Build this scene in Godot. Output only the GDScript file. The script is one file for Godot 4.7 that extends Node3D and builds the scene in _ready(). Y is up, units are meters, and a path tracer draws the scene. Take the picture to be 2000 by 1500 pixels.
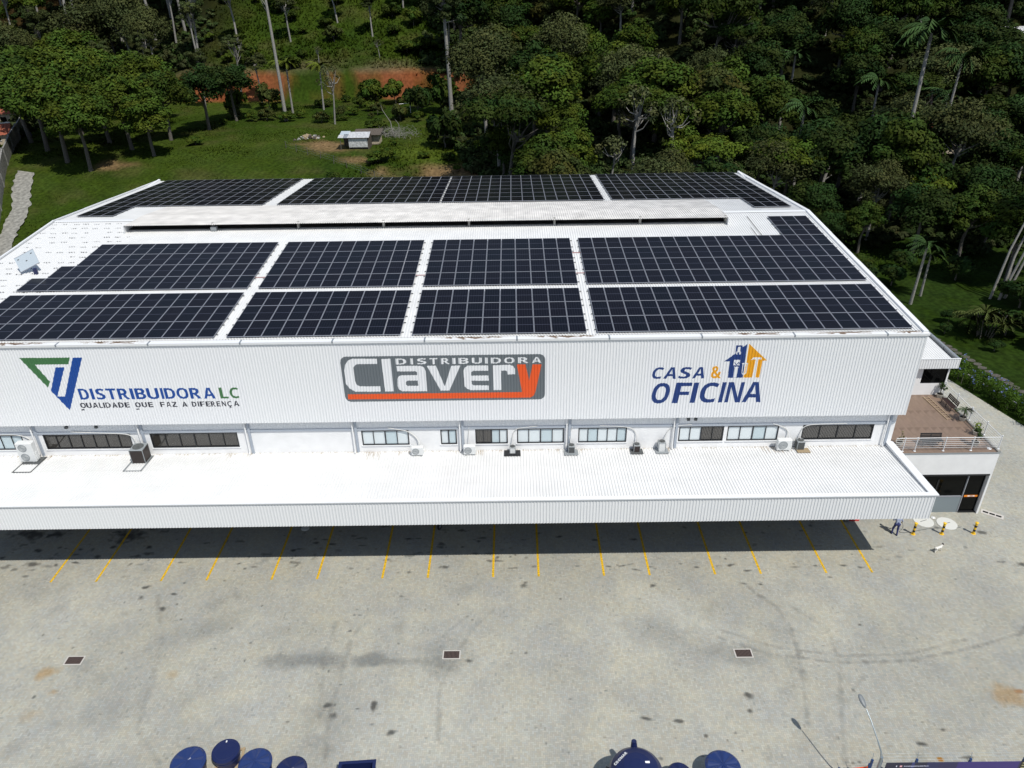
extends Node3D
# Warehouse with solar roof, yard, terrace annex and wooded hillside. Units are metres, y is up, the yard is y = 0.

const SUN_FROM := Vector3(0.37, 1.0, 0.47)
const PITCH_COL := 1.154      # spacing of solar panel columns
const PITCH_ROW := 2.268      # spacing of solar panel rows
const FRONT_TILT := 0.0597
const BACK_TILT := 0.0834
const RIDGE_Z := -22.7
const GREEN_PAINT := Color(0.25, 0.44, 0.27)
const BLUE_PAINT := Color(0.03, 0.27, 0.58)
const NAVY_PAINT := Color(0.09, 0.22, 0.47)
const WHITE_PAINT := Color(0.90, 0.905, 0.91)
const ORANGE_PAINT := Color(0.90, 0.35, 0.14)
const YELLOW_PAINT := Color(0.90, 0.63, 0.08)
const BLACK_PAINT := Color(0.13, 0.14, 0.19)
const GREY_PAINT := Color(0.40, 0.43, 0.45)

var M := {}
var names := {}
var rng := RandomNumberGenerator.new()
var noise := FastNoiseLite.new()
var rough := FastNoiseLite.new()
var cam: Camera3D
var logos := []
const LOGO_X := [[-33.4, -18.4], [-12.0, 2.4], [8.8, 17.2]]
const LOGO_PPM := 72.0
const FASCIA_TOP := 14.86
const FASCIA_BOTTOM := 8.72


# ---------------------------------------------------------------- mesh building
class Shape:
	var v := PackedVector3Array()
	var n := PackedVector3Array()
	var uv := PackedVector2Array()
	var uv2 := PackedVector2Array()
	var c := PackedColorArray()
	var col := Color.WHITE
	var use_uv := false
	var use_uv2 := false
	var use_c := false

	func tri(a: Vector3, b: Vector3, d: Vector3, nn := Vector3.ZERO) -> void:
		# a, b, d run counter-clockwise seen from outside
		var m := nn
		if m == Vector3.ZERO:
			m = (b - a).cross(d - a).normalized()
		v.append(a); v.append(d); v.append(b)
		for i in 3:
			n.append(m)
			if use_c: c.append(col)

	func quad(a: Vector3, b: Vector3, d: Vector3, e: Vector3) -> void:
		var m := (b - a).cross(d - a)
		if m.length_squared() < 1e-14:
			m = (d - a).cross(e - a)
		m = m.normalized()
		v.append(a); v.append(d); v.append(b)
		v.append(a); v.append(e); v.append(d)
		for i in 6:
			n.append(m)
			if use_c: c.append(col)

	func quad_uv(a: Vector3, b: Vector3, d: Vector3, e: Vector3, ua: Vector2, ub: Vector2, ud: Vector2, ue: Vector2) -> void:
		quad(a, b, d, e)
		use_uv = true
		uv.append(ua); uv.append(ud); uv.append(ub)
		uv.append(ua); uv.append(ue); uv.append(ud)

	func box(lo: Vector3, hi: Vector3, t := Transform3D.IDENTITY) -> void:
		var p := []
		for i in 8:
			p.append(t * Vector3(hi.x if i & 1 else lo.x, hi.y if i & 2 else lo.y, hi.z if i & 4 else lo.z))
		quad(p[4], p[5], p[7], p[6]); quad(p[1], p[0], p[2], p[3])
		quad(p[5], p[1], p[3], p[7]); quad(p[0], p[4], p[6], p[2])
		quad(p[6], p[7], p[3], p[2]); quad(p[0], p[1], p[5], p[4])

	func cbox(center: Vector3, size: Vector3, t := Transform3D.IDENTITY) -> void:
		box(center - size / 2, center + size / 2, t)

	# box with chamfered vertical and top edges
	func bevel_box(lo: Vector3, hi: Vector3, b: float, t := Transform3D.IDENTITY) -> void:
		var rings := []
		for s in [[lo.y, 0.0], [hi.y - b, 0.0], [hi.y, b]]:
			var g: float = s[1]
			var y: float = s[0]
			var x0 := lo.x + g
			var x1 := hi.x - g
			var z0 := lo.z + g
			var z1 := hi.z - g
			rings.append([t * Vector3(x0 + b, y, z1), t * Vector3(x1 - b, y, z1), t * Vector3(x1, y, z1 - b), t * Vector3(x1, y, z0 + b), t * Vector3(x1 - b, y, z0), t * Vector3(x0 + b, y, z0), t * Vector3(x0, y, z0 + b), t * Vector3(x0, y, z1 - b)])
		for k in 2:
			for i in 8:
				quad(rings[k][i], rings[k][(i + 1) % 8], rings[k + 1][(i + 1) % 8], rings[k + 1][i])
		var r: Array = rings[2]
		for i in range(1, 7):
			tri(r[0], r[i], r[i + 1])
		r = rings[0]
		for i in range(1, 7):
			tri(r[0], r[i + 1], r[i])

	# tube through points with radii; smooth normals
	func tube(pts: Array, radii: Array, sides := 8, caps := true) -> void:
		var rings := []
		var ref := Vector3(0.31, 0.2, 0.93)
		for i in pts.size():
			var d: Vector3 = (pts[mini(i + 1, pts.size() - 1)] - pts[maxi(i - 1, 0)]).normalized()
			var u := d.cross(ref)
			if u.length() < 0.05:
				u = d.cross(Vector3.RIGHT)
			u = u.normalized()
			var w := d.cross(u)
			var ring := []
			for k in sides:
				var a := TAU * k / sides
				var q := u * cos(a) + w * sin(a)
				ring.append([pts[i] + q * radii[i], q])
			rings.append(ring)
		for i in pts.size() - 1:
			for k in sides:
				var k2 := (k + 1) % sides
				var a: Array = rings[i][k]
				var b: Array = rings[i][k2]
				var d: Array = rings[i + 1][k2]
				var e: Array = rings[i + 1][k]
				v.append(a[0]); v.append(d[0]); v.append(b[0])
				v.append(a[0]); v.append(e[0]); v.append(d[0])
				n.append(a[1]); n.append(d[1]); n.append(b[1])
				n.append(a[1]); n.append(e[1]); n.append(d[1])
				if use_c:
					for q in 6: c.append(col)
		if caps:
			for end in [0, pts.size() - 1]:
				for k in range(1, sides - 1):
					if end == 0:
						tri(rings[end][0][0], rings[end][k + 1][0], rings[end][k][0])
					else:
						tri(rings[end][0][0], rings[end][k][0], rings[end][k + 1][0])

	# solid of revolution about +y at `at`; profile of (radius, height)
	func lathe(profile: Array, sides := 24, t := Transform3D.IDENTITY) -> void:
		for i in profile.size() - 1:
			var p: Vector2 = profile[i]
			var q: Vector2 = profile[i + 1]
			var slope := Vector2(q.y - p.y, p.x - q.x).normalized()
			for k in sides:
				var a := TAU * k / sides
				var b := TAU * (k + 1) / sides
				var da := Vector3(cos(a), 0, -sin(a))
				var db := Vector3(cos(b), 0, -sin(b))
				var A := t * (da * p.x + Vector3.UP * p.y)
				var B := t * (db * p.x + Vector3.UP * p.y)
				var D := t * (db * q.x + Vector3.UP * q.y)
				var E := t * (da * q.x + Vector3.UP * q.y)
				var na := (t.basis * (da * slope.x + Vector3.UP * slope.y)).normalized()
				var nb := (t.basis * (db * slope.x + Vector3.UP * slope.y)).normalized()
				v.append(A); v.append(D); v.append(B); v.append(A); v.append(E); v.append(D)
				n.append(na); n.append(nb); n.append(nb); n.append(na); n.append(na); n.append(nb)
				if use_c:
					for w in 6: c.append(col)

	func mesh(into: ArrayMesh = null) -> ArrayMesh:
		var a := []
		a.resize(Mesh.ARRAY_MAX)
		a[Mesh.ARRAY_VERTEX] = v
		a[Mesh.ARRAY_NORMAL] = n
		if use_uv: a[Mesh.ARRAY_TEX_UV] = uv
		if use_uv2: a[Mesh.ARRAY_TEX_UV2] = uv2
		if use_c: a[Mesh.ARRAY_COLOR] = c
		var m := into if into else ArrayMesh.new()
		m.add_surface_from_arrays(Mesh.PRIMITIVE_TRIANGLES, a)
		return m


func shape() -> Shape:
	return Shape.new()


func numbered(called: String) -> String:
	var k: int = names.get(called, -1) + 1
	names[called] = k
	return called if k == 0 else "%s_%03d" % [called, k]


func obj(called: String, s, mat: Material, parent: Node = self, at := Vector3.ZERO) -> MeshInstance3D:
	var o := MeshInstance3D.new()
	o.mesh = s.mesh() if s is Shape else s
	o.name = numbered(called) if parent == self else called
	if mat:
		o.material_override = mat
	parent.add_child(o, true)
	o.position = at
	return o


func tag(o: Node, label: String, category: String, group := "") -> Node:
	o.set_meta("label", label)
	o.set_meta("category", category)
	if group:
		o.set_meta("group", group)
	return o


func thing(called: String, label: String, category: String, at := Vector3.ZERO, turn := 0.0, group := "") -> Node3D:
	var o := Node3D.new()
	o.name = numbered(called)
	add_child(o, true)
	o.position = at
	o.rotation.y = turn
	tag(o, label, category, group)
	return o


func structure(o: Node) -> Node:
	o.set_meta("kind", "structure")
	return o


func lin(r: float, g: float, b: float) -> Color:
	return Color(r, g, b).linear_to_srgb()


func mat(c: Color, roughness := 0.8, metallic := 0.0, tex: Texture2D = null) -> StandardMaterial3D:
	var m := StandardMaterial3D.new()
	m.albedo_color = c
	m.roughness = roughness
	m.metallic = metallic
	if tex:
		m.albedo_texture = tex
	return m


func noise_image(w: int, h: int, freq: float, oct: int, seed_: int, lo: float, hi: float, tint := Color.WHITE) -> ImageTexture:
	var f := FastNoiseLite.new()
	f.seed = seed_
	f.frequency = freq
	f.fractal_octaves = oct
	var g := f.get_seamless_image(w, h)
	g.convert(Image.FORMAT_L8)
	var d := g.get_data()
	var o := PackedByteArray()
	o.resize(w * h * 3)
	for i in w * h:
		var t := lo + (hi - lo) * d[i] / 255.0
		o[i * 3] = int(clampf(t * tint.r, 0, 1) * 255)
		o[i * 3 + 1] = int(clampf(t * tint.g, 0, 1) * 255)
		o[i * 3 + 2] = int(clampf(t * tint.b, 0, 1) * 255)
	return ImageTexture.create_from_image(Image.create_from_data(w, h, false, Image.FORMAT_RGB8, o))


func world_mapped(m: StandardMaterial3D, metres: float) -> StandardMaterial3D:
	m.uv1_triplanar = true
	m.uv1_world_triplanar = true
	m.uv1_scale = Vector3.ONE / metres
	return m


# ---------------------------------------------------------------- terrain
func ss(a: float, b: float, x: float) -> float:
	var t := clampf((x - a) / (b - a), 0, 1)
	return t * t * (3 - 2 * t)


func foot_z(x: float) -> float:
	return -150.0 + ss(-5, 45, x) * 55.0


func ground_y(x: float, z: float) -> float:
	var d := -z - 52.0
	var base := 7.0 * ss(0, 50, d) * ss(60, 20, x) + 0.03 * maxf(0, d - 50)
	var foot := foot_z(x)
	var s := maxf(0, foot - z)
	var hill := 0.55 * s * s / (s + 14.0)
	var bank := 5.5 * ss(foot + 1.0, foot - 4.0, z) * ss(-95, -80, x) * ss(5, -8, x)
	return base + hill + bank


func ground_color(x: float, z: float) -> Color:
	var a := noise.get_noise_2d(x * 1.0, z * 1.0)
	var b := noise.get_noise_2d(x * 4.0 + 300, z * 4.0)
	var c := rough.get_noise_2d(x, z)
	var grass := Color(0.038, 0.070, 0.009).lerp(Color(0.066, 0.098, 0.014), clampf(0.5 + a * 1.2, 0, 1))
	grass = grass.lerp(Color(0.100, 0.098, 0.032), clampf(b * 1.4 - 0.15, 0, 0.6))
	var out := grass * (1.0 + 0.25 * c)
	# worn earth round the shed and along the track
	var dirt := Color(0.26, 0.17, 0.085)
	for q in [[-33.5, -101.5, 5.5], [-39.0, -104.0, 4.0], [-27.5, -91.5, 3.2], [-31.0, -93.0, 3.0], [-8.0, -88.0, 6.0], [-14.0, -86.0, 7.0], [-72.0, -92.0, 3.0], [-6.0, -93.0, 5.0]]:
		var r: float = Vector2((x - q[0]) * 0.75, (z - q[1]) * 1.5).length() / q[2]
		out = out.lerp(dirt * (1 + 0.3 * c), clampf((1.0 - r + b * 0.9 + c * 0.35) * 1.6, 0, 0.85))
	# rank lime-green grass right of the shed
	var lush := clampf((1.0 - Vector2((x + 15.0) / 12.0, (z + 93.0) / 7.5).length() + a * 0.8) * 1.5, 0, 0.8)
	out = out.lerp(Color(0.095, 0.135, 0.018) * (1 + 0.3 * c), lush)
	# the cut red bank
	var foot := foot_z(x)
	if x > -96 and x < 8:
		var on := ss(foot + 2.5, foot - 0.3, z) * ss(foot - 5.5, foot - 3.2, z)
		var red := Color(0.25, 0.075, 0.028).lerp(Color(0.33, 0.125, 0.055), clampf(0.5 + b, 0, 1))
		out = out.lerp(red * (1 + 0.3 * c), clampf(on * (0.75 + a * 2.4 + b * 1.6) * ss(-84, -72, x) * ss(-4, -14, x), 0, 1))
		var dry := ss(foot - 3.0, foot - 4.6, z) * ss(foot - 11, foot - 6, z)
		out = out.lerp(Color(0.16, 0.14, 0.075) * (1 + 0.3 * c), clampf(dry * (0.5 + b), 0, 0.7))
	# red earth above the houses on the far left
	if x < -118 and z < -150:
		out = out.lerp(Color(0.27, 0.085, 0.03) * (1 + 0.3 * c), clampf(0.9 + a * 2.0 + b, 0, 1))
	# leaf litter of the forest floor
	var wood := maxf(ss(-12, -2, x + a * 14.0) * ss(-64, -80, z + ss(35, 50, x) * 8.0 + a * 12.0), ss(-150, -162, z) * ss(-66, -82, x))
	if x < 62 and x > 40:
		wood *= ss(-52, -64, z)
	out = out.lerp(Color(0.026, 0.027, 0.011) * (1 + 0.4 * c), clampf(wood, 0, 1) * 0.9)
	if x > 40 and z > -64:
		out = out.lerp(Color(0.026, 0.050, 0.008) * (1 + 0.3 * c), ss(40, 44, x) * 0.9)  # right lawn: partial shade painted into the grass colour
	return Color(maxf(out.r, 0.005), maxf(out.g, 0.005), maxf(out.b, 0.003))


func build_ground() -> void:
	var xs := []
	var zs := []
	var x := -620.0
	while x < 620.0:
		xs.append(x)
		x += 1.6 if absf(x) < 128.0 else (6.0 if absf(x) < 190 else 30.0)
	var z := 260.0
	while z > -520.0:
		zs.append(z)
		z -= 20.0 if z > 60 else (8.0 if z > -12 else (1.6 if z > -215 else 20.0))
	var pts := PackedVector3Array()
	var nor := PackedVector3Array()
	var col := PackedColorArray()
	var idx := PackedInt32Array()
	for j in zs.size():
		for i in xs.size():
			var px: float = xs[i]
			var pz: float = zs[j]
			var y := ground_y(px, pz)
			var wild := ss(-50, -60, pz) + ss(44, 50, px)
			y += clampf(wild, 0, 1) * (0.25 * rough.get_noise_2d(px * 0.6, pz * 0.6) + 0.12 * rough.get_noise_2d(px * 3, pz * 3)) - 0.07
			if px > 44 and pz > -60:
				y -= 0.25 * ss(44, 50, px)
			pts.append(Vector3(px, y, pz))
			var e := 0.5
			nor.append(Vector3(ground_y(px - e, pz) - ground_y(px + e, pz), 2 * e, ground_y(px, pz - e) - ground_y(px, pz + e)).normalized())
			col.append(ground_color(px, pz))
	var w := xs.size()
	for j in zs.size() - 1:
		for i in w - 1:
			var a := j * w + i
			idx.append(a); idx.append(a + w); idx.append(a + 1)
			idx.append(a + 1); idx.append(a + w); idx.append(a + w + 1)
	var arr := []
	arr.resize(Mesh.ARRAY_MAX)
	arr[Mesh.ARRAY_VERTEX] = pts
	arr[Mesh.ARRAY_NORMAL] = nor
	arr[Mesh.ARRAY_COLOR] = col
	arr[Mesh.ARRAY_INDEX] = idx
	var mesh := ArrayMesh.new()
	mesh.add_surface_from_arrays(Mesh.PRIMITIVE_TRIANGLES, arr)
	structure(obj("ground", mesh, M.earth))


# ---------------------------------------------------------------- computed pictures
func paver_texture() -> ImageTexture:
	# herringbone of 2:1 blocks, 64 x 64 units of 16 pixels
	var im := Image.create(1024, 1024, false, Image.FORMAT_RGB8)
	var tones := {}
	var base := Color(0.695, 0.690, 0.655)
	im.fill(base * 0.9)
	for j in 64:
		for i in 64:
			var m := posmod(i - j, 4)
			if m == 1 or m == 2:
				continue
			var t := rng.randf_range(-0.03, 0.03)
			var warm := rng.randf_range(-0.012, 0.014)
			var c := Color(base.r + t + warm, base.g + t, base.b + t - warm)
			if rng.randf() < 0.05:
				c = c * 0.94
			elif rng.randf() < 0.06:
				c = c * 1.035
			if m == 0:
				im.fill_rect(Rect2i(i * 16 + 1, j * 16 + 1, 30, 14), c)
				if i == 63:
					im.fill_rect(Rect2i(0, j * 16 + 1, 15, 14), c)
			else:
				im.fill_rect(Rect2i(i * 16 + 1, j * 16 + 1, 14, 30), c)
				if j == 63:
					im.fill_rect(Rect2i(i * 16 + 1, 0, 14, 15), c)
	return ImageTexture.create_from_image(im)


const YARD_X0 := -92.0
const YARD_Z0 := -52.0
const YARD_W := 160.0
const YARD_D := 110.0
var yard_w := 2048
var yard_h := 1408
var yard: PackedByteArray


func blot(cx: float, cz: float, rx: float, rz: float, c: Color, k: float, edge := 0.5, turn := 0.0, grain := 6.0) -> void:
	# soaks a ragged patch of colour into the yard's stain map
	var sx := yard_w / YARD_W
	var sz := yard_h / YARD_D
	var reach := maxf(rx, rz) * 1.5
	var ct := cos(turn)
	var st := sin(turn)
	for j in range(maxi(0, int((cz - reach - YARD_Z0) * sz)), mini(yard_h, int((cz + reach - YARD_Z0) * sz) + 1)):
		var z := YARD_Z0 + (j + 0.5) / sz
		for i in range(maxi(0, int((cx - reach - YARD_X0) * sx)), mini(yard_w, int((cx + reach - YARD_X0) * sx) + 1)):
			var x := YARD_X0 + (i + 0.5) / sx
			var dx := x - cx
			var dz := z - cz
			var r := Vector2((dx * ct + dz * st) / rx, (-dx * st + dz * ct) / rz).length()
			if r > 1.5:
				continue
			var a := clampf((1.0 - r + 0.75 * rough.get_noise_2d(x * grain, z * grain)) / edge, 0, 1) * k
			if a <= 0:
				continue
			var o := (j * yard_w + i) * 3
			yard[o] = int(lerpf(yard[o], c.r * 255, a))
			yard[o + 1] = int(lerpf(yard[o + 1], c.g * 255, a))
			yard[o + 2] = int(lerpf(yard[o + 2], c.b * 255, a))


func trail(points: Array, width: float, c: Color, k: float) -> void:
	for i in points.size() - 1:
		var a: Vector2 = points[i]
		var b: Vector2 = points[i + 1]
		var steps := int(a.distance_to(b) / (width * 0.9)) + 1
		for s in steps:
			var p := a.lerp(b, float(s) / steps)
			blot(p.x, p.y, width, width * 0.8, c, k * rng.randf_range(0.3, 1.0), 1.0, 0.0, 5.0)


func yard_texture() -> ImageTexture:
	var f := FastNoiseLite.new()
	f.seed = 11
	f.frequency = 0.006
	f.fractal_octaves = 6
	f.fractal_gain = 0.6
	var g := f.get_image(yard_w, yard_h)
	g.convert(Image.FORMAT_L8)
	f.seed = 5
	f.frequency = 0.02
	var g2 := f.get_image(yard_w, yard_h)
	g2.convert(Image.FORMAT_L8)
	var d := g.get_data()
	var e := g2.get_data()
	yard = PackedByteArray()
	yard.resize(yard_w * yard_h * 3)
	for i in yard_w * yard_h:
		var t := (d[i] - 128) / 128.0
		var u := (e[i] - 128) / 128.0
		var v := 0.90 + 0.055 * t + 0.035 * u
		yard[i * 3] = int(clampf(v + 0.018 * u + 0.008, 0, 1) * 255)
		yard[i * 3 + 1] = int(clampf(v + 0.006 * u + 0.004, 0, 1) * 255)
		yard[i * 3 + 2] = int(clampf(v - 0.028 * u - 0.012, 0, 1) * 255)
	var oil := Color(0.30, 0.30, 0.30)
	var damp := Color(0.66, 0.67, 0.68)
	var rust := Color(0.86, 0.70, 0.50)
	var pale := Color(1.0, 1.0, 0.99)
	# pale swept strips and damp spreads
	blot(10.5, 10.4, 1.2, 6.5, pale, 0.6, 0.9, -0.95, 2.0)
	blot(18.5, 8.0, 2.0, 4.0, pale, 0.35, 0.9, -0.7, 2.0)
	blot(-6.0, 19.0, 9.0, 4.0, pale, 0.45, 1.0, 0.2, 1.2)
	blot(-1.0, 17.0, 5.0, 3.0, pale, 0.35, 1.0, 0.2, 1.2)
	blot(-3.9, 13.5, 2.6, 1.3, damp, 0.55, 0.9, 0.0, 2.0)
	blot(-11.5, 13.4, 5.0, 0.75, damp, 0.7, 0.6, 0.04, 2.0)
	blot(-8.0, 13.6, 3.4, 0.5, damp, 0.6, 0.6, 0.0, 2.0)
	blot(-20.0, 11.0, 4.2, 1.1, damp, 0.4, 0.9, -0.55, 1.6)
	blot(-23.5, 16.0, 3.5, 2.0, damp, 0.3, 1.0, 0.5, 1.6)
	blot(-10.8, 17.0, 2.0, 4.0, damp, 0.3, 1.0, 0.0, 1.6)
	blot(13.5, 13.3, 2.6, 1.1, damp, 0.45, 0.8, 0.0, 2.0)
	blot(24.0, 14.5, 7.0, 4.0, damp, 0.25, 1.0, 0.2, 1.0)
	blot(9.0, 12.0, 2.6, 2.4, damp, 0.28, 1.0, 0.2, 1.6)
	# oil
	for q in [[-23.0, 7.85, 0.36, 0.11], [-23.1, 9.1, 0.34, 0.30], [-25.0, 8.1, 0.3, 0.24], [-25.1, 7.2, 0.35, 0.16], [0.36, 7.45, 0.42, 0.22], [0.5, 7.2, 0.18, 0.16], [-3.0, 13.6, 0.22, 0.14], [7.3, 5.65, 0.62, 0.09], [6.2, 5.7, 0.3, 0.08], [8.2, 6.1, 0.35, 0.1], [14.8, 5.7, 0.42, 0.12], [15.6, 6.3, 0.34, 0.1], [15.1, 7.5, 0.30, 0.13], [16.2, 7.6, 0.16, 0.08], [9.0, 7.6, 0.24, 0.16], [-34.1, 4.8, 0.6, 0.35], [-32.4, 4.9, 0.26, 0.2], [-34.4, 3.4, 0.4, 0.18], [-31.5, 3.3, 0.3, 0.16], [-28.6, 1.9, 1.3, 0.9], [-36.0, 1.6, 1.6, 0.6], [-34.0, 1.6, 1.0, 0.4], [-29.2, 3.1, 0.2, 0.3], [-26.6, 3.2, 0.25, 0.2], [-14.5, 2.9, 0.3, 0.15], [-13.4, 3.1, 0.34, 0.13], [-16.0, 3.7, 0.24, 0.16], [-11.6, 2.5, 0.4, 0.1], [3.0, 2.6, 0.3, 0.12], [8.4, 3.0, 0.34, 0.16], [16.6, 2.4, 0.2, 0.1], [-8.2, 16.7, 0.22, 0.4], [-10.8, 16.6, 0.35, 0.2], [-10.3, 17.3, 0.3, 0.25], [13.0, 16.3, 0.26, 0.4], [12.8, 17.3, 0.2, 0.15], [21.0, 7.0, 0.3, 0.1], [20.5, 5.9, 0.22, 0.12], [22.4, 5.9, 0.3, 0.1], [23.4, 6.1, 0.34, 0.1], [24.1, 5.5, 0.3, 0.1], [19.0, 6.0, 0.35, 0.09], [12.3, 5.9, 0.28, 0.08], [-19.5, 5.0, 0.2, 0.1], [-7.7, 8.3, 0.2, 0.12], [21.3, 19.4, 0.3, 0.14], [23.2, 20.2, 0.4, 0.12], [22.8, 18.6, 0.2, 0.12], [19.0, 16.0, 0.14, 0.2], [25.5, 19.5, 0.25, 0.15], [17.0, 19.0, 0.12, 0.16], [7.0, 17.7, 0.5, 0.1], [8.8, 17.9, 0.4, 0.12], [10.0, 18.8, 0.12, 0.12], [-7.0, 18.4, 0.3, 0.2], [34.4, 6.0, 0.5, 0.3]]:
		blot(q[0], q[1], q[2], q[3], oil, 0.7, 0.8, rng.randf_range(-0.3, 0.3), 9.0)
	for i in 260:
		blot(rng.randf_range(-40, 40), rng.randf_range(1.5, 21), rng.randf_range(0.05, 0.14), rng.randf_range(0.04, 0.10), oil, rng.randf_range(0.15, 0.6), 0.6, 0.0, 14.0)
	for i in 160:
		blot(rng.randf_range(-40, 0) if i % 2 else rng.randf_range(-38, 36), rng.randf_range(0.5, 6.2), rng.randf_range(0.1, 0.45), rng.randf_range(0.06, 0.2), oil, rng.randf_range(0.2, 0.6), 0.6, 0.0, 12.0)
	for i in 130:
		blot(rng.randf_range(-42, 42), rng.randf_range(4, 22), rng.randf_range(0.4, 1.6), rng.randf_range(0.3, 0.9), damp if i % 2 else pale, rng.randf_range(0.1, 0.3), 0.9, rng.randf() * 3, 3.0)
	# rust-coloured earth spills
	blot(-27.9, 14.1, 0.85, 0.5, rust, 0.6, 0.6, -0.5, 3.0)
	blot(-26.9, 15.5, 0.4, 0.3, rust, 0.4, 0.6, 0.0, 3.0)
	blot(-27.5, 17.0, 0.8, 0.5, rust, 0.3, 0.8, 0.0, 3.0)
	blot(-20.4, 14.4, 0.5, 0.4, rust, 0.4, 0.8, 0.0, 3.0)
	blot(27.6, 16.6, 1.5, 0.8, rust, 0.6, 0.7, 0.35, 3.0)
	blot(28.2, 16.2, 0.35, 0.2, Color(0.75, 0.48, 0.25), 0.6, 0.7, 0.0, 6.0)
	blot(21.8, 20.3, 0.16, 0.13, Color(0.85, 0.55, 0.15), 0.9, 0.5, 0.0, 6.0)
	blot(27.4, 20.4, 0.16, 0.13, Color(0.85, 0.55, 0.15), 0.9, 0.5, 0.0, 6.0)
	# tyre marks
	var tyre := Color(0.62, 0.62, 0.62)
	trail([Vector2(12.2, 12.0), Vector2(15.0, 13.4), Vector2(19.0, 14.1), Vector2(23.2, 14.0), Vector2(27.0, 13.2), Vector2(30.7, 12.1), Vector2(33.0, 10.4)], 0.20, tyre, 0.5)
	trail([Vector2(12.6, 11.5), Vector2(15.6, 12.9), Vector2(19.4, 13.6), Vector2(23.4, 13.5), Vector2(27.6, 12.4)], 0.16, tyre, 0.3)
	trail([Vector2(15.0, 7.5), Vector2(16.6, 9.6), Vector2(17.0, 11.5), Vector2(16.6, 14.5), Vector2(15.6, 18.5)], 0.22, tyre, 0.5)
	trail([Vector2(17.5, 9.5), Vector2(19.2, 11.5), Vector2(19.0, 14.0), Vector2(17.6, 18.0)], 0.2, tyre, 0.35)
	trail([Vector2(-9.6, 9.5), Vector2(-10.4, 12.2), Vector2(-10.6, 17.0), Vector2(-10.2, 20.0)], 0.22, tyre, 0.35)
	trail([Vector2(-11.6, 10.5), Vector2(-11.8, 13.0), Vector2(-11.0, 18.0)], 0.2, tyre, 0.3)
	trail([Vector2(-1.6, 9.6), Vector2(-3.0, 11.4), Vector2(-4.6, 15.5), Vector2(-4.4, 19.0)], 0.2, tyre, 0.35)
	trail([Vector2(-3.0, 9.8), Vector2(-4.6, 11.6), Vector2(-5.2, 12.4)], 0.18, tyre, 0.3)
	trail([Vector2(20.0, 15.0), Vector2(17.8, 17.4), Vector2(16.6, 21.0)], 0.18, tyre, 0.25)
	trail([Vector2(-24, 8), Vector2(-22, 12), Vector2(-21, 18), Vector2(-18, 21)], 0.24, tyre, 0.3)
	var im := Image.create_from_data(yard_w, yard_h, false, Image.FORMAT_RGB8, yard)
	return ImageTexture.create_from_image(im)


func poly(k: int, c: Color, flat: Array) -> void:
	var pts := PackedVector2Array()
	for i in flat.size() / 2:
		pts.append(Vector2((flat[2 * i] - LOGO_X[k][0]) * LOGO_PPM, (FASCIA_TOP - flat[2 * i + 1]) * LOGO_PPM))
	fill(logos[k], pts, c)


func fill(im: Image, pts: PackedVector2Array, c: Color) -> void:
	var y0 := im.get_height()
	var y1 := 0
	for p in pts:
		y0 = mini(y0, int(p.y))
		y1 = maxi(y1, int(p.y) + 1)
	for y in range(maxi(0, y0), mini(im.get_height(), y1 + 1)):
		var cut := []
		for i in pts.size():
			var a := pts[i]
			var b := pts[(i + 1) % pts.size()]
			if (a.y <= y + 0.5) != (b.y <= y + 0.5):
				cut.append(a.x + (y + 0.5 - a.y) / (b.y - a.y) * (b.x - a.x))
		cut.sort()
		for i in cut.size() / 2:
			var xa := int(round(cut[2 * i]))
			var xb := int(round(cut[2 * i + 1]))
			if xb > xa:
				im.fill_rect(Rect2i(xa, y, xb - xa, 1), c)


var glyphs := {}


func glyph_faces(ch: String) -> PackedVector2Array:
	if ch == "I":   # plain stroke without bars
		return PackedVector2Array([Vector2(0, 0), Vector2(1, 0), Vector2(1, 1), Vector2(0, 0), Vector2(1, 1), Vector2(0, 1)])
	if not glyphs.has(ch):
		var t := TextMesh.new()
		var f := SystemFont.new()
		f.font_names = PackedStringArray(["Droid Sans"])
		f.font_weight = 700
		t.font = f
		t.text = ch
		t.font_size = 96
		t.pixel_size = 0.01
		t.depth = 0.0
		t.curve_step = 1.0
		var fv := t.get_faces()
		var lo := Vector2(1e9, 1e9)
		var hi := -lo
		for p in fv:
			lo = lo.min(Vector2(p.x, p.y))
			hi = hi.max(Vector2(p.x, p.y))
		var out := PackedVector2Array()
		for p in fv:
			out.append((Vector2(p.x, p.y) - lo) / (hi - lo))
		glyphs[ch] = out
	return glyphs[ch]


func glyph(k: int, c: Color, ch: String, box: Array) -> void:
	var o := Vector2(box[0], box[1])
	var u := Vector2(box[2], box[3]) - o
	var w := Vector2(box[4], box[5]) - o
	var f := glyph_faces(ch)
	for i in f.size() / 3:
		var flat := []
		for q in 3:
			var p := o + u * f[3 * i + q].x + w * f[3 * i + q].y
			flat.append(p.x)
			flat.append(p.y)
		poly(k, c, flat)


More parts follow.
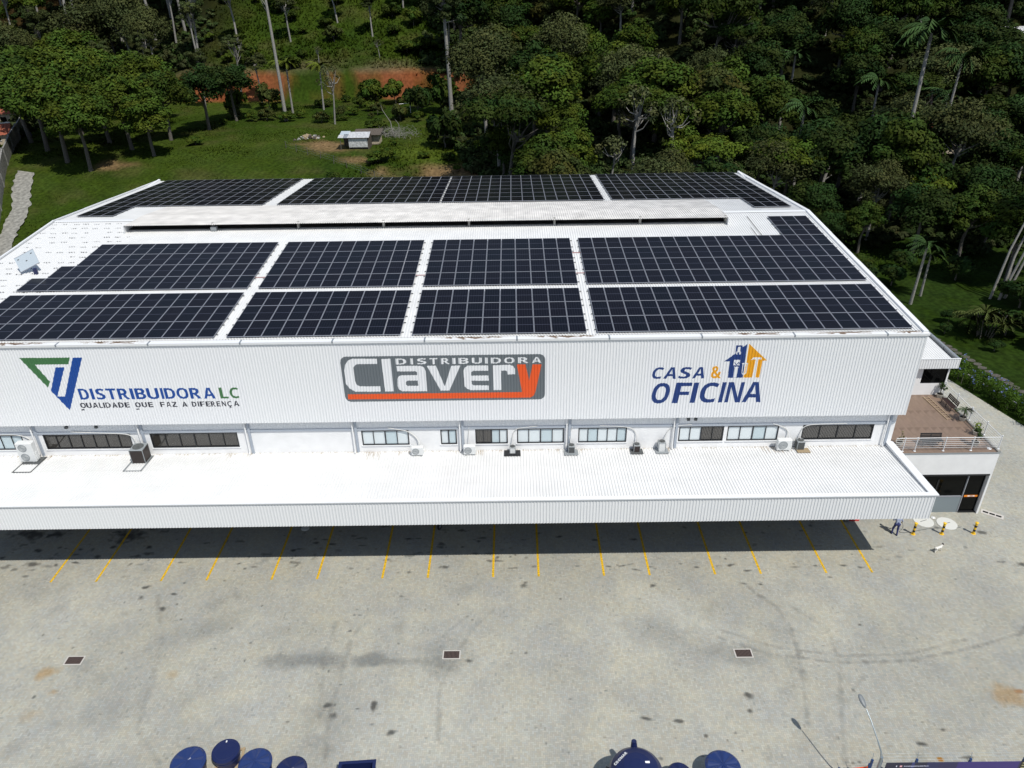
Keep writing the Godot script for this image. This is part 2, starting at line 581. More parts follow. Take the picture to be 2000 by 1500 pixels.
func paint_logos() -> void:
	for k in 3:
		var im := Image.create(int((LOGO_X[k][1] - LOGO_X[k][0]) * LOGO_PPM), int((FASCIA_TOP - FASCIA_BOTTOM) * LOGO_PPM), false, Image.FORMAT_RGB8)
		im.fill(WHITE_PAINT)
		logos.append(im)
	poly(0, GREEN_PAINT, [-32.84,14.04,-29.49,14.02,-29.72,13.52,-31.97,13.52,-31.36,12.22,-31.64,11.78])
	poly(0, BLUE_PAINT, [-29.29,14.02,-28.67,14.01,-30.70,9.96,-31.52,11.52,-30.65,13.31,-30.06,13.30,-31.22,11.07,-30.70,11.06])
	glyph(0, BLUE_PAINT, "D", [-29.71,10.80,-29.03,10.80,-29.71,11.65])
	glyph(0, BLUE_PAINT, "I", [-28.91,10.80,-28.71,10.80,-28.91,11.65])
	glyph(0, BLUE_PAINT, "S", [-28.56,10.79,-27.95,10.79,-28.56,11.64])
	glyph(0, BLUE_PAINT, "T", [-27.82,10.79,-27.17,10.79,-27.82,11.64])
	glyph(0, BLUE_PAINT, "R", [-27.04,10.78,-26.31,10.78,-27.04,11.63])
	glyph(0, BLUE_PAINT, "I", [-26.20,10.78,-25.98,10.78,-26.20,11.63])
	glyph(0, BLUE_PAINT, "B", [-25.86,10.78,-25.18,10.78,-25.86,11.63])
	glyph(0, BLUE_PAINT, "U", [-25.06,10.77,-24.26,10.77,-25.06,11.62])
	glyph(0, BLUE_PAINT, "I", [-24.13,10.77,-23.95,10.77,-24.13,11.62])
	glyph(0, BLUE_PAINT, "D", [-23.86,10.77,-23.16,10.77,-23.86,11.61])
	glyph(0, BLUE_PAINT, "O", [-23.04,10.76,-22.26,10.76,-23.04,11.61])
	glyph(0, BLUE_PAINT, "R", [-22.16,10.76,-21.42,10.76,-22.16,11.60])
	glyph(0, BLUE_PAINT, "A", [-21.24,10.75,-20.46,10.75,-21.24,11.60])
	glyph(0, GREEN_PAINT, "L", [-20.14,10.75,-19.58,10.75,-20.14,11.59])
	glyph(0, GREEN_PAINT, "C", [-19.43,10.75,-18.81,10.75,-19.43,11.59])
	glyph(0, BLACK_PAINT, "O", [-29.86,10.13,-29.51,10.13,-29.86,10.54])
	glyph(0, BLACK_PAINT, "U", [-29.45,10.13,-29.11,10.13,-29.45,10.54])
	glyph(0, BLACK_PAINT, "A", [-29.03,10.13,-28.66,10.13,-29.03,10.54])
	glyph(0, BLACK_PAINT, "L", [-28.60,10.13,-28.35,10.13,-28.60,10.54])
	glyph(0, BLACK_PAINT, "I", [-28.28,10.13,-28.19,10.13,-28.28,10.54])
	glyph(0, BLACK_PAINT, "D", [-28.13,10.13,-27.79,10.13,-28.13,10.54])
	glyph(0, BLACK_PAINT, "A", [-27.67,10.13,-27.34,10.13,-27.67,10.54])
	glyph(0, BLACK_PAINT, "D", [-27.25,10.13,-26.90,10.13,-27.25,10.54])
	glyph(0, BLACK_PAINT, "E", [-26.82,10.13,-26.48,10.13,-26.82,10.53])
	glyph(0, BLACK_PAINT, "O", [-26.09,10.13,-25.73,10.13,-26.09,10.53])
	glyph(0, BLACK_PAINT, "U", [-25.64,10.13,-25.30,10.13,-25.64,10.53])
	glyph(0, BLACK_PAINT, "E", [-25.20,10.13,-24.86,10.13,-25.20,10.53])
	glyph(0, BLACK_PAINT, "F", [-24.38,10.13,-24.05,10.13,-24.38,10.53])
	glyph(0, BLACK_PAINT, "A", [-23.96,10.13,-23.63,10.13,-23.96,10.53])
	glyph(0, BLACK_PAINT, "Z", [-23.57,10.13,-23.22,10.13,-23.57,10.53])
	glyph(0, BLACK_PAINT, "A", [-22.86,10.13,-22.53,10.13,-22.86,10.53])
	glyph(0, BLACK_PAINT, "D", [-22.21,10.13,-21.90,10.13,-22.21,10.52])
	glyph(0, BLACK_PAINT, "I", [-21.80,10.13,-21.72,10.13,-21.80,10.52])
	glyph(0, BLACK_PAINT, "F", [-21.63,10.13,-21.33,10.13,-21.63,10.52])
	glyph(0, BLACK_PAINT, "E", [-21.24,10.13,-20.94,10.13,-21.24,10.52])
	glyph(0, BLACK_PAINT, "R", [-20.88,10.13,-20.59,10.13,-20.88,10.52])
	glyph(0, BLACK_PAINT, "E", [-20.51,10.13,-20.23,10.13,-20.51,10.52])
	glyph(0, BLACK_PAINT, "N", [-20.15,10.13,-19.86,10.13,-20.15,10.52])
	glyph(0, BLACK_PAINT, "Ç", [-19.77,9.98,-19.45,9.98,-19.77,10.52])
	glyph(0, BLACK_PAINT, "A", [-19.32,10.13,-18.96,10.13,-19.32,10.52])
	poly(0, BLACK_PAINT, [-29.90,10.03,-29.66,10.04,-29.67,9.95,-29.91,9.94])
	poly(0, BLACK_PAINT, [-26.12,10.02,-25.88,10.03,-25.89,9.95,-26.13,9.94])
	poly(1, GREY_PAINT, [2.00,13.40,1.97,13.57,1.88,13.70,1.75,13.79,1.58,13.82,-11.20,13.82,-11.36,13.79,-11.50,13.70,-11.59,13.57,-11.62,13.40,-11.62,10.76,-11.59,10.59,-11.50,10.46,-11.36,10.37,-11.20,10.34,1.58,10.34,1.75,10.37,1.88,10.46,1.97,10.59,2.00,10.76])
	poly(1, WHITE_PAINT, [-9.17,13.63,-9.19,13.25,-10.49,13.25,-10.64,13.19,-10.80,13.00,-10.80,11.95,-10.74,11.69,-10.53,11.55,-9.15,11.54,-9.16,11.12,-10.88,11.14,-11.23,11.39,-11.44,11.74,-11.43,12.78,-11.34,13.20,-11.09,13.54,-10.78,13.66])
	poly(1, WHITE_PAINT, [-8.88,13.61,-8.27,13.62,-8.26,11.12,-8.85,11.13])
	poly(1, WHITE_PAINT, [-7.93,13.07,-6.30,13.06,-6.08,12.93,-6.00,12.65,-6.00,11.11,-7.70,11.12,-7.92,11.30,-7.97,11.52,-7.94,12.08,-7.85,12.27,-7.67,12.36,-6.59,12.36,-6.59,12.58,-6.66,12.65,-7.91,12.66])
	poly(1, GREY_PAINT, [-7.27,11.94,-6.59,11.94,-6.57,11.54,-7.30,11.54,-7.40,11.64,-7.38,11.83])
	poly(1, WHITE_PAINT, [-5.90,13.06,-5.28,13.05,-4.78,11.45,-4.27,13.03,-3.65,13.04,-4.49,11.13,-5.08,11.14])
	poly(1, WHITE_PAINT, [-1.81,13.03,-1.80,12.62,-2.82,12.63,-2.95,12.52,-2.97,12.26,-1.81,12.26,-1.79,11.86,-2.96,11.87,-2.94,11.61,-2.83,11.52,-1.80,11.49,-1.80,11.14,-3.03,11.14,-3.29,11.27,-3.44,11.45,-3.46,12.66,-3.38,12.87,-3.18,13.02])
	poly(1, WHITE_PAINT, [-1.49,13.02,-0.36,13.05,-0.14,12.95,-0.01,12.73,-0.01,12.33,-0.52,12.32,-0.54,12.53,-0.63,12.62,-0.95,12.61,-0.96,11.12,-1.48,11.12])
	poly(1, ORANGE_PAINT, [0.11,13.07,0.69,13.06,0.93,11.82,1.16,13.06,1.76,13.05,1.37,11.02,1.25,10.67,1.02,10.50,-11.43,10.54,-11.42,10.95,0.45,10.94])
	glyph(1, WHITE_PAINT, "D", [-7.94,13.18,-7.23,13.18,-7.94,13.62])
	glyph(1, WHITE_PAINT, "I", [-6.96,13.18,-6.79,13.18,-6.96,13.62])
	glyph(1, WHITE_PAINT, "S", [-6.53,13.18,-5.90,13.18,-6.53,13.62])
	glyph(1, WHITE_PAINT, "T", [-5.70,13.17,-5.15,13.17,-5.70,13.62])
	glyph(1, WHITE_PAINT, "R", [-4.93,13.17,-4.36,13.17,-4.93,13.61])
	glyph(1, WHITE_PAINT, "I", [-4.17,13.17,-3.96,13.17,-4.17,13.61])
	glyph(1, WHITE_PAINT, "B", [-3.77,13.17,-3.09,13.17,-3.77,13.61])
	glyph(1, WHITE_PAINT, "U", [-2.88,13.17,-2.21,13.17,-2.88,13.61])
	glyph(1, WHITE_PAINT, "I", [-2.00,13.17,-1.82,13.17,-2.00,13.61])
	glyph(1, WHITE_PAINT, "D", [-1.61,13.16,-0.94,13.16,-1.61,13.60])
	glyph(1, WHITE_PAINT, "O", [-0.73,13.16,-0.04,13.16,-0.73,13.60])
	glyph(1, WHITE_PAINT, "R", [0.19,13.16,0.90,13.16,0.19,13.60])
	glyph(1, WHITE_PAINT, "A", [1.12,13.16,1.75,13.16,1.12,13.59])
	glyph(2, NAVY_PAINT, "C", [9.15,11.83,9.83,11.82,9.31,12.71])
	glyph(2, NAVY_PAINT, "A", [9.97,11.83,10.82,11.81,10.13,12.70])
	glyph(2, NAVY_PAINT, "S", [10.96,11.83,11.72,11.82,11.11,12.70])
	glyph(2, NAVY_PAINT, "A", [11.90,11.83,12.72,11.82,12.04,12.69])
	glyph(2, YELLOW_PAINT, "&", [13.16,11.82,13.85,11.81,13.14,12.74])
	glyph(2, NAVY_PAINT, "O", [9.21,9.91,10.38,9.89,9.43,11.51])
	glyph(2, NAVY_PAINT, "F", [10.71,9.91,11.80,9.90,10.90,11.51])
	glyph(2, NAVY_PAINT, "I", [11.93,9.91,12.28,9.91,12.10,11.50])
	glyph(2, NAVY_PAINT, "C", [12.51,9.92,13.67,9.90,12.68,11.50])
	glyph(2, NAVY_PAINT, "I", [13.88,9.92,14.15,9.91,14.03,11.50])
	glyph(2, NAVY_PAINT, "N", [14.31,9.92,15.39,9.90,14.45,11.50])
	glyph(2, NAVY_PAINT, "A", [15.50,9.92,16.80,9.90,15.62,11.50])
	poly(2, NAVY_PAINT, [14.56,14.26,14.99,14.26,15.01,14.12,15.28,14.34,15.32,11.83,14.31,11.84,14.30,13.08,13.91,13.08,14.07,13.21,14.35,13.45,14.59,13.67])
	poly(2, YELLOW_PAINT, [15.41,14.37,16.76,13.11,16.47,13.10,16.44,11.83,15.35,11.84,15.42,12.92])
	poly(2, WHITE_PAINT, [14.70,14.16,14.89,14.15,14.89,13.87,14.96,13.74,14.93,13.59,14.85,13.58,14.84,13.74,14.77,13.77,14.72,13.72,14.73,13.58,14.65,13.60,14.63,13.72,14.69,13.87])
	poly(2, WHITE_PAINT, [14.56,13.20,14.98,13.20,14.98,12.77,14.56,12.78])
	poly(2, WHITE_PAINT, [14.61,12.68,14.97,12.67,14.91,12.60,14.90,11.84,14.67,11.84,14.68,12.60])
	poly(2, WHITE_PAINT, [15.18,12.87,15.25,12.87,15.24,12.21,15.33,12.14,15.43,12.18,15.46,12.91,15.53,12.91,15.52,12.18,15.41,12.05,15.27,12.06,15.20,12.19])
	poly(2, WHITE_PAINT, [15.13,12.95,15.54,12.94,15.54,12.86,15.13,12.87])
	poly(2, WHITE_PAINT, [16.01,13.28,16.17,13.23,16.17,11.83,15.94,11.83])
	poly(2, WHITE_PAINT, [15.66,13.16,15.84,13.36,16.37,13.35,16.40,13.20,15.86,13.21])
	poly(2, NAVY_PAINT, [14.63,13.01,14.77,12.85,14.92,13.05,15.00,12.90,14.96,12.87,14.91,12.97,14.78,12.77,14.61,12.98])

func cell_texture(seed_: int) -> ImageTexture:
	# half-cut cells with busbars under glass
	rng.seed = seed_
	var im := Image.create(192, 384, false, Image.FORMAT_RGB8)
	var line := Color(0.17, 0.175, 0.21)
	im.fill(line)
	var hue := [Color(0.036, 0.038, 0.075), Color(0.042, 0.037, 0.068), Color(0.028, 0.041, 0.072)][seed_ % 3] as Color
	for i in 6:
		for j in 24:
			var y := 3 + j * 15 + (9 if j >= 12 else 0)
			var c: Color = hue * rng.randf_range(0.9, 1.1)
			im.fill_rect(Rect2i(4 + i * 31, y, 28, 15), c)
			for b in [7, 15, 23]:
				im.fill_rect(Rect2i(3 + i * 31 + b, y, 1, 15), Color(0.15, 0.155, 0.19))
	im.fill_rect(Rect2i(0, 184, 192, 8), Color(0.27, 0.28, 0.33))
	return ImageTexture.create_from_image(im)


func marks_texture() -> ImageTexture:
	# maker's print repeated on the bare sheets, too fine to read
	rng.seed = 77
	var im := Image.create(360, 920, false, Image.FORMAT_RGB8)
	im.fill(Color(0.86, 0.86, 0.855))
	for j in 20:
		for i in 9:
			if rng.randf() < 0.18:
				continue
			var x := i * 41 + (14 if j % 2 else 0) + rng.randi_range(0, 8)
			var y := 30 + j * 44 + rng.randi_range(-3, 3)
			var g := rng.randf_range(0.36, 0.62)
			for q in 22:
				if rng.randf() < 0.8:
					im.fill_rect(Rect2i(x + q, y + rng.randi_range(0, 2), 1, rng.randi_range(4, 7)), Color(g, g, g))
	return ImageTexture.create_from_image(im)


func stain_texture(seed_: int) -> ImageTexture:
	# silt dried in the gutter lining
	var f := FastNoiseLite.new()
	f.seed = seed_
	f.frequency = 0.05
	f.fractal_octaves = 4
	var im := Image.create(384, 24, false, Image.FORMAT_RGB8)
	for y in 24:
		for x in 384:
			var t := clampf(1.0 - absf(y - 9.0) / 10.0 + f.get_noise_2d(x * 0.35, y * 2.0) * 1.5, 0, 1) * clampf(1.3 - absf(x - 190.0 - 40 * sin(seed_)) / 150.0, 0, 1)
			t = clampf(t * 1.6 - 0.5 + 0.5 * f.get_noise_2d(x * 2.0, y * 4.0), 0, 1)
			im.set_pixel(x, y, Color(0.88, 0.885, 0.885).lerp(Color(0.42, 0.34, 0.27), minf(t * 1.4, 1.0)))
	return ImageTexture.create_from_image(im)


func canopy_texture() -> ImageTexture:
	# white sheets with rusty drips below the wall flashing and faint lap lines
	rng.seed = 19
	var f := FastNoiseLite.new()
	f.seed = 23
	f.frequency = 0.011
	f.fractal_octaves = 5
	var im := f.get_image(2048, 192)
	im.convert(Image.FORMAT_RGB8)
	for y in 192:
		for x in 2048:
			var t := im.get_pixel(x, y).r
			var k := 0.845 + 0.04 * t
			im.set_pixel(x, y, Color(k, k, k * 0.995))
	for y in [64, 128]:
		for x in 2048:
			if rng.randf() < 0.7:
				im.set_pixel(x, y + rng.randi_range(0, 1), Color(0.80, 0.80, 0.79))
	for q in [[215, 12, 0.9], [255, 6, 0.5], [640, 6, 0.7], [682, 4, 0.5], [950, 10, 0.8], [1010, 5, 0.5], [1040, 8, 0.4], [1130, 5, 0.4], [1180, 6, 0.6], [1230, 8, 0.5], [1340, 6, 0.5], [1400, 5, 0.4], [1580, 6, 0.5], [1810, 22, 0.7], [1850, 10, 0.5], [300, 5, 0.3], [420, 5, 0.3], [800, 5, 0.4]]:
		for i in int(q[1] * 2.5):
			var x: int = clampi(int(q[0] + rng.randfn() * q[1]), 0, 2047)
			var l := int(rng.randf_range(6, 46) * q[2])
			var a: float = rng.randf_range(0.15, 0.7) * q[2]
			for y in l:
				im.set_pixel(x, y, im.get_pixel(x, y).lerp(Color(0.47, 0.38, 0.28), a * (0.4 if rng.randf() < 0.4 else 1.0)))
	for i in 900:
		var x := rng.randi_range(0, 2047)
		for y in rng.randi_range(1, 7):
			im.set_pixel(x, y, im.get_pixel(x, y).lerp(Color(0.52, 0.46, 0.38), 0.45))
	return ImageTexture.create_from_image(im)


func make_materials() -> void:
	rng.seed = 4
	M.earth = mat(Color.WHITE, 0.95)
	M.earth.vertex_color_use_as_albedo = true
	M.earth.albedo_texture = noise_image(512, 512, 0.02, 6, 3, 0.62, 1.0)
	world_mapped(M.earth, 9.0)
	M.paving = mat(Color.WHITE, 0.9, 0.0, paver_texture())
	M.paving.detail_enabled = true
	M.paving.detail_albedo = yard_texture()
	M.paving.detail_uv_layer = BaseMaterial3D.DETAIL_UV_2
	M.paving.detail_blend_mode = BaseMaterial3D.BLEND_MODE_MUL
	paint_logos()
	M.fascia = mat(WHITE_PAINT, 0.42)
	for k in 3:
		M["logo%d" % k] = mat(Color.WHITE, 0.45, 0.0, ImageTexture.create_from_image(logos[k]))
	M.roof = mat(Color.WHITE, 0.5, 0.0, noise_image(512, 512, 0.012, 6, 8, 0.83, 0.885, Color(1.0, 1.0, 0.995)))
	world_mapped(M.roof, 14.0)
	M.roof_old = mat(Color.WHITE, 0.6, 0.0, noise_image(512, 512, 0.016, 6, 18, 0.76, 0.94, Color(1.0, 0.985, 0.965)))
	world_mapped(M.roof_old, 16.0)
	M.roof_marked = mat(Color.WHITE, 0.5, 0.0, marks_texture())
	M.roof_canopy = mat(Color.WHITE, 0.5, 0.0, canopy_texture())
	M.trim = mat(Color(0.89, 0.895, 0.90), 0.45)
	M.joint = mat(Color(0.50, 0.53, 0.56), 0.5)
	M.wall = mat(Color.WHITE, 0.8, 0.0, noise_image(256, 256, 0.02, 5, 28, 0.895, 0.93))
	world_mapped(M.wall, 6.0)
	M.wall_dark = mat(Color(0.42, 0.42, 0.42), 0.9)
	M.band = mat(Color(0.63, 0.66, 0.70), 0.5)
	M.steel = mat(Color(0.62, 0.64, 0.66), 0.45, 0.4)
	M.alu = mat(Color(0.62, 0.63, 0.66), 0.45, 0.3)
	M.black = mat(Color(0.10, 0.105, 0.115), 0.45)
	M.frame = mat(Color(0.10, 0.11, 0.13), 0.35)
	M.glass_dark = mat(Color(0.045, 0.05, 0.05), 0.03)
	M.glass_dark.metallic_specular = 0.25
	M.glass_bronze = mat(Color(0.20, 0.19, 0.175), 0.03)
	M.glass_bronze.metallic_specular = 0.75
	M.blind = mat(Color(0.84, 0.87, 0.88), 0.25)
	M.blind_blue = mat(Color(0.74, 0.80, 0.82), 0.25)
	M.glass_pane = mat(Color(0.8, 0.85, 0.87, 0.18), 0.03)
	M.glass_pane.transparency = BaseMaterial3D.TRANSPARENCY_ALPHA
	for k in 3:
		M["cells%d" % k] = mat(Color.WHITE, 0.16, 0.0, cell_texture(30 + k))
		M["cells%d" % k].metallic_specular = 0.20
	M.panel_back = mat(Color(0.70, 0.74, 0.77), 0.4)
	M.cable = mat(Color(0.55, 0.16, 0.13), 0.6)
	for k in 3:
		M["stain%d" % k] = mat(Color.WHITE, 0.6, 0.0, stain_texture(3 + 5 * k))
	M.yellow_line = mat(Color.WHITE, 0.75, 0.0, noise_image(256, 256, 0.05, 5, 6, 0.62, 1.0, Color(1.0, 0.80, 0.10)))
	world_mapped(M.yellow_line, 2.2)
	M.yellow = mat(Color(0.93, 0.74, 0.10), 0.5)
	M.concrete = mat(Color.WHITE, 0.9, 0.0, noise_image(512, 512, 0.02, 6, 40, 0.50, 0.72, Color(1.0, 0.99, 0.95)))
	world_mapped(M.concrete, 7.0)
	M.concrete_pale = mat(Color(0.80, 0.80, 0.78), 0.85)
	M.concrete_old = mat(Color.WHITE, 0.95, 0.0, noise_image(512, 512, 0.03, 6, 41, 0.34, 0.70, Color(1.0, 0.99, 0.96)))
	world_mapped(M.concrete_old, 8.0)
	M.path_stone = mat(Color.WHITE, 0.95, 0.0, noise_image(256, 256, 0.04, 5, 43, 0.24, 0.40, Color(1.0, 0.95, 0.86)))
	world_mapped(M.path_stone, 3.0)
	M.drain_rim = mat(Color(0.74, 0.72, 0.69), 0.9)
	M.track = mat(Color.WHITE, 0.95, 0.0, noise_image(256, 256, 0.03, 6, 44, 0.40, 0.66, Color(1.0, 0.985, 0.93)))
	world_mapped(M.track, 6.0)
	M.grate = mat(Color(0.34, 0.28, 0.26), 0.8)
	M.hole = mat(Color(0.05, 0.045, 0.045), 0.95)
	M.ac_white = mat(Color(0.85, 0.855, 0.85), 0.45)
	M.ac_grille = mat(Color(0.55, 0.57, 0.58), 0.5)
	M.ac_brown = mat(Color(0.22, 0.19, 0.18), 0.6)
	M.hose_white = mat(Color(0.80, 0.80, 0.79), 0.7)
	M.board = mat(Color(0.33, 0.34, 0.34), 0.8)
	M.terrace = mat(Color.WHITE, 0.6, 0.0, terrace_texture())
	M.bench_brown = mat(Color(0.21, 0.15, 0.14), 0.5)
	M.bench_black = mat(Color(0.14, 0.15, 0.16), 0.5)
	M.railing = mat(Color(0.88, 0.885, 0.89), 0.35)
	M.pot = mat(Color(0.72, 0.71, 0.67), 0.8)
	M.soil = mat(Color(0.17, 0.13, 0.10), 0.95)
	M.ladder = mat(Color(0.66, 0.58, 0.48), 0.6)
	M.grey_panel = mat(Color(0.49, 0.53, 0.55), 0.4)
	M.orange = mat(Color(0.95, 0.55, 0.12), 0.5)
	M.tank = mat(Color(0.085, 0.125, 0.29), 0.35)
	M.tank_light = mat(Color(0.13, 0.20, 0.39), 0.28)
	M.pallet = mat(Color(0.62, 0.55, 0.44), 0.9)
	M.white = mat(Color(0.90, 0.90, 0.90), 0.5)
	M.blue_post = mat(Color(0.07, 0.22, 0.42), 0.4)
	M.galvanised = mat(Color(0.60, 0.64, 0.66), 0.35, 0.6)
	M.lamp_glass = mat(Color(0.44, 0.46, 0.47), 0.5)
	M.red = mat(Color(0.70, 0.16, 0.15), 0.6)
	M.tyre = mat(Color(0.07, 0.07, 0.07), 0.85)
	M.leaf = mat(Color.WHITE, 0.65)
	M.leaf.vertex_color_use_as_albedo = true
	M.leaf.metallic_specular = 0.15
	M.earth.metallic_specular = 0.15
	M.leaf.backlight_enabled = true
	M.leaf.backlight = Color(0.28, 0.30, 0.18)
	M.leaf.cull_mode = BaseMaterial3D.CULL_DISABLED
	M.tuft = mat(Color.WHITE, 0.8)
	M.tuft.metallic_specular = 0.1
	M.tuft.vertex_color_use_as_albedo = true
	M.tuft.cull_mode = BaseMaterial3D.CULL_DISABLED
	M.bark = mat(Color.WHITE, 0.95, 0.0, noise_image(256, 256, 0.04, 5, 51, 0.25, 0.50, Color(1.0, 0.95, 0.88)))
	world_mapped(M.bark, 2.0)
	M.bark_pale = mat(Color.WHITE, 0.95, 0.0, noise_image(256, 256, 0.04, 5, 52, 0.42, 0.68, Color(1.0, 0.98, 0.94)))
	world_mapped(M.bark_pale, 2.5)
	M.tile_red = mat(Color.WHITE, 0.9, 0.0, noise_image(256, 256, 0.06, 4, 53, 0.40, 0.75, Color(1.0, 0.55, 0.40)))
	world_mapped(M.tile_red, 3.0)
	M.plaster = mat(Color.WHITE, 0.9, 0.0, noise_image(256, 256, 0.03, 4, 54, 0.60, 0.80, Color(1.0, 0.93, 0.82)))
	world_mapped(M.plaster, 4.0)
	M.tin = mat(Color.WHITE, 0.5, 0.25, noise_image(256, 256, 0.03, 5, 55, 0.66, 0.95))
	world_mapped(M.tin, 4.0)
	M.tin_rusty = mat(Color.WHITE, 0.85, 0.0, noise_image(256, 256, 0.05, 5, 56, 0.20, 0.46, Color(1.0, 0.9, 0.8)))
	world_mapped(M.tin_rusty, 3.0)
	M.skin_cloth = mat(Color.WHITE, 0.85)
	M.skin_cloth.vertex_color_use_as_albedo = true
	M.flower = mat(Color(0.50, 0.56, 0.86), 0.7)


func terrace_texture() -> ImageTexture:
	rng.seed = 21
	var im := Image.create(512, 512, false, Image.FORMAT_RGB8)
	im.fill(Color(0.44, 0.37, 0.32))
	for i in 16:
		var y := (i * 7) % 16 * 32
		var j := 0
		while j < 512:
			var t := rng.randf_range(0.88, 1.07)
			im.fill_rect(Rect2i(i * 32 + 1, (j + y) % 512, 31, 126), Color(0.50, 0.425, 0.37) * (0.65 + t * 0.35))
			j += 128
	return ImageTexture.create_from_image(im)


# ---------------------------------------------------------------- camera and light
func camera_and_light() -> void:
	cam = Camera3D.new()
	cam.name = "camera"
	cam.fov = 54.3156
	cam.near = 0.2
	cam.far = 1500.0
	add_child(cam)
	cam.transform = Transform3D(Basis(Vector3.UP, 0.005) * Basis(Vector3.RIGHT, -0.5084) * Basis(Vector3.BACK, -0.0156), Vector3(0, 36.23, 44.70))
	cam.current = true
	var sky_look := ProceduralSkyMaterial.new()
	sky_look.sky_top_color = Color(0.50, 0.58, 0.70)
	sky_look.sky_horizon_color = Color(0.77, 0.81, 0.85)
	sky_look.sky_curve = 0.14
	sky_look.ground_bottom_color = Color(0.20, 0.21, 0.18)
	sky_look.ground_horizon_color = Color(0.52, 0.56, 0.56)
	sky_look.sky_energy_multiplier = 0.96
	var sky := Sky.new()
	sky.sky_material = sky_look
	var env := Environment.new()
	env.background_mode = Environment.BG_SKY
	env.sky = sky
	env.tonemap_mode = Environment.TONE_MAPPER_LINEAR
	env.tonemap_exposure = 1.10
	env.sdfgi_enabled = true
	env.ssao_enabled = true
	env.ssil_enabled = true
	var around := WorldEnvironment.new()
	around.environment = env
	around.name = "environment"
	add_child(around)
	var sun := DirectionalLight3D.new()
	sun.name = "sun"
	sun.light_energy = 1.18
	sun.light_color = Color(1.0, 0.985, 0.955)
	sun.light_angular_distance = 0.55
	sun.shadow_enabled = true
	add_child(sun)
	sun.look_at_from_position(SUN_FROM * 100, Vector3.ZERO, Vector3.UP)


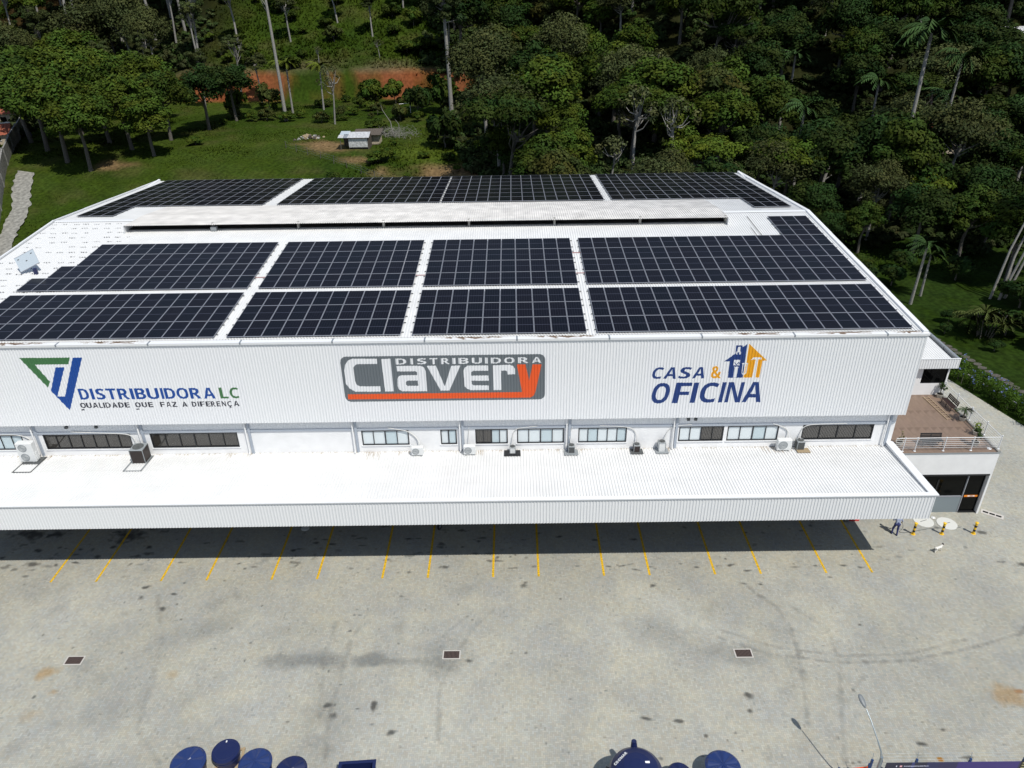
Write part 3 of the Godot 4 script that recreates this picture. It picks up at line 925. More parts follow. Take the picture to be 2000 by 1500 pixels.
# ---------------------------------------------------------------- yard
func build_yard() -> void:
	var s := shape()
	s.use_uv = true
	s.use_uv2 = true
	# right edge follows the hedge
	var edge := [[-50.0, 37.5], [-25.0, 41.6], [-11.4, 45.1], [0.0, 48.5], [10.0, 52.0], [58.0, 66.0]]
	for i in edge.size() - 1:
		var za: float = edge[i][0]
		var zb: float = edge[i + 1][0]
		var p := [Vector3(-90, 0, zb), Vector3(edge[i + 1][1], 0, zb), Vector3(edge[i][1], 0, za), Vector3(-90, 0, za)]
		if i < 2:
			p[0].x = -60
			p[3].x = -60
		s.quad(p[0], p[1], p[2], p[3])
		for k in [0, 2, 1, 0, 3, 2]:
			s.uv.append(Vector2(p[k].x, p[k].z) / 7.04)
			s.uv2.append(Vector2((p[k].x - YARD_X0) / YARD_W, (p[k].z - YARD_Z0) / YARD_D))
	structure(obj("yard_pavement", s, M.paving))
	# parking lines
	for i in 16:
		var x := (-31.876 if i % 2 == 0 else -28.772) + (i / 2) * 7.548
		var l := shape()
		var h := 0.075
		l.box(Vector3(x - h, 0.002, 0.9), Vector3(x + h, 0.006, 6.62))
		var o := obj("parking_line", l, M.yellow_line)
		structure(o)
	# gully grates
	var where := ["beside the sandy stain", "in the damp patch under the middle sign", "on the right side of the yard"]
	var gi := 0
	for g in [[-26.85, 13.27], [-4.06, 13.17], [13.5, 13.31]]:
		var t := thing("gully_grate", "rusty slotted drain grate " + where[gi], "drain", Vector3(g[0], 0, g[1]), 0.0, "drain grates in the yard")
		gi += 1
		var f := shape()
		f.box(Vector3(-0.54, 0.001, -0.33), Vector3(0.54, 0.012, -0.27)); f.box(Vector3(-0.54, 0.001, 0.27), Vector3(0.54, 0.012, 0.33))
		f.box(Vector3(-0.54, 0.001, -0.27), Vector3(-0.47, 0.012, 0.27)); f.box(Vector3(0.47, 0.001, -0.27), Vector3(0.54, 0.012, 0.27))
		obj("rim", f, M.drain_rim, t)
		var b := shape()
		b.box(Vector3(-0.47, 0.0015, -0.27), Vector3(0.47, 0.003, 0.27))
		obj("pit", b, M.hole, t)
		for k in 12:
			var r := shape()
			r.box(Vector3(-0.45 + k * 0.078, 0.003, -0.27), Vector3(-0.45 + k * 0.078 + 0.042, 0.016, 0.27))
			obj("bar", r, M.grate, t)
	# kerb drain beside the annex
	var kd := thing("trench_drain", "short concrete trench drain with three slots beside annex corner", "drain", Vector3(35.5, 0, 0.68), -0.62)
	var ks := shape()
	ks.box(Vector3(-0.75, 0.001, -0.28), Vector3(0.75, 0.03, 0.28))
	obj("slab", ks, M.drain_rim, kd)
	for k in 3:
		var sl := shape()
		sl.box(Vector3(-0.62 + k * 0.43, 0.031, -0.1), Vector3(-0.62 + k * 0.43 + 0.36, 0.034, 0.1))
		obj("slot", sl, M.hole, kd)
	# round white manhole slabs
	gi = 0
	for q in [[30.05, 1.35], [31.62, 1.66]]:
		var t := thing("manhole_slab", "round white concrete slab " + ["behind the first striped bollard", "behind the middle striped bollard"][gi], "manhole", Vector3(q[0], 0, q[1]), 0.35, "round manhole slabs by the annex")
		gi += 1
		var d := shape()
		d.lathe([Vector2(0.70, 0.001), Vector2(0.70, 0.03), Vector2(0.67, 0.04), Vector2(0, 0.04)], 36)
		obj("slab", d, M.concrete_pale, t)
		var h := shape()
		h.box(Vector3(-0.3, 0.041, -0.02), Vector3(0.3, 0.047, 0.02))
		obj("slot", h, M.board, t)
	tag(obj("paper_scrap", scrap(), M.white, self, Vector3(30.95, 0.003, 0.98)), "crumpled white scrap lying between the two round slabs", "litter")
	# bollards
	gi = 0
	for q in [[28.62, 2.76], [30.67, 2.79], [32.96, 2.78]]:
		var t := thing("bollard", "yellow and black striped bollard, " + ["nearest the person", "middle one of three", "rightmost of three"][gi], "bollard", Vector3(q[0], 0, q[1]), 0.0, "striped bollards before the annex")
		gi += 1
		var base := shape()
		base.lathe([Vector2(0.16, 0.0), Vector2(0.16, 0.02), Vector2(0.1, 0.03)], 16)
		obj("foot_plate", base, M.yellow, t)
		for k in 5:
			var b := shape()
			b.lathe([Vector2(0.085, 0.03 + k * 0.185), Vector2(0.085, 0.03 + (k + 1) * 0.185)], 16)
			obj("band", b, M.black if k % 2 else M.yellow, t)
		var cap := shape()
		cap.lathe([Vector2(0.1, 0.945), Vector2(0.12, 0.96), Vector2(0.12, 1.0), Vector2(0.07, 1.03), Vector2(0.0, 1.035)], 16)
		obj("cap", cap, M.yellow, t)


func scrap() -> Shape:
	var s := shape()
	rng.seed = 9
	var c := Vector3(0, 0.12, 0)
	for k in 9:
		var a := TAU * k / 9
		var b := TAU * (k + 1) / 9
		s.tri(c, Vector3(cos(a) * 0.16, rng.randf() * 0.05, -sin(a) * 0.16), Vector3(cos(b) * 0.16, 0.02, -sin(b) * 0.16))
	return s


# ---------------------------------------------------------------- corrugated sheets
const RIB := 0.2


func sheet(x0: float, x1: float, start: Callable, end: Callable, rise: Vector3, uvs := false, v_span := Vector2(0, 1)) -> Shape:
	# ribbed sheet between two lines; rise is the rib's height vector
	var s := shape()
	var profile := [[0.0, 0.0], [0.095, 0.0], [0.122, 1.0], [0.173, 1.0], [0.2, 0.0]]
	var n := int(round((x1 - x0) / RIB))
	for i in n:
		for k in 4:
			var xa: float = x0 + i * RIB + profile[k][0]
			var xb: float = x0 + i * RIB + profile[k + 1][0]
			var ra: Vector3 = rise * profile[k][1]
			var rb: Vector3 = rise * profile[k + 1][1]
			var A: Vector3 = start.call(xa) + ra
			var B: Vector3 = start.call(xb) + rb
			var C: Vector3 = end.call(xb) + rb
			var D: Vector3 = end.call(xa) + ra
			if uvs:
				var ua := (xa - x0) / (x1 - x0)
				var ub := (xb - x0) / (x1 - x0)
				s.quad_uv(A, B, C, D, Vector2(ua, v_span.y), Vector2(ub, v_span.y), Vector2(ub, v_span.x), Vector2(ua, v_span.x))
			else:
				s.quad(A, B, C, D)
	return s


func front_y(z: float) -> float:   # panel plane of the front slope
	return 15.167 - z * tan(FRONT_TILT)


func back_y(z: float) -> float:
	return front_y(RIDGE_Z) + (z - RIDGE_Z) * BACK_TILT


const ROOF_DROP := 0.16
const ROOF_L := -42.0
const ROOF_R := 26.8


func build_warehouse() -> Node3D:
	var w := thing("warehouse", "long white warehouse with ribbed sheet roof, painted signs and loading canopy", "building", Vector3(0, 0, 0))
	# --- main roof
	var eave := func(x): return Vector3(x, front_y(0.15) - ROOF_DROP, 0.15)
	var ridge := func(x): return Vector3(x, front_y(RIDGE_Z) - ROOF_DROP, RIDGE_Z)
	var rear := func(x): return Vector3(x, back_y(-44.9) - ROOF_DROP, -44.9)
	obj("front_roof", sheet(-33.4, ROOF_R, eave, ridge, Vector3(0, 0.045, 0)), M.roof, w)
	obj("front_roof", sheet(ROOF_L, -33.4, eave, ridge, Vector3(0, 0.045, 0), true), M.roof_marked, w)
	obj("back_roof", sheet(ROOF_L, ROOF_R, ridge, rear, Vector3(0, 0.045, 0)), M.roof, w)
	var cap := shape()
	for q in [[ROOF_L, -34.6], [19.2, ROOF_R]]:
		var a := Vector3(q[0], front_y(RIDGE_Z) - 0.09, RIDGE_Z)
		var b := Vector3(q[1], front_y(RIDGE_Z) - 0.09, RIDGE_Z)
		var fa := Vector3(0, -0.025, 0.32)
		var ba := Vector3(0, -0.03, -0.32)
		cap.quad(a + fa, b + fa, b, a)
		cap.quad(a, b, b + ba, a + ba)
	obj("ridge_cap", cap, M.trim, w)
	# verge trims along both gable ends, in lengths
	for side in [[ROOF_R, 0.24], [ROOF_L, -0.24]]:
		var x: float = side[0]
		var dx: float = side[1]
		var zs := [0.4, -5.4, -11.2, -17.0, RIDGE_Z, -28.3, -33.9, -39.5, -45.0]
		for i in zs.size() - 1:
			var s := shape()
			var z0: float = zs[i]
			var z1: float = zs[i + 1]
			var f := func(z): return (front_y(z) if z >= RIDGE_Z else back_y(z)) - 0.03 + (0.015 if i % 2 else 0.0)
			var p := [Vector3(x - 0.08, f.call(z0), z0), Vector3(x + dx, f.call(z0), z0), Vector3(x + dx, f.call(z1), z1), Vector3(x - 0.08, f.call(z1), z1)]
			s.quad(p[0], p[1], p[2], p[3])
			var down := Vector3(0, -0.32, 0)
			s.quad(p[1] + down, p[2] + down, p[2], p[1])
			s.quad(p[0] + down, p[0], p[3], p[3] + down)
			s.quad(p[0] + down, p[1] + down, p[1], p[0])
			s.quad(p[3], p[2], p[2] + down, p[3] + down)
			obj("verge_trim", s, M.trim, w)
	# gutter trough and cap flashings along the eave
	var x0 := ROOF_L - 0.2
	var i := 0
	while x0 < 27.0:
		var x1 := minf(x0 + 6.05, 27.12)
		var s := shape()
		s.use_uv = true
		var yt := FASCIA_TOP + 0.13
		var a := Vector3(x0 + 0.012, yt, 0.56)
		var b := Vector3(x1 - 0.012, yt, 0.56)
		s.quad_uv(a, b, b + Vector3(0, 0.0, -0.52), a + Vector3(0, 0.0, -0.52), Vector2(0, 1), Vector2(1, 1), Vector2(1, 0), Vector2(0, 0))
		var z2 := Vector2.ZERO
		s.quad_uv(a + Vector3(0, -0.16, 0), b + Vector3(0, -0.16, 0), b, a, z2, z2, z2, z2)
		s.quad_uv(a + Vector3(0, -0.16, -0.1), b + Vector3(0, -0.16, -0.1), b + Vector3(0, -0.16, 0), a + Vector3(0, -0.16, 0), z2, z2, z2, z2)
		s.quad_uv(a + Vector3(0, 0, -0.52), b + Vector3(0, 0, -0.52), b + Vector3(0, -0.2, -0.53), a + Vector3(0, -0.2, -0.53), z2, z2, z2, z2)
		obj("cap_flashing", s, M["stain%d" % (i / 2 % 3)] if i in [1, 2, 6, 7, 9, 10, 11] else M.trim, w)
		var jn := shape()
		jn.box(Vector3(x1 - 0.05, yt - 0.12, 0.06), Vector3(x1 + 0.05, yt + 0.012, 0.572))
		if x1 < 27.0:
			obj("flashing_joint", jn, M.joint, w)
		x0 = x1
		i += 1
	# --- upper fascia with the painted signs
	var lo := func(x): return Vector3(x, FASCIA_BOTTOM, 0.45)
	var hi := func(x): return Vector3(x, FASCIA_TOP, 0.45)
	var cuts := [ROOF_L - 0.2, LOGO_X[0][0], LOGO_X[0][1], LOGO_X[1][0], LOGO_X[1][1], LOGO_X[2][0], LOGO_X[2][1], 27.0]
	var says := ["", "blue and green triangular emblem with DISTRIBUIDORA LC lettering", "", "grey rounded sign with white letters and orange y and underline", "", "navy CASA & OFICINA lettering with blue and yellow house emblem"]
	for k in 7:
		var painted := k % 2 == 1
		var o := obj("painted_fascia" if painted else "upper_fascia", sheet(cuts[k], cuts[k + 1], lo, hi, Vector3(0, 0, 0.032), painted), M["logo%d" % (k / 2)] if painted else M.fascia, w)
		if painted:
			o.set_meta("label", says[k])
	var fb := shape()   # back and bottom lip of the fascia
	fb.box(Vector3(ROOF_L - 0.2, FASCIA_BOTTOM, 0.40), Vector3(27.0, FASCIA_TOP, 0.445))
	fb.box(Vector3(26.98, FASCIA_BOTTOM + 0.002, 0.13), Vector3(27.03, FASCIA_TOP, 0.488))
	obj("fascia_backing", fb, M.trim, w)
	# --- walls
	var ws := shape()
	ws.box(Vector3(ROOF_L, -0.1, -44.8), Vector3(ROOF_L + 0.2, 14.8, -0.1))
	obj("side_wall", ws, M.wall, w)
	ws = shape()
	ws.box(Vector3(26.6, -0.1, -44.8), Vector3(26.8, 14.8, -0.1))
	obj("side_wall", ws, M.wall, w)
	ws = shape()
	ws.box(Vector3(ROOF_L + 0.2, -0.1, -44.8), Vector3(26.6, 14.2, -44.6))
	obj("back_wall", ws, M.wall, w)
	ws = shape()
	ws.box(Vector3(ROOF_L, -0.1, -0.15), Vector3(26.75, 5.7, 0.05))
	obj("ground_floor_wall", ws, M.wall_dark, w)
	# front wall of the upper floor, built round its windows
	var wins := [[-37.4, -35.05, 3, "b"], [-33.55, -27.35, 7, "d"], [-25.95, -19.75, 6, "d"], [-10.95, -7.6, 4, "w"], [-5.35, -4.2, 2, "w"], [-2.88, -0.58, 4, "h"], [0.08, 3.42, 4, "w"], [4.43, 7.86, 5, "w"], [11.55, 14.72, 4, "g"], [14.98, 18.6, 4, "w"], [20.28, 25.3, 4, "d"]]
	var sill := 6.5
	var head := 7.72
	ws = shape()
	ws.box(Vector3(ROOF_L, 5.7, -0.15), Vector3(26.75, sill, 0.05))
	obj("front_wall", ws, M.wall, w)
	ws = shape()
	ws.box(Vector3(ROOF_L, head, -0.15), Vector3(26.75, 9.2, 0.05))
	obj("front_wall", ws, M.wall, w)
	var from := ROOF_L
	for q in wins + [[26.75, 0, 0, ""]]:
		ws = shape()
		ws.box(Vector3(from, sill, -0.15), Vector3(q[0], head, 0.05))
		obj("front_wall", ws, M.wall, w)
		from = q[1]
	for q in wins:
		window(w, q[0], q[1], sill, head, q[2], q[3])
	# ribbed return above the windows, then the pressed steel band
	var ra := func(x): return Vector3(x, 8.06, 0.07)
	var rb := func(x): return Vector3(x, 9.0, 0.07)
	obj("upper_cladding", sheet(ROOF_L, 26.6, ra, rb, Vector3(0, 0, 0.03)), M.fascia, w)
	ws = shape()
	ws.box(Vector3(ROOF_L, 7.80, 0.052), Vector3(26.62, 7.93, 0.13))
	obj("steel_band", ws, M.band, w)
	# posts and downpipes
	for k in 8:
		var x: float = -34.16 + k * 7.548
		if k == 7:
			x = 26.1
		elif k > 7:
			break
		var p := shape()
		p.box(Vector3(x + 0.13, 5.95, 0.052), Vector3(x + 0.30, 8.9, 0.16))
		obj("wall_post", p, M.band, w)
		p = shape()
		p.tube([Vector3(x, 8.9, 0.2), Vector3(x, 6.25, 0.2), Vector3(x, 6.02, 0.34)], [0.055, 0.055, 0.055], 10)
		obj("downpipe", p, M.white, w)
	for k in [[-31.7], [-29.6], [12.0], [12.5]]:
		var p := shape()
		p.box(Vector3(k[0], 8.30, 0.10), Vector3(k[0] + 0.2, 8.46, 0.22))
		obj("junction_box", p, M.board, w)
	# --- ridge ventilator
	var v := Node3D.new()
	v.name = "ridge_ventilator"
	w.add_child(v)
	var lip := func(x): return Vector3(x, 16.84, -19.45)
	var fold := func(x): return Vector3(x, 16.66, -23.2)
	var tail := func(x): return Vector3(x, back_y(-28.3) - 0.05, -28.3)
	obj("ventilator_roof", sheet(-34.2, 18.8, lip, fold, Vector3(0, 0.045, 0)), M.roof_old, v)
	obj("ventilator_roof", sheet(-34.2, 18.8, fold, tail, Vector3(0, 0.045, 0)), M.roof_old, v)
	for x in [-34.2, 18.8]:
		var c := shape()
		var base := front_y(RIDGE_Z) - ROOF_DROP
		for d in [0.0, 0.03]:
			c.quad(Vector3(x + d, front_y(-19.4) - ROOF_DROP, -19.35), Vector3(x + d, base, RIDGE_Z), Vector3(x + d, 16.66, -23.2), Vector3(x + d, 16.84, -19.45))
			c.tri(Vector3(x + d, base, RIDGE_Z), Vector3(x + d, back_y(-28.3) - ROOF_DROP, -28.3), Vector3(x + d, 16.66, -23.2))
		c.box(Vector3(x - 0.01, 16.2, -19.42), Vector3(x + 0.04, 16.84, -19.36))
		obj("end_cheek", c, M.trim, v)
	for k in 7:
		var x := -19.0 - 7.55 + k * 7.55
		var c := shape()
		c.box(Vector3(x - 0.09, 16.1, -20.2), Vector3(x + 0.09, 16.86, -19.9))
		obj("vent_post", c, M.concrete, v)
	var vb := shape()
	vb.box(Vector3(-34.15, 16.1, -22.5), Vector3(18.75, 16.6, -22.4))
	obj("vent_shade_board", vb, M.hole, v)  # added black board, paints the gap behind the lip as deep shade
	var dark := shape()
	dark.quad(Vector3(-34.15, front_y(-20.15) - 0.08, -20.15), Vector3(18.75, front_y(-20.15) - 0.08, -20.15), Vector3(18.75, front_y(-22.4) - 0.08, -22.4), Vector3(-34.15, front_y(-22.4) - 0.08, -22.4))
	obj("vent_shade_sheet", dark, M.hole, v)  # added black sheet over the roof, painting the shade inside the ventilator
	var duct := shape()
	duct.cbox(Vector3(-26.4, 16.42, -19.75), Vector3(0.5, 0.32, 0.35))
	duct.cbox(Vector3(-25.4, 16.4, -19.6), Vector3(0.7, 0.28, 0.4), Transform3D(Basis(Vector3.UP, 0.3), Vector3(-7.6, 0, 7.0)))
	obj("vent_motor", duct, M.ac_grille, v)
	# lifted seam of the roof sheet right of the ventilator
	var sm := shape()
	sm.tube([Vector3(21.0, front_y(-21.3) - 0.09, -21.3), Vector3(21.1, front_y(-15.9) - 0.09, -15.9)], [0.03, 0.03], 6)
	sm.tube([Vector3(20.6, front_y(-18.6) - 0.09, -18.6), Vector3(20.66, front_y(-15.9) - 0.09, -15.9)], [0.025, 0.025], 6)
	obj("roof_seam", sm, M.concrete_old, w)
	# red conduit crossing the roof walkways
	for q in [[5.1, -9.6], [5.1, -13.6], [-7.14, -9.6], [-19.45, -9.6]]:
		var r := shape()
		r.tube([Vector3(q[0] - 0.5, front_y(q[1]) - 0.09, q[1]), Vector3(q[0] + 0.5, front_y(q[1]) - 0.09, q[1])], [0.025, 0.025], 6)
		obj("conduit", r, M.cable, w)
	# --- loading canopy
	var c := Node3D.new()
	c.name = "loading_canopy"
	w.add_child(c)
	var in_ := func(x): return Vector3(x, 5.93, 0.06)
	var out := func(x): return Vector3(x, 6.33, 6.35)
	obj("canopy_roof", sheet(ROOF_L, 26.4, out, in_, Vector3(0, 0.045, 0), true), M.roof_canopy, c)
	var cl := func(x): return Vector3(x, 4.53, 6.5)
	var ch := func(x): return Vector3(x, 6.42, 6.5)
	obj("canopy_fascia", sheet(ROOF_L, 26.8, cl, ch, Vector3(0, 0, 0.032)), M.fascia, c)
	var cc := shape()
	cc.box(Vector3(ROOF_L, 6.425, 6.28), Vector3(26.9, 6.50, 6.60))
	obj("canopy_cap", cc, M.trim, c)
	cc = shape()
	cc.box(Vector3(ROOF_L, 4.53, 6.44), Vector3(26.8, 6.42, 6.495))
	obj("fascia_backing", cc, M.trim, c)
	cc = shape()   # side rail: inner face, cap and end
	var r0 := Vector3(26.42, 0, 0.06)
	for e in [[26.42, 26.76, 4.9, 0.0], [26.38, 26.9, 6.44, 6.505]]:
		var a := Vector3(e[0], 0, 0)
		var lo_in: float = e[2] if e[3] == 0.0 else 6.20
		var hi_in: float = 6.20 if e[3] == 0.0 else 6.27
		var lo_out: float = 4.56 if e[3] == 0.0 else 6.43
		var hi_out: float = 6.43 if e[3] == 0.0 else 6.502
		var p := [Vector3(e[0], lo_in, 0.06), Vector3(e[1], lo_in, 0.06), Vector3(e[1], hi_in, 0.06), Vector3(e[0], hi_in, 0.06), Vector3(e[0], lo_out, 6.27), Vector3(e[1], lo_out, 6.27), Vector3(e[1], hi_out, 6.27), Vector3(e[0], hi_out, 6.27)]
		cc.quad(p[4], p[5], p[6], p[7]); cc.quad(p[1], p[0], p[3], p[2]); cc.quad(p[0], p[4], p[7], p[3]); cc.quad(p[5], p[1], p[2], p[6]); cc.quad(p[7], p[6], p[2], p[3]); cc.quad(p[0], p[1], p[5], p[4])
	obj("side_rail", cc, M.trim, c)
	cc = shape()
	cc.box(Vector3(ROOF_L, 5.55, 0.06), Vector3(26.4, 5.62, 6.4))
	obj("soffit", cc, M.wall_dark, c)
	# patched sheets under the two left condensers
	var pi := 0
	for q in [[-34.95, -33.6, M.board], [-27.25, -25.95, M.ac_grille]]:
		var g := shape()
		for e in [[0.25, 2.35, q[0], q[0] + 0.1], [0.25, 2.35, q[1] - 0.1, q[1]], [2.25, 2.36, q[0], q[1]], [0.25, 1.25, q[0], q[1]]]:
			g.quad(Vector3(e[2], 5.975 + e[1] * 0.0637, e[1]), Vector3(e[3], 5.975 + e[1] * 0.0637, e[1]), Vector3(e[3], 5.975 + e[0] * 0.0637, e[0]), Vector3(e[2], 5.975 + e[0] * 0.0637, e[0]))
		obj("roof_patch", g, q[2], c)
	return w


func window(w: Node3D, x0: float, x1: float, y0: float, y1: float, panes: int, kind: String) -> void:
	var o := Node3D.new()
	o.name = "window"
	w.add_child(o, true)
	o.position = Vector3(x0, y0, 0)
	var wd := x1 - x0
	var h := y1 - y0
	var f := shape()
	f.box(Vector3(0.002, 0.002, -0.06), Vector3(wd - 0.002, 0.07, 0.062)); f.box(Vector3(0.002, h - 0.07, -0.06), Vector3(wd - 0.002, h - 0.002, 0.062))
	f.box(Vector3(0.002, 0.07, -0.06), Vector3(0.075, h - 0.07, 0.062)); f.box(Vector3(wd - 0.075, 0.07, -0.06), Vector3(wd - 0.002, h - 0.07, 0.062))
	for k in range(1, panes):
		var m := 0.075 if (k * 2 == panes) else 0.045
		f.box(Vector3(wd * k / panes - m / 2, 0.07, -0.05), Vector3(wd * k / panes + m / 2, h - 0.07, 0.055))
	obj("frame", f, M.frame, o)
	var sl := shape()
	sl.box(Vector3(-0.06, -0.08, 0.05), Vector3(wd + 0.06, -0.005, 0.11))
	obj("sill", sl, M.trim, o)
	for k in panes:
		var p := shape()
		p.box(Vector3(wd * k / panes + 0.022, 0.06, -0.022), Vector3(wd * (k + 1) / panes - 0.022, h - 0.06, -0.012 + 0.004 * (k % 2)))
		var m: Material = M.blind if (k + panes) % 3 else M.blind_blue
		if kind == "d":
			m = M.glass_bronze
		elif kind == "b":
			m = M.blind_blue
		elif kind == "h" and k < 2:
			m = M.glass_bronze
		elif kind == "g" and k >= 2:
			m = M.glass_bronze
		obj("pane", p, m, o)


# ---------------------------------------------------------------- solar arrays
var panel_meshes := []


func make_panel_meshes() -> void:
	for k in 3:
		var w := PITCH_COL - 0.022
		var l := PITCH_ROW - 0.022
		var fr := shape()
		var b := 0.024
		var t := 0.038
		for q in [[0.0, w, 0.0, b], [0.0, w, l - b, l], [0.0, b, b, l - b], [w - b, w, b, l - b]]:
			fr.box(Vector3(q[0], -t, -q[3]), Vector3(q[1], 0.0, -q[2]))
		var g := shape()
		g.quad_uv(Vector3(b, -0.004, -b), Vector3(w - b, -0.004, -b), Vector3(w - b, -0.004, -l + b), Vector3(b, -0.004, -l + b), Vector2(0, 1), Vector2(1, 1), Vector2(1, 0), Vector2(0, 0))
		g.quad_uv(Vector3(b, -0.03, -l + b), Vector3(w - b, -0.03, -l + b), Vector3(w - b, -0.03, -b), Vector3(b, -0.03, -b), Vector2(0, 0), Vector2(0, 0), Vector2(0, 0), Vector2(0, 0))
		var m := fr.mesh()
		g.mesh(m)
		m.surface_set_material(0, M.alu)
		m.surface_set_material(1, M["cells%d" % k])
		panel_meshes.append(m)


func solar_array(label: String, origin: Vector3, tilt: float, cells: Array, cols: int) -> void:
	# cells lists [column, row]; origin is the lower left corner on the panel plane
	var t := thing("solar_array", label, "solar panels", origin, 0.0, "solar arrays on the warehouse roof")
	t.rotation.x = tilt
	var rows := {}
	for q in cells:
		var o := MeshInstance3D.new()
		o.mesh = panel_meshes[(q[0] * 7 + q[1] * 5 + (q[0] * q[1]) % 4) % 3]
		o.name = "solar_panel"
		t.add_child(o, true)
		o.position = Vector3(q[0] * PITCH_COL + 0.011, 0, -q[1] * PITCH_ROW - 0.011)
		var r: Array = rows.get(q[1], [999, -999])
		rows[q[1]] = [mini(r[0], q[0]), maxi(r[1], q[0])]
	for j in rows:
		for e in [0.45, 1.8]:
			var s := shape()
			s.box(Vector3(rows[j][0] * PITCH_COL - 0.14, -0.095, -j * PITCH_ROW - e - 0.02), Vector3((rows[j][1] + 1) * PITCH_COL + 0.14, -0.040, -j * PITCH_ROW - e + 0.02))
			obj("mounting_rail", s, M.board, t)


func block(c0: int, c1: int, r0: int, r1: int) -> Array:
	var out := []
	for r in range(r0, r1):
		for c in range(c0, c1):
			out.append([c, r])
	return out


func build_arrays() -> void:
	make_panel_meshes()
	var xs := [[-37.172, 15], [-19.047, 10], [-6.777, 10], [5.428, 18]]
	var nm := ["above the blue and green emblem", "second from left", "above the grey and orange sign", "widest one above the house emblem"]
	for i in 4:
		var x: float = xs[i][0]
		var n: int = xs[i][1]
		solar_array("three-row dark solar array at the front eave, " + nm[i], Vector3(x, front_y(0), 0), FRONT_TILT, block(0, n, 0, 3), n)
		var s := 3 * PITCH_ROW + 0.72
		var cells := block(0, n, 0, 4)
		if i == 0:
			cells = block(0, 15, 0, 1) + block(1, 15, 1, 2) + block(2, 15, 2, 4)
		elif i == 3:
			cells += block(15, 18, 4, 6)
		solar_array("four-row dark solar array below the ventilator, " + ["stepped left one", "second from left", "third from left", "rightmost, with short rows up to the ridge"][i], Vector3(x, front_y(0) + s * sin(FRONT_TILT), -s * cos(FRONT_TILT)), FRONT_TILT, cells, n)
	var bx := [-40.95, -23.4, -7.12, 9.82]
	for i in 4:
		var cells := block(0, 14, 2, 9)
		if i == 0:
			cells += block(0, 3, 0, 2)
		elif i == 3:
			cells += block(11, 14, 0, 2)
		solar_array("seven-row grey-black solar array on the far roof slope, " + ["leftmost, by the lawn", "left of the narrow joint", "right of the narrow joint", "rightmost, by the forest"][i], Vector3(bx[i], back_y(-24.3), -24.3), -BACK_TILT, cells, 14)
	# the loose module standing on edge at the left of the roof
	var t := thing("loose_solar_panel", "single solar panel propped on edge showing its pale back, left of arrays", "solar panel", Vector3(-38.0, front_y(-11.3) - 0.10, -11.3), 0.0)
	t.transform = Transform3D(Basis(Vector3.RIGHT, -0.62) * Basis(Vector3.BACK, 0.50), t.position + Vector3(0.1, 0.42, 0.2))
	var s := shape()
	s.box(Vector3(-0.8, 0.0, -0.02), Vector3(0.8, 1.25, 0.02))
	obj("back_sheet", s, M.panel_back, t)
	for q in [[-0.82, 0.82, -0.02, 0.02], [-0.82, 0.82, 1.23, 1.27]]:
		s = shape()
		s.box(Vector3(q[0], q[2], -0.022), Vector3(q[1], q[3], 0.022))
		obj("frame_bar", s, M.alu, t)
	for x in [-0.55, 0.0, 0.55]:
		s = shape()
		s.cbox(Vector3(x, 1.0 if x != 0.0 else 0.62, 0.035), Vector3(0.12, 0.06, 0.03))
		obj("junction_box", s, M.board, t)
	var bk := thing("roof_bracket", "small dark blue support block under the propped solar panel", "bracket", Vector3(-37.45, front_y(-10.9) - 0.15, -10.9), 0.2)
	s = shape()
	s.bevel_box(Vector3(-0.14, 0, -0.12), Vector3(0.14, 0.5, 0.12), 0.03)
	obj("block", s, M.tank, bk)


# ---------------------------------------------------------------- air conditioning on the canopy
func canopy_y(z: float) -> float:
	return 5.96 + (z - 0.06) * 0.0637


func split_unit(x: float, z: float, wd: float, h: float, dp: float, fans: int, label: String) -> void:
	var t := thing("air_conditioner", label, "air conditioner", Vector3(x, canopy_y(z), z), 0.0, "outdoor air conditioning units on the canopy")
	var s := shape()
	s.bevel_box(Vector3(-wd / 2, 0.09, -dp / 2), Vector3(wd / 2, 0.09 + h, dp / 2), 0.03)
	obj("casing", s, M.ac_white, t)
	for k in 2:
		s = shape()
		var fx := (-0.3 if k == 0 else 0.3) * wd
		s.box(Vector3(fx - 0.03, 0.0, -dp / 2 - 0.03), Vector3(fx + 0.03, 0.088, dp / 2 + 0.03))
		obj("foot", s, M.ac_grille, t)
	for k in fans:
		var r := minf(h / fans, wd) * 0.40
		var cy := 0.09 + h * (k + 0.5) / fans
		var cx := -wd * 0.12 if fans == 1 else -wd * 0.1
		s = shape()
		var tr := Transform3D(Basis(Vector3.RIGHT, PI / 2), Vector3(cx, cy, dp / 2))
		s.lathe([Vector2(r, 0.0), Vector2(r, 0.02), Vector2(r * 0.93, 0.026), Vector2(r * 0.9, 0.012), Vector2(0.0, 0.012)], 24, tr)
		var g := obj("fan_grille", s, M.ac_grille, t)
		for q in [0.3, 0.52, 0.74]:
			var ring := shape()
			var pts := []
			var rad := []
			for a in 19:
				pts.append(Vector3(cx + cos(TAU * a / 18) * r * q, cy + sin(TAU * a / 18) * r * q, dp / 2 + 0.02))
				rad.append(0.008)
			ring.tube(pts, rad, 5, false)
			obj("ring", ring, M.ac_white, g)
	s = shape()
	s.box(Vector3(wd / 2, 0.2, -0.06), Vector3(wd / 2 + 0.05, 0.2 + h * 0.4, 0.1))
	obj("valve_cover", s, M.ac_white, t)


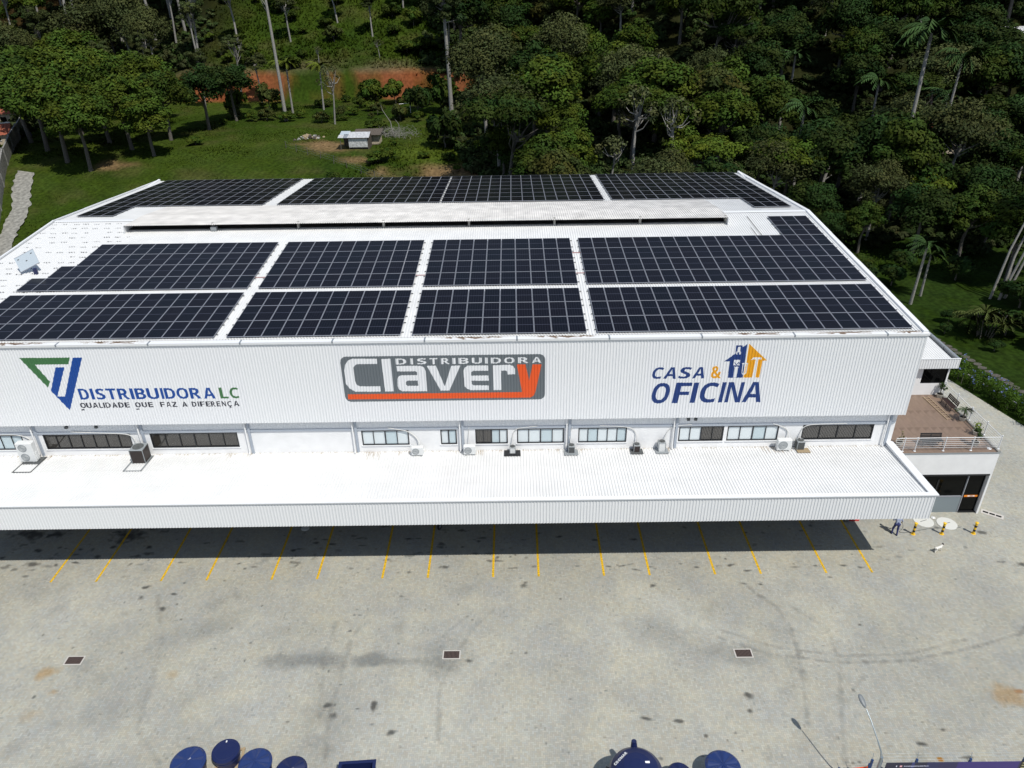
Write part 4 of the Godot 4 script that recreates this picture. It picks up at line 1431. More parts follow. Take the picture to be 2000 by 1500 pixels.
func cube_unit(x: float, z: float, wd: float, h: float, side: Material, label: String) -> void:
	var t := thing("air_conditioner", label, "air conditioner", Vector3(x, canopy_y(z), z), 0.0, "outdoor air conditioning units on the canopy")
	var s := shape()
	s.box(Vector3(-wd / 2 + 0.02, 0.06, -wd / 2 + 0.02), Vector3(wd / 2 - 0.02, h - 0.05, wd / 2 - 0.02))
	obj("casing", s, side, t)
	for k in 4:
		s = shape()
		var cx := (wd / 2 - 0.015) * (1 if k & 1 else -1)
		var cz := (wd / 2 - 0.015) * (1 if k & 2 else -1)
		s.box(Vector3(cx - 0.02, 0.0, cz - 0.02), Vector3(cx + 0.02, h - 0.05, cz + 0.02))
		obj("corner_post", s, M.ac_grille, t)
	var n := int(h / 0.09)
	for k in n:
		s = shape()
		s.box(Vector3(-wd / 2 + 0.02, 0.09 + k * 0.085, wd / 2 - 0.022), Vector3(wd / 2 - 0.02, 0.115 + k * 0.085, wd / 2 - 0.006))
		obj("louvre", s, side, t)
	s = shape()
	s.bevel_box(Vector3(-wd / 2, h - 0.06, -wd / 2), Vector3(wd / 2, h, wd / 2), 0.03)
	var lid := obj("lid", s, M.ac_grille, t)
	s = shape()
	s.lathe([Vector2(wd * 0.4, h), Vector2(wd * 0.4, h + 0.03), Vector2(wd * 0.34, h + 0.03), Vector2(wd * 0.32, h + 0.006), Vector2(0.07, h + 0.006)], 24)
	s.lathe([Vector2(0.08, h + 0.004), Vector2(0.08, h + 0.035), Vector2(0.0, h + 0.04)], 12)
	obj("fan_guard", s, M.board, lid)


func base_board(x: float, z: float, wx: float, wz: float, m: Material, label: String) -> void:
	var s := shape()
	var a := canopy_y(z - wz / 2) + 0.032
	var b := canopy_y(z + wz / 2) + 0.032
	var p := [Vector3(-wx / 2, a, z - wz / 2), Vector3(wx / 2, a, z - wz / 2), Vector3(wx / 2, b, z + wz / 2), Vector3(-wx / 2, b, z + wz / 2)]
	var u := Vector3(0, 0.04, 0)
	s.quad(p[3] + u, p[2] + u, p[1] + u, p[0] + u)
	s.quad(p[3], p[2], p[2] + u, p[3] + u)
	s.quad(p[2], p[1], p[1] + u, p[2] + u)
	s.quad(p[0], p[3], p[3] + u, p[0] + u)
	for k in s.v.size():
		s.v[k].z -= z
		s.v[k].y -= canopy_y(z)
	tag(obj("base_board", s, m, self, Vector3(x, canopy_y(z), z)), label, "board", "boards under the condensers")


func hose(points: Array, r: float, label: String) -> void:
	var c := Curve3D.new()
	for i in points.size():
		var p: Vector3 = points[i]
		var a: Vector3 = points[maxi(i - 1, 0)]
		var b: Vector3 = points[mini(i + 1, points.size() - 1)]
		var d := (b - a) * 0.17
		c.add_point(p, -d, d)
	var pts := []
	var rad := []
	var base: Vector3 = points[0]
	for p in c.tessellate(4, 4):
		pts.append(p - base)
		rad.append(r)
	var s := shape()
	s.tube(pts, rad, 7)
	tag(obj("refrigerant_hose", s, M.hose_white, self, base), label, "hose", "insulated hoses on the front wall")


func build_air_conditioning() -> void:
	split_unit(-34.5, 0.75, 1.15, 1.5, 0.48, 2, "tall white air conditioner with two stacked fans, leftmost on canopy")
	cube_unit(-26.55, 0.85, 0.95, 1.15, M.ac_brown, "large brown cube condenser with fan on top, between dark windows")
	split_unit(-7.0, 0.62, 0.85, 0.62, 0.34, 1, "white split air conditioner under the left white window")
	split_unit(-3.3, 0.60, 0.85, 0.66, 0.34, 1, "white split air conditioner beside the small two-pane window")
	base_board(-0.28, 0.62, 1.15, 0.75, M.black, "black board under the small white condenser")
	cube_unit(-0.25, 0.50, 0.42, 0.55, M.ac_white, "small white cube condenser standing on a black board")
	base_board(3.9, 0.62, 1.0, 0.75, M.ac_grille, "grey board under the small dark condenser in the middle")
	cube_unit(3.92, 0.52, 0.46, 0.62, M.board, "small dark cube condenser beside the middle downpipe")
	base_board(8.55, 0.60, 0.9, 0.7, M.board, "dark board under the condenser right of the five-pane window")
	cube_unit(8.55, 0.50, 0.46, 0.62, M.ac_brown, "small dark cube condenser right of the five-pane window")
	base_board(10.35, 0.58, 0.9, 0.7, M.ac_grille, "pale board under the slim white condenser")
	cube_unit(10.33, 0.45, 0.50, 0.80, M.ac_white, "slim white upright condenser left of the fifth downpipe")
	split_unit(18.95, 0.55, 1.0, 0.82, 0.38, 1, "large white split air conditioner below the right end windows")
	cube_unit(20.12, 0.45, 0.52, 0.75, M.board, "dark cube condenser right of the large white split unit")
	base_board(20.3, 0.75, 0.9, 0.6, M.pallet, "wooden board beside the rightmost dark condenser")
	hose([Vector3(-34.1, 6.9, 0.5), Vector3(-34.5, 7.4, 0.14), Vector3(-35.3, 7.78, 0.12), Vector3(-36.8, 7.82, 0.12)], 0.035, "white hose above the leftmost window")
	hose([Vector3(-26.9, 6.5, 0.3), Vector3(-27.1, 7.3, 0.14), Vector3(-27.5, 7.72, 0.13), Vector3(-29.0, 7.84, 0.12), Vector3(-31.4, 7.98, 0.12)], 0.035, "white hose curving over the left bronze window")
	hose([Vector3(-6.7, 6.5, 0.5), Vector3(-7.0, 7.0, 0.15), Vector3(-7.6, 7.62, 0.12), Vector3(-8.4, 7.86, 0.12), Vector3(-9.0, 7.97, 0.12)], 0.035, "white hose rising from the condenser under left white window")
	hose([Vector3(-3.3, 6.5, 0.4), Vector3(-3.36, 7.3, 0.12), Vector3(-3.3, 8.0, 0.13)], 0.025, "thin hose beside the two-pane window")
	hose([Vector3(-0.2, 6.4, 0.35), Vector3(-0.25, 7.1, 0.12), Vector3(0.0, 7.7, 0.12), Vector3(0.6, 7.86, 0.12), Vector3(1.5, 7.97, 0.12)], 0.03, "white hose above the black condenser board")
	hose([Vector3(3.9, 6.5, 0.35), Vector3(3.8, 7.2, 0.12), Vector3(4.0, 7.9, 0.12)], 0.025, "thin hose beside the middle downpipe")
	hose([Vector3(8.6, 6.5, 0.35), Vector3(8.5, 7.2, 0.12), Vector3(8.1, 7.7, 0.12), Vector3(7.0, 7.88, 0.12), Vector3(5.9, 7.92, 0.12)], 0.03, "white hose above the five-pane window")
	hose([Vector3(10.5, 6.7, 0.3), Vector3(10.7, 7.3, 0.12), Vector3(11.2, 7.8, 0.12), Vector3(12.4, 7.92, 0.12)], 0.03, "white hose rising from the slim white condenser")
	hose([Vector3(19.3, 6.7, 0.4), Vector3(19.25, 7.2, 0.12), Vector3(18.9, 7.6, 0.12), Vector3(18.1, 7.92, 0.12)], 0.035, "white hose above the large split unit")
	hose([Vector3(20.2, 6.6, 0.4), Vector3(20.15, 7.2, 0.12), Vector3(20.5, 7.72, 0.13), Vector3(21.6, 7.84, 0.12), Vector3(23.3, 7.86, 0.12)], 0.03, "white hose over the rightmost bronze window")


# ---------------------------------------------------------------- annex with the terrace
const TY := 5.55


func build_annex() -> void:
	var a := thing("annex_building", "white two-storey annex with dark shopfront and railed roof terrace", "building", Vector3(30.7, 0, 0))
	var ox := -30.7
	var s := shape()
	s.box(Vector3(26.82 + ox, 3.64, -0.1), Vector3(34.5 + ox, TY - 0.02, 0.55))
	obj("front_wall", s, M.wall, a)
	s = shape()
	s.box(Vector3(34.36 + ox, -0.05, -14.0), Vector3(34.5 + ox, 3.64, 0.55))
	s.box(Vector3(34.36 + ox, 3.64, -14.0), Vector3(34.5 + ox, TY - 0.02, -0.1))
	obj("side_wall", s, M.wall, a)
	s = shape()
	s.box(Vector3(26.82 + ox, -0.05, -14.0), Vector3(34.36 + ox, TY - 0.02, -13.8))
	obj("back_wall", s, M.wall, a)
	# terrace floor with uv in metres
	s = shape()
	s.use_uv = true
	var p := [Vector3(26.82 + ox, TY, 0.56), Vector3(34.52 + ox, TY, 0.56), Vector3(34.52 + ox, TY, -7.68), Vector3(26.82 + ox, TY, -7.68)]
	s.quad_uv(p[0], p[1], p[2], p[3], Vector2(0, 3.4), Vector2(3.2, 3.4), Vector2(3.2, 0), Vector2(0, 0))
	obj("terrace_floor", s, M.terrace, a)
	s = shape()
	s.box(Vector3(26.82 + ox, TY - 0.07, 0.552), Vector3(34.53 + ox, TY - 0.005, 0.60))
	obj("floor_edge", s, M.ac_grille, a)
	s = shape()
	s.box(Vector3(34.30 + ox, TY + 0.003, -7.6), Vector3(34.53 + ox, TY + 0.11, 0.56))
	obj("kerb", s, M.concrete, a)
	# shopfront
	var f := Node3D.new()
	f.name = "shopfront"
	a.add_child(f)
	s = shape()
	s.box(Vector3(27.6 + ox, 1.50, 0.22), Vector3(33.0 + ox, 3.50, 0.26))
	obj("glass", s, M.glass_dark, f)
	s = shape()
	s.box(Vector3(27.6 + ox, 0.0, 0.20), Vector3(32.98 + ox, 1.44, 0.34))
	obj("grey_panel", s, M.grey_panel, f)
	s = shape()
	s.box(Vector3(27.6 + ox, 1.445, 0.20), Vector3(33.0 + ox, 1.50, 0.36))
	obj("transom", s, M.alu, f)
	s = shape()
	s.box(Vector3(33.005 + ox, 0.0, 0.22), Vector3(33.07 + ox, 3.50, 0.36))
	obj("mullion", s, M.alu, f)
	s = shape()
	s.box(Vector3(27.6 + ox, 3.505, 0.2), Vector3(34.35 + ox, 3.64, 0.57))
	obj("head_frame", s, M.frame, f)
	s = shape()
	s.box(Vector3(30.9 + ox, 1.505, 0.262), Vector3(31.0 + ox, 3.0, 0.30))
	obj("pull_bar", s, M.black, f)
	s = shape()
	s.box(Vector3(33.08 + ox, 0.02, 0.24), Vector3(34.30 + ox, 3.49, 0.28))
	var door := obj("door", s, M.glass_dark, f)
	s = shape()
	s.box(Vector3(33.08 + ox, 0.0, 0.30), Vector3(34.35 + ox, 0.10, 0.42))
	obj("door_threshold", s, M.black, f)
	s = shape()
	s.box(Vector3(33.20 + ox, 1.38, 0.285), Vector3(34.22 + ox, 1.54, 0.295))
	obj("notice", s, M.orange, door)
	s = shape()
	s.box(Vector3(33.45 + ox, 1.41, 0.2955), Vector3(33.98 + ox, 1.51, 0.2985))
	obj("notice_text_field", s, M.white, door)
	s = shape()
	s.box(Vector3(33.62 + ox, 1.43, 0.299), Vector3(33.84 + ox, 1.49, 0.301))
	obj("notice_print", s, M.board, door)
	# upper room behind the terrace
	var u := Node3D.new()
	u.name = "upper_room"
	a.add_child(u)
	s = shape()
	var z0 := -7.68
	s.box(Vector3(26.82 + ox, TY, z0 - 0.2), Vector3(34.55 + ox, 6.62, z0)); s.box(Vector3(26.82 + ox, 7.93, z0 - 0.2), Vector3(34.55 + ox, 8.7, z0))
	s.box(Vector3(26.82 + ox, 6.62, z0 - 0.2), Vector3(32.45 + ox, 7.93, z0)); s.box(Vector3(34.42 + ox, 6.62, z0 - 0.2), Vector3(34.55 + ox, 7.93, z0))
	obj("front_wall", s, M.wall, u)
	s = shape()
	s.box(Vector3(34.35 + ox, TY, -13.8), Vector3(34.55 + ox, 8.7, z0 - 0.2))
	obj("side_wall", s, M.wall, u)
	s = shape()
	s.box(Vector3(32.45 + ox, 6.62, z0 - 0.10), Vector3(34.42 + ox, 7.93, z0 - 0.06))
	var g := obj("window", s, M.glass_dark, u)
	s = shape()
	for q in [[32.45, 34.42, 6.62, 6.67], [32.45, 34.42, 7.88, 7.93], [32.45, 32.5, 6.67, 7.88], [34.37, 34.42, 6.67, 7.88]]:
		s.box(Vector3(q[0] + ox, q[2], z0 - 0.06), Vector3(q[1] + ox, q[3], z0 + 0.003))
	obj("frame", s, M.frame, g)
	# its ribbed parapet and roof
	var zf := -7.15
	var lo := func(x): return Vector3(x, 8.22, zf)
	var hi := func(x): return Vector3(x, 9.05, zf)
	obj("parapet", sheet(26.8 + ox, 34.8 + ox, lo, hi, Vector3(0, 0, 0.032)), M.fascia, u)
	s = shape()
	s.box(Vector3(26.8 + ox, 9.05, zf - 0.06), Vector3(34.82 + ox, 9.09, zf + 0.04))
	s.box(Vector3(26.8 + ox, 8.2, zf - 0.06), Vector3(34.78 + ox, 9.05, zf - 0.004))
	obj("parapet_cap", s, M.trim, u)
	var fr := func(x): return Vector3(x, 8.80, zf - 0.07)
	var bk := func(x): return Vector3(x, 8.95, -13.9)
	obj("roof", sheet(26.8 + ox, 34.4 + ox, fr, bk, Vector3(0, 0.03, 0)), M.roof, u)
	for k in 3:
		s = shape()
		var za := zf - 0.1 - k * 2.2
		var zb := maxf(za - 2.14, -13.9)
		s.box(Vector3(34.62 + ox, 8.45, zb), Vector3(34.80 + ox, 9.045, za))
		obj("side_parapet", s, M.steel, u)
	s = shape()
	s.box(Vector3(34.42 + ox, 8.4, -13.9), Vector3(34.62 + ox, 8.70, zf - 0.07))
	obj("gutter", s, M.concrete_old, u)
	# railing: front run, then the right side
	var r := Node3D.new()
	r.name = "railing"
	a.add_child(r)
	var posts := [[27.64, 0.3], [28.51, 0.3], [30.55, 0.3], [32.52, 0.3], [34.46, 0.3], [34.46, -1.55], [34.46, -3.59], [34.46, -5.6], [34.46, -7.5]]
	for q in posts:
		s = shape()
		s.lathe([Vector2(0.09, TY + 0.005), Vector2(0.09, TY + 0.02), Vector2(0.034, TY + 0.04), Vector2(0.032, TY + 1.08), Vector2(0.05, TY + 1.1), Vector2(0.05, TY + 1.15), Vector2(0.0, TY + 1.16)], 10, Transform3D(Basis.IDENTITY, Vector3(q[0] + ox, 0.11 if q[0] > 34.0 else 0.0, q[1])))
		obj("post", s, M.railing, r)
	for k in 6:
		var y := TY + 0.28 + k * 0.165
		var rad := 0.026 if k == 5 else 0.011
		s = shape()
		s.tube([Vector3(27.0 + ox, y, 0.3), Vector3(34.46 + ox, y, 0.3)], [rad, rad], 7)
		obj("rail", s, M.railing, r)
		s = shape()
		s.tube([Vector3(34.46 + ox, y, 0.3), Vector3(34.46 + ox, y, -7.6)], [rad, rad], 7)
		obj("rail", s, M.railing, r)


func park_bench(at: Vector3, turn: float, length: float, m: Material, label: String) -> void:
	var t := thing("park_bench", label, "bench", at, turn, "benches on the terrace")
	for k in 3:
		var s := shape()
		var x := (-0.46 + 0.46 * k) * length
		s.tube([Vector3(x, 0, 0.24), Vector3(x, 0.40, 0.20), Vector3(x, 0.42, -0.18), Vector3(x, 0.85, -0.30)], [0.03, 0.03, 0.03, 0.025], 6)
		s.tube([Vector3(x, 0, -0.26), Vector3(x, 0.42, -0.16)], [0.03, 0.03], 6)
		obj("leg", s, m, t)
	for k in 4:
		var s := shape()
		s.box(Vector3(-length / 2, 0.43, -0.2 + k * 0.115), Vector3(length / 2, 0.46, -0.2 + k * 0.115 + 0.095))
		obj("seat_slat", s, m, t)
	for k in 3:
		var s := shape()
		var y := 0.54 + k * 0.12
		s.box(Vector3(-length / 2, y, -0.245 - k * 0.03), Vector3(length / 2, y + 0.095, -0.215 - k * 0.03))
		obj("back_slat", s, m, t)


func leafy(s: Shape, at: Vector3, r: float, n: int, size: float, tone: Color) -> void:
	for i in n:
		var d := Vector3(rng.randfn(), rng.randfn(), rng.randfn()).normalized()
		leaf(s, at + d * r * pow(rng.randf(), 0.4), (d + Vector3.UP * 0.5).normalized(), size * rng.randf_range(0.6, 1.3), tone * rng.randf_range(0.75, 1.25), d)


func leaf(s: Shape, p: Vector3, nrm: Vector3, size: float, tone: Color, soft: Vector3) -> void:
	var a := nrm.cross(Vector3(rng.randf() - 0.5, rng.randf() - 0.5, rng.randf() - 0.5)).normalized() * size
	var b := nrm.cross(a).normalized() * size * 0.55
	var nn := (nrm + soft).normalized()
	s.v.append(p - a); s.v.append(p + b); s.v.append(p - b)
	s.v.append(p - b); s.v.append(p + b); s.v.append(p + a)
	for i in 6:
		s.n.append(nn)
		s.c.append(tone)


func frond_plant(s: Shape, at: Vector3, n: int, length: float, droop: float, width: float, tone: Color, lift := 0.7) -> void:
	# arching feather leaves round a point
	for i in n:
		var a := TAU * (i + rng.randf() * 0.7) / n
		var l := length * rng.randf_range(0.75, 1.1)
		var up := lift * rng.randf_range(0.4, 1.3)
		var prev := at
		var dir := Vector3(cos(a), up, sin(a)).normalized()
		var c := tone * rng.randf_range(0.75, 1.25)
		for k in 9:
			var p := prev + dir * l / 9.0
			var side := dir.cross(Vector3.UP).normalized()
			var w := width * sin(PI * (k + 1.2) / 10.5)
			for sg in [-1, 1]:
				var tip: Vector3 = p + side * w * sg + dir * w * 0.35 - Vector3.UP * w * 0.35
				var q := prev.lerp(p, 0.25)
				var nn: Vector3 = (Vector3.UP + side * sg * 0.4).normalized()
				s.v.append(prev); s.v.append(tip); s.v.append(p)
				for e in 3:
					s.n.append(nn)
					s.c.append(c)
			prev = p
			dir = (dir - Vector3.UP * droop).normalized()


func potted_plant(at: Vector3, kind: int, label: String) -> void:
	var t := thing("potted_plant", label, "potted plant", at, 0.0, "potted plants on the terrace")
	var r := 0.26
	var s := shape()
	s.lathe([Vector2(r * 0.7, 0.0), Vector2(r, 0.28), Vector2(r * 1.05, 0.32), Vector2(r * 0.9, 0.32), Vector2(r * 0.88, 0.27), Vector2(0, 0.27)], 18)
	obj("pot", s, M.pot, t)
	s = shape()
	s.lathe([Vector2(r * 0.87, 0.272), Vector2(0, 0.285)], 12)
	obj("soil", s, M.soil, t)
	var stem := shape()
	var lf := shape()
	lf.use_c = true
	if kind == 0:
		for k in 4:
			var top := Vector3(rng.randf_range(-0.25, 0.25), rng.randf_range(0.8, 1.25), rng.randf_range(-0.25, 0.25))
			stem.tube([Vector3(0, 0.27, 0), top * Vector3(0.5, 0.6, 0.5), top], [0.025, 0.018, 0.01], 5)
			leafy(lf, top, 0.22, 26, 0.10, Color(0.035, 0.06, 0.02))
	elif kind == 1:
		stem.tube([Vector3(0, 0.27, 0), Vector3(0.03, 0.9, 0)], [0.06, 0.05], 7)
		frond_plant(lf, Vector3(0.03, 0.9, 0), 12, 0.75, 0.16, 0.16, Color(0.05, 0.085, 0.03))
	elif kind == 2:
		for k in 5:
			stem.tube([Vector3(0, 0.27, 0), Vector3(rng.randf_range(-0.3, 0.3), rng.randf_range(0.7, 1.2), rng.randf_range(-0.3, 0.3))], [0.012, 0.006], 5)
		leafy(lf, Vector3(0, 0.75, 0), 0.42, 70, 0.09, Color(0.14, 0.19, 0.03))
	else:
		for k in 5:
			var top := Vector3(rng.randf_range(-0.22, 0.22), rng.randf_range(0.5, 1.0), rng.randf_range(-0.22, 0.22))
			stem.tube([Vector3(0, 0.27, 0), top], [0.018, 0.008], 5)
			leafy(lf, top, 0.1, 8, 0.07, Color(0.10, 0.12, 0.03))
	obj("stem", stem, M.bark, t)
	obj("leaves", lf, M.leaf, t)


func build_terrace_things() -> void:
	rng.seed = 12
	park_bench(Vector3(33.95, TY, -5.65), -PI / 2, 1.5, M.bench_brown, "dark brown slatted park bench facing the ladder")
	park_bench(Vector3(30.0, TY, -0.42), 0.0, 1.55, M.bench_black, "black slatted park bench behind the front railing")
	var t := thing("ladder", "pale wooden ladder lying flat on the terrace floor", "ladder", Vector3(33.05, TY, -5.55), 0.055)
	for sgn in [-1, 1]:
		var s := shape()
		s.box(Vector3(sgn * 0.2 - 0.025, 0.002, -1.75), Vector3(sgn * 0.2 + 0.025, 0.07, 1.75))
		obj("side_rail", s, M.ladder, t)
	for k in 10:
		var s := shape()
		s.box(Vector3(-0.175, 0.02, -1.6 + k * 0.355 - 0.02), Vector3(0.175, 0.055, -1.6 + k * 0.355 + 0.02))
		obj("rung", s, M.ladder, t)
	potted_plant(Vector3(34.05, TY, -7.25), 0, "potted shrub with dark clustered leaves by the upper window")
	potted_plant(Vector3(34.05, TY, -3.75), 1, "potted small palm beside the right railing")
	potted_plant(Vector3(34.0, TY, -1.75), 2, "potted yellow-green leafy plant at the right railing")
	potted_plant(Vector3(33.15, TY, -0.35), 0, "small potted plant near the front right corner")
	potted_plant(Vector3(27.75, TY, -0.5), 3, "potted spindly plant at the left end of railing")
	tag(obj("paper_scrap", scrap(), M.white, self, Vector3(33.95, TY + 0.002, 0.12)), "white scrap on the terrace floor by the corner post", "litter")


# ---------------------------------------------------------------- tanks, lamp, banner at the front
func tank(at: Vector3, r: float, h: float, ridges: int, m: Material, label: String) -> void:
	var t := thing("water_tank", label, "water tank", at, rng.randf() * 3.0, "blue water tanks in the yard")
	var s := shape()
	s.lathe([Vector2(r * 0.80, 0), Vector2(r * 0.93, h - 0.12), Vector2(r * 0.97, h - 0.10), Vector2(r * 0.97, h - 0.04), Vector2(r * 0.94, h)], 36)
	obj("body", s, M.tank, t)
	# ribbed lid: alternating raised sectors
	s = shape()
	var n := ridges * 6
	var rise := func(k): return 0.075 if posmod(k, 6) in [1, 2] else (0.0 if posmod(k, 6) in [4, 5] else 0.04)
	for k in n:
		var a := TAU * k / n
		var b := TAU * (k + 1) / n
		var ra: float = rise.call(k)
		var rb: float = rise.call(k + 1)
		var da := Vector3(cos(a), 0, -sin(a))
		var db := Vector3(cos(b), 0, -sin(b))
		var pa := [da * r + Vector3.UP * (h - 0.02), da * r * 0.93 + Vector3.UP * (h + 0.02), da * r * 0.86 + Vector3.UP * (h + 0.03 + ra), da * r * 0.20 + Vector3.UP * (h + 0.10 + ra * 0.6)]
		var pb := [db * r + Vector3.UP * (h - 0.02), db * r * 0.93 + Vector3.UP * (h + 0.02), db * r * 0.86 + Vector3.UP * (h + 0.03 + rb), db * r * 0.20 + Vector3.UP * (h + 0.10 + rb * 0.6)]
		var dn := Vector3(0, -0.07, 0)
		s.quad(pa[0] + dn, pb[0] + dn, pb[0], pa[0])
		for q in 3:
			s.quad(pa[q], pb[q], pb[q + 1], pa[q + 1])
		s.tri(pa[3], pb[3], Vector3(0, h + 0.13, 0))
	obj("lid", s, m, t)


func build_front_things() -> void:
	rng.seed = 31
	tank(Vector3(-16.9, 0, 20.75), 0.88, 1.15, 6, M.tank_light, "blue water tank with ribbed lid, leftmost at bottom edge")
	tank(Vector3(-13.45, 0, 20.85), 0.84, 1.15, 7, M.tank_light, "pale blue shiny ribbed lid water tank, third from left")
	tank(Vector3(-11.55, 0, 21.2), 0.80, 1.05, 6, M.tank, "dark blue water tank with ribbed lid, right of shiny one")
	tank(Vector3(10.15, 0, 21.3), 0.88, 1.15, 8, M.tank_light, "blue ribbed lid water tank right of the big tank")
	tank(Vector3(7.95, 0, 21.55), 0.62, 0.95, 6, M.tank, "small dark blue tank just right of the big tank")
	var t := thing("pallet", "wooden pallet under the flat-lidded blue tank", "pallet", Vector3(-15.2, 0, 20.05), 0.15)
	for k in 7:
		var s := shape()
		s.box(Vector3(-0.72 + k * 0.21, 0.10, -0.72), Vector3(-0.72 + k * 0.21 + 0.14, 0.125, 0.72))
		obj("board", s, M.pallet, t)
	for k in 3:
		var s := shape()
		s.box(Vector3(-0.72, 0.0, -0.70 + k * 0.64), Vector3(0.68, 0.098, -0.70 + k * 0.64 + 0.1))
		obj("bearer", s, M.pallet, t)
	t = thing("water_tank", "dark blue flat-lidded water tank standing on a pallet", "water tank", Vector3(-15.28, 0.126, 20.0), 0.0, "blue water tanks in the yard")
	var b := shape()
	b.lathe([Vector2(0.60, 0), Vector2(0.66, 0.45), Vector2(0.69, 0.46), Vector2(0.69, 0.54), Vector2(0.66, 0.55), Vector2(0.68, 0.72)], 36)
	obj("body", b, M.tank, t)
	b = shape()
	b.lathe([Vector2(0.71, 0.64), Vector2(0.72, 0.72), Vector2(0.70, 0.78), Vector2(0.55, 0.80), Vector2(0.5, 0.79), Vector2(0, 0.83)], 36)
	obj("lid", b, M.tank, t)
	b = shape()
	b.cbox(Vector3(-0.1, 0.83, -0.5), Vector3(0.06, 0.03, 0.1))
	obj("tab", b, M.white, t)
	# big domed tank
	t = thing("large_water_tank", "big domed dark blue water tank with white lettering", "water tank", Vector3(5.65, 0, 22.1), 0.0)
	b = shape()
	b.lathe([Vector2(1.30, 0), Vector2(1.36, 1.3), Vector2(1.40, 1.32), Vector2(1.40, 1.42), Vector2(1.36, 1.45), Vector2(1.36, 1.75), Vector2(1.24, 2.1), Vector2(1.0, 2.36), Vector2(0.65, 2.52), Vector2(0.3, 2.58), Vector2(0, 2.59)], 48)
	obj("body", b, M.tank, t)
	b = shape()
	b.tube([Vector3(0.05, 1.9, -1.15), Vector3(0.05, 2.2, -1.35), Vector3(0.05, 2.35, -1.38)], [0.2, 0.15, 0.13], 14)
	obj("inlet_spout", b, M.tank, t)
	b = shape()
	b.tube([Vector3(-1.3, 1.6, -0.35), Vector3(-1.45, 1.62, -0.42)], [0.12, 0.12], 12)
	obj("side_flange", b, M.black, t)
	var tm := TextMesh.new()
	var f := SystemFont.new()
	f.font_names = PackedStringArray(["Droid Sans"])
	f.font_weight = 700
	tm.font = f
	tm.text = "COOMAR"
	tm.font_size = 32
	tm.pixel_size = 0.0062
	tm.depth = 0.02
	var o := obj("lettering", tm, M.white, t)
	var nn := Vector3(-0.40, 0.90, -0.18).normalized()
	var rt := (Vector3(0.82, 0, -0.57) - nn * Vector3(0.82, 0, -0.57).dot(nn)).normalized()
	o.transform = Transform3D(Basis(rt, nn.cross(rt), nn), Vector3(-0.77, 2.455, -0.36))
	b = shape()
	b.cbox(Vector3.ZERO, Vector3(0.22, 0.10, 0.02))
	o = obj("sticker", b, M.white, t)
	o.transform = Transform3D(Basis(Vector3.RIGHT, -PI / 2 + 0.1), Vector3(0.50, 2.555, -0.10))
	# blue crate
	t = thing("blue_crate", "open dark blue rectangular plastic tub at bottom edge", "tub", Vector3(-8.3, 0, 21.2), 0.06)
	b = shape()
	for q in [[-0.88, 0.88, -0.6, -0.52], [-0.88, 0.88, 0.52, 0.6], [-0.88, -0.8, -0.52, 0.52], [0.8, 0.88, -0.52, 0.52]]:
		b.box(Vector3(q[0], 0, q[2]), Vector3(q[1], 0.72, q[3]))
	obj("wall", b, M.tank, t)
	b = shape()
	for q in [[-0.95, 0.95, -0.67, -0.5], [-0.95, 0.95, 0.5, 0.67], [-0.95, -0.78, -0.5, 0.5], [0.78, 0.95, -0.5, 0.5]]:
		b.box(Vector3(q[0], 0.721, q[2]), Vector3(q[1], 0.78, q[3]))
	obj("rim", b, M.tank, t)
	b = shape()
	b.box(Vector3(-0.8, 0.02, -0.52), Vector3(0.8, 0.06, 0.52))
	obj("floor", b, M.tank_light, t)
	# street lamp
	t = thing("street_lamp", "thin grey street lamp with curved arm above the fence", "street lamp", Vector3(17.25, 0, 22.25), 0.0)
	b = shape()
	b.tube([Vector3(0, 0, 0), Vector3(-0.02, 3.1, 0)], [0.085, 0.07], 12)
	obj("post", b, M.galvanised, t)
	b = shape()
	b.tube([Vector3(-0.02, 2.9, 0), Vector3(-0.06, 3.35, -0.12), Vector3(-0.16, 3.75, -0.55), Vector3(-0.28, 4.2, -1.2), Vector3(-0.38, 4.45, -1.62)], [0.04, 0.036, 0.03, 0.028, 0.026], 9)
	obj("arm", b, M.galvanised, t)
	b = shape()
	var tr := Transform3D(Basis(Vector3.UP, 0.24) * Basis(Vector3.RIGHT, 0.45), Vector3(-0.40, 4.48, -1.66))
	var ring := []
	for q in [[0.0, 0.03, 0.03], [-0.12, 0.10, 0.06], [-0.35, 0.145, 0.075], [-0.55, 0.125, 0.06], [-0.66, 0.05, 0.03]]:
		var rr := []
		for k in 12:
			var a := TAU * k / 12
			rr.append(tr * Vector3(cos(a) * q[1], sin(a) * q[2], q[0]))
		ring.append(rr)
	for i in 4:
		for k in 12:
			b.quad(ring[i][k], ring[i][(k + 1) % 12], ring[i + 1][(k + 1) % 12], ring[i + 1][k])
	obj("lamp_head", b, M.lamp_glass, t)
	# fence with banner
	t = thing("banner_fence", "blue post fence carrying a long printed banner at bottom right", "fence", Vector3(22.0, 0, 21.75))
	var px := [-4.8, -4.35, -2.62, 0.0, 2.62, 5.2, 7.8]
	for x in px:
		b = shape()
		b.box(Vector3(x - 0.045, 0, -0.045), Vector3(x + 0.045, 2.18, 0.045))
		obj("post", b, M.blue_post, t)
		b = shape()
		b.tube([Vector3(x, 2.15, 0), Vector3(x + 0.1, 2.42, -0.2)], [0.012, 0.01], 5)
		obj("wire_bracket", b, M.galvanised, t)
	for k in 3:
		b = shape()
		b.tube([Vector3(-4.35, 2.14 + k * 0.12, -k * 0.09), Vector3(8.2, 2.14 + k * 0.12, -k * 0.09)], [0.006, 0.006], 4)
		obj("wire", b, M.galvanised, t)
	b = shape()
	b.use_uv = true
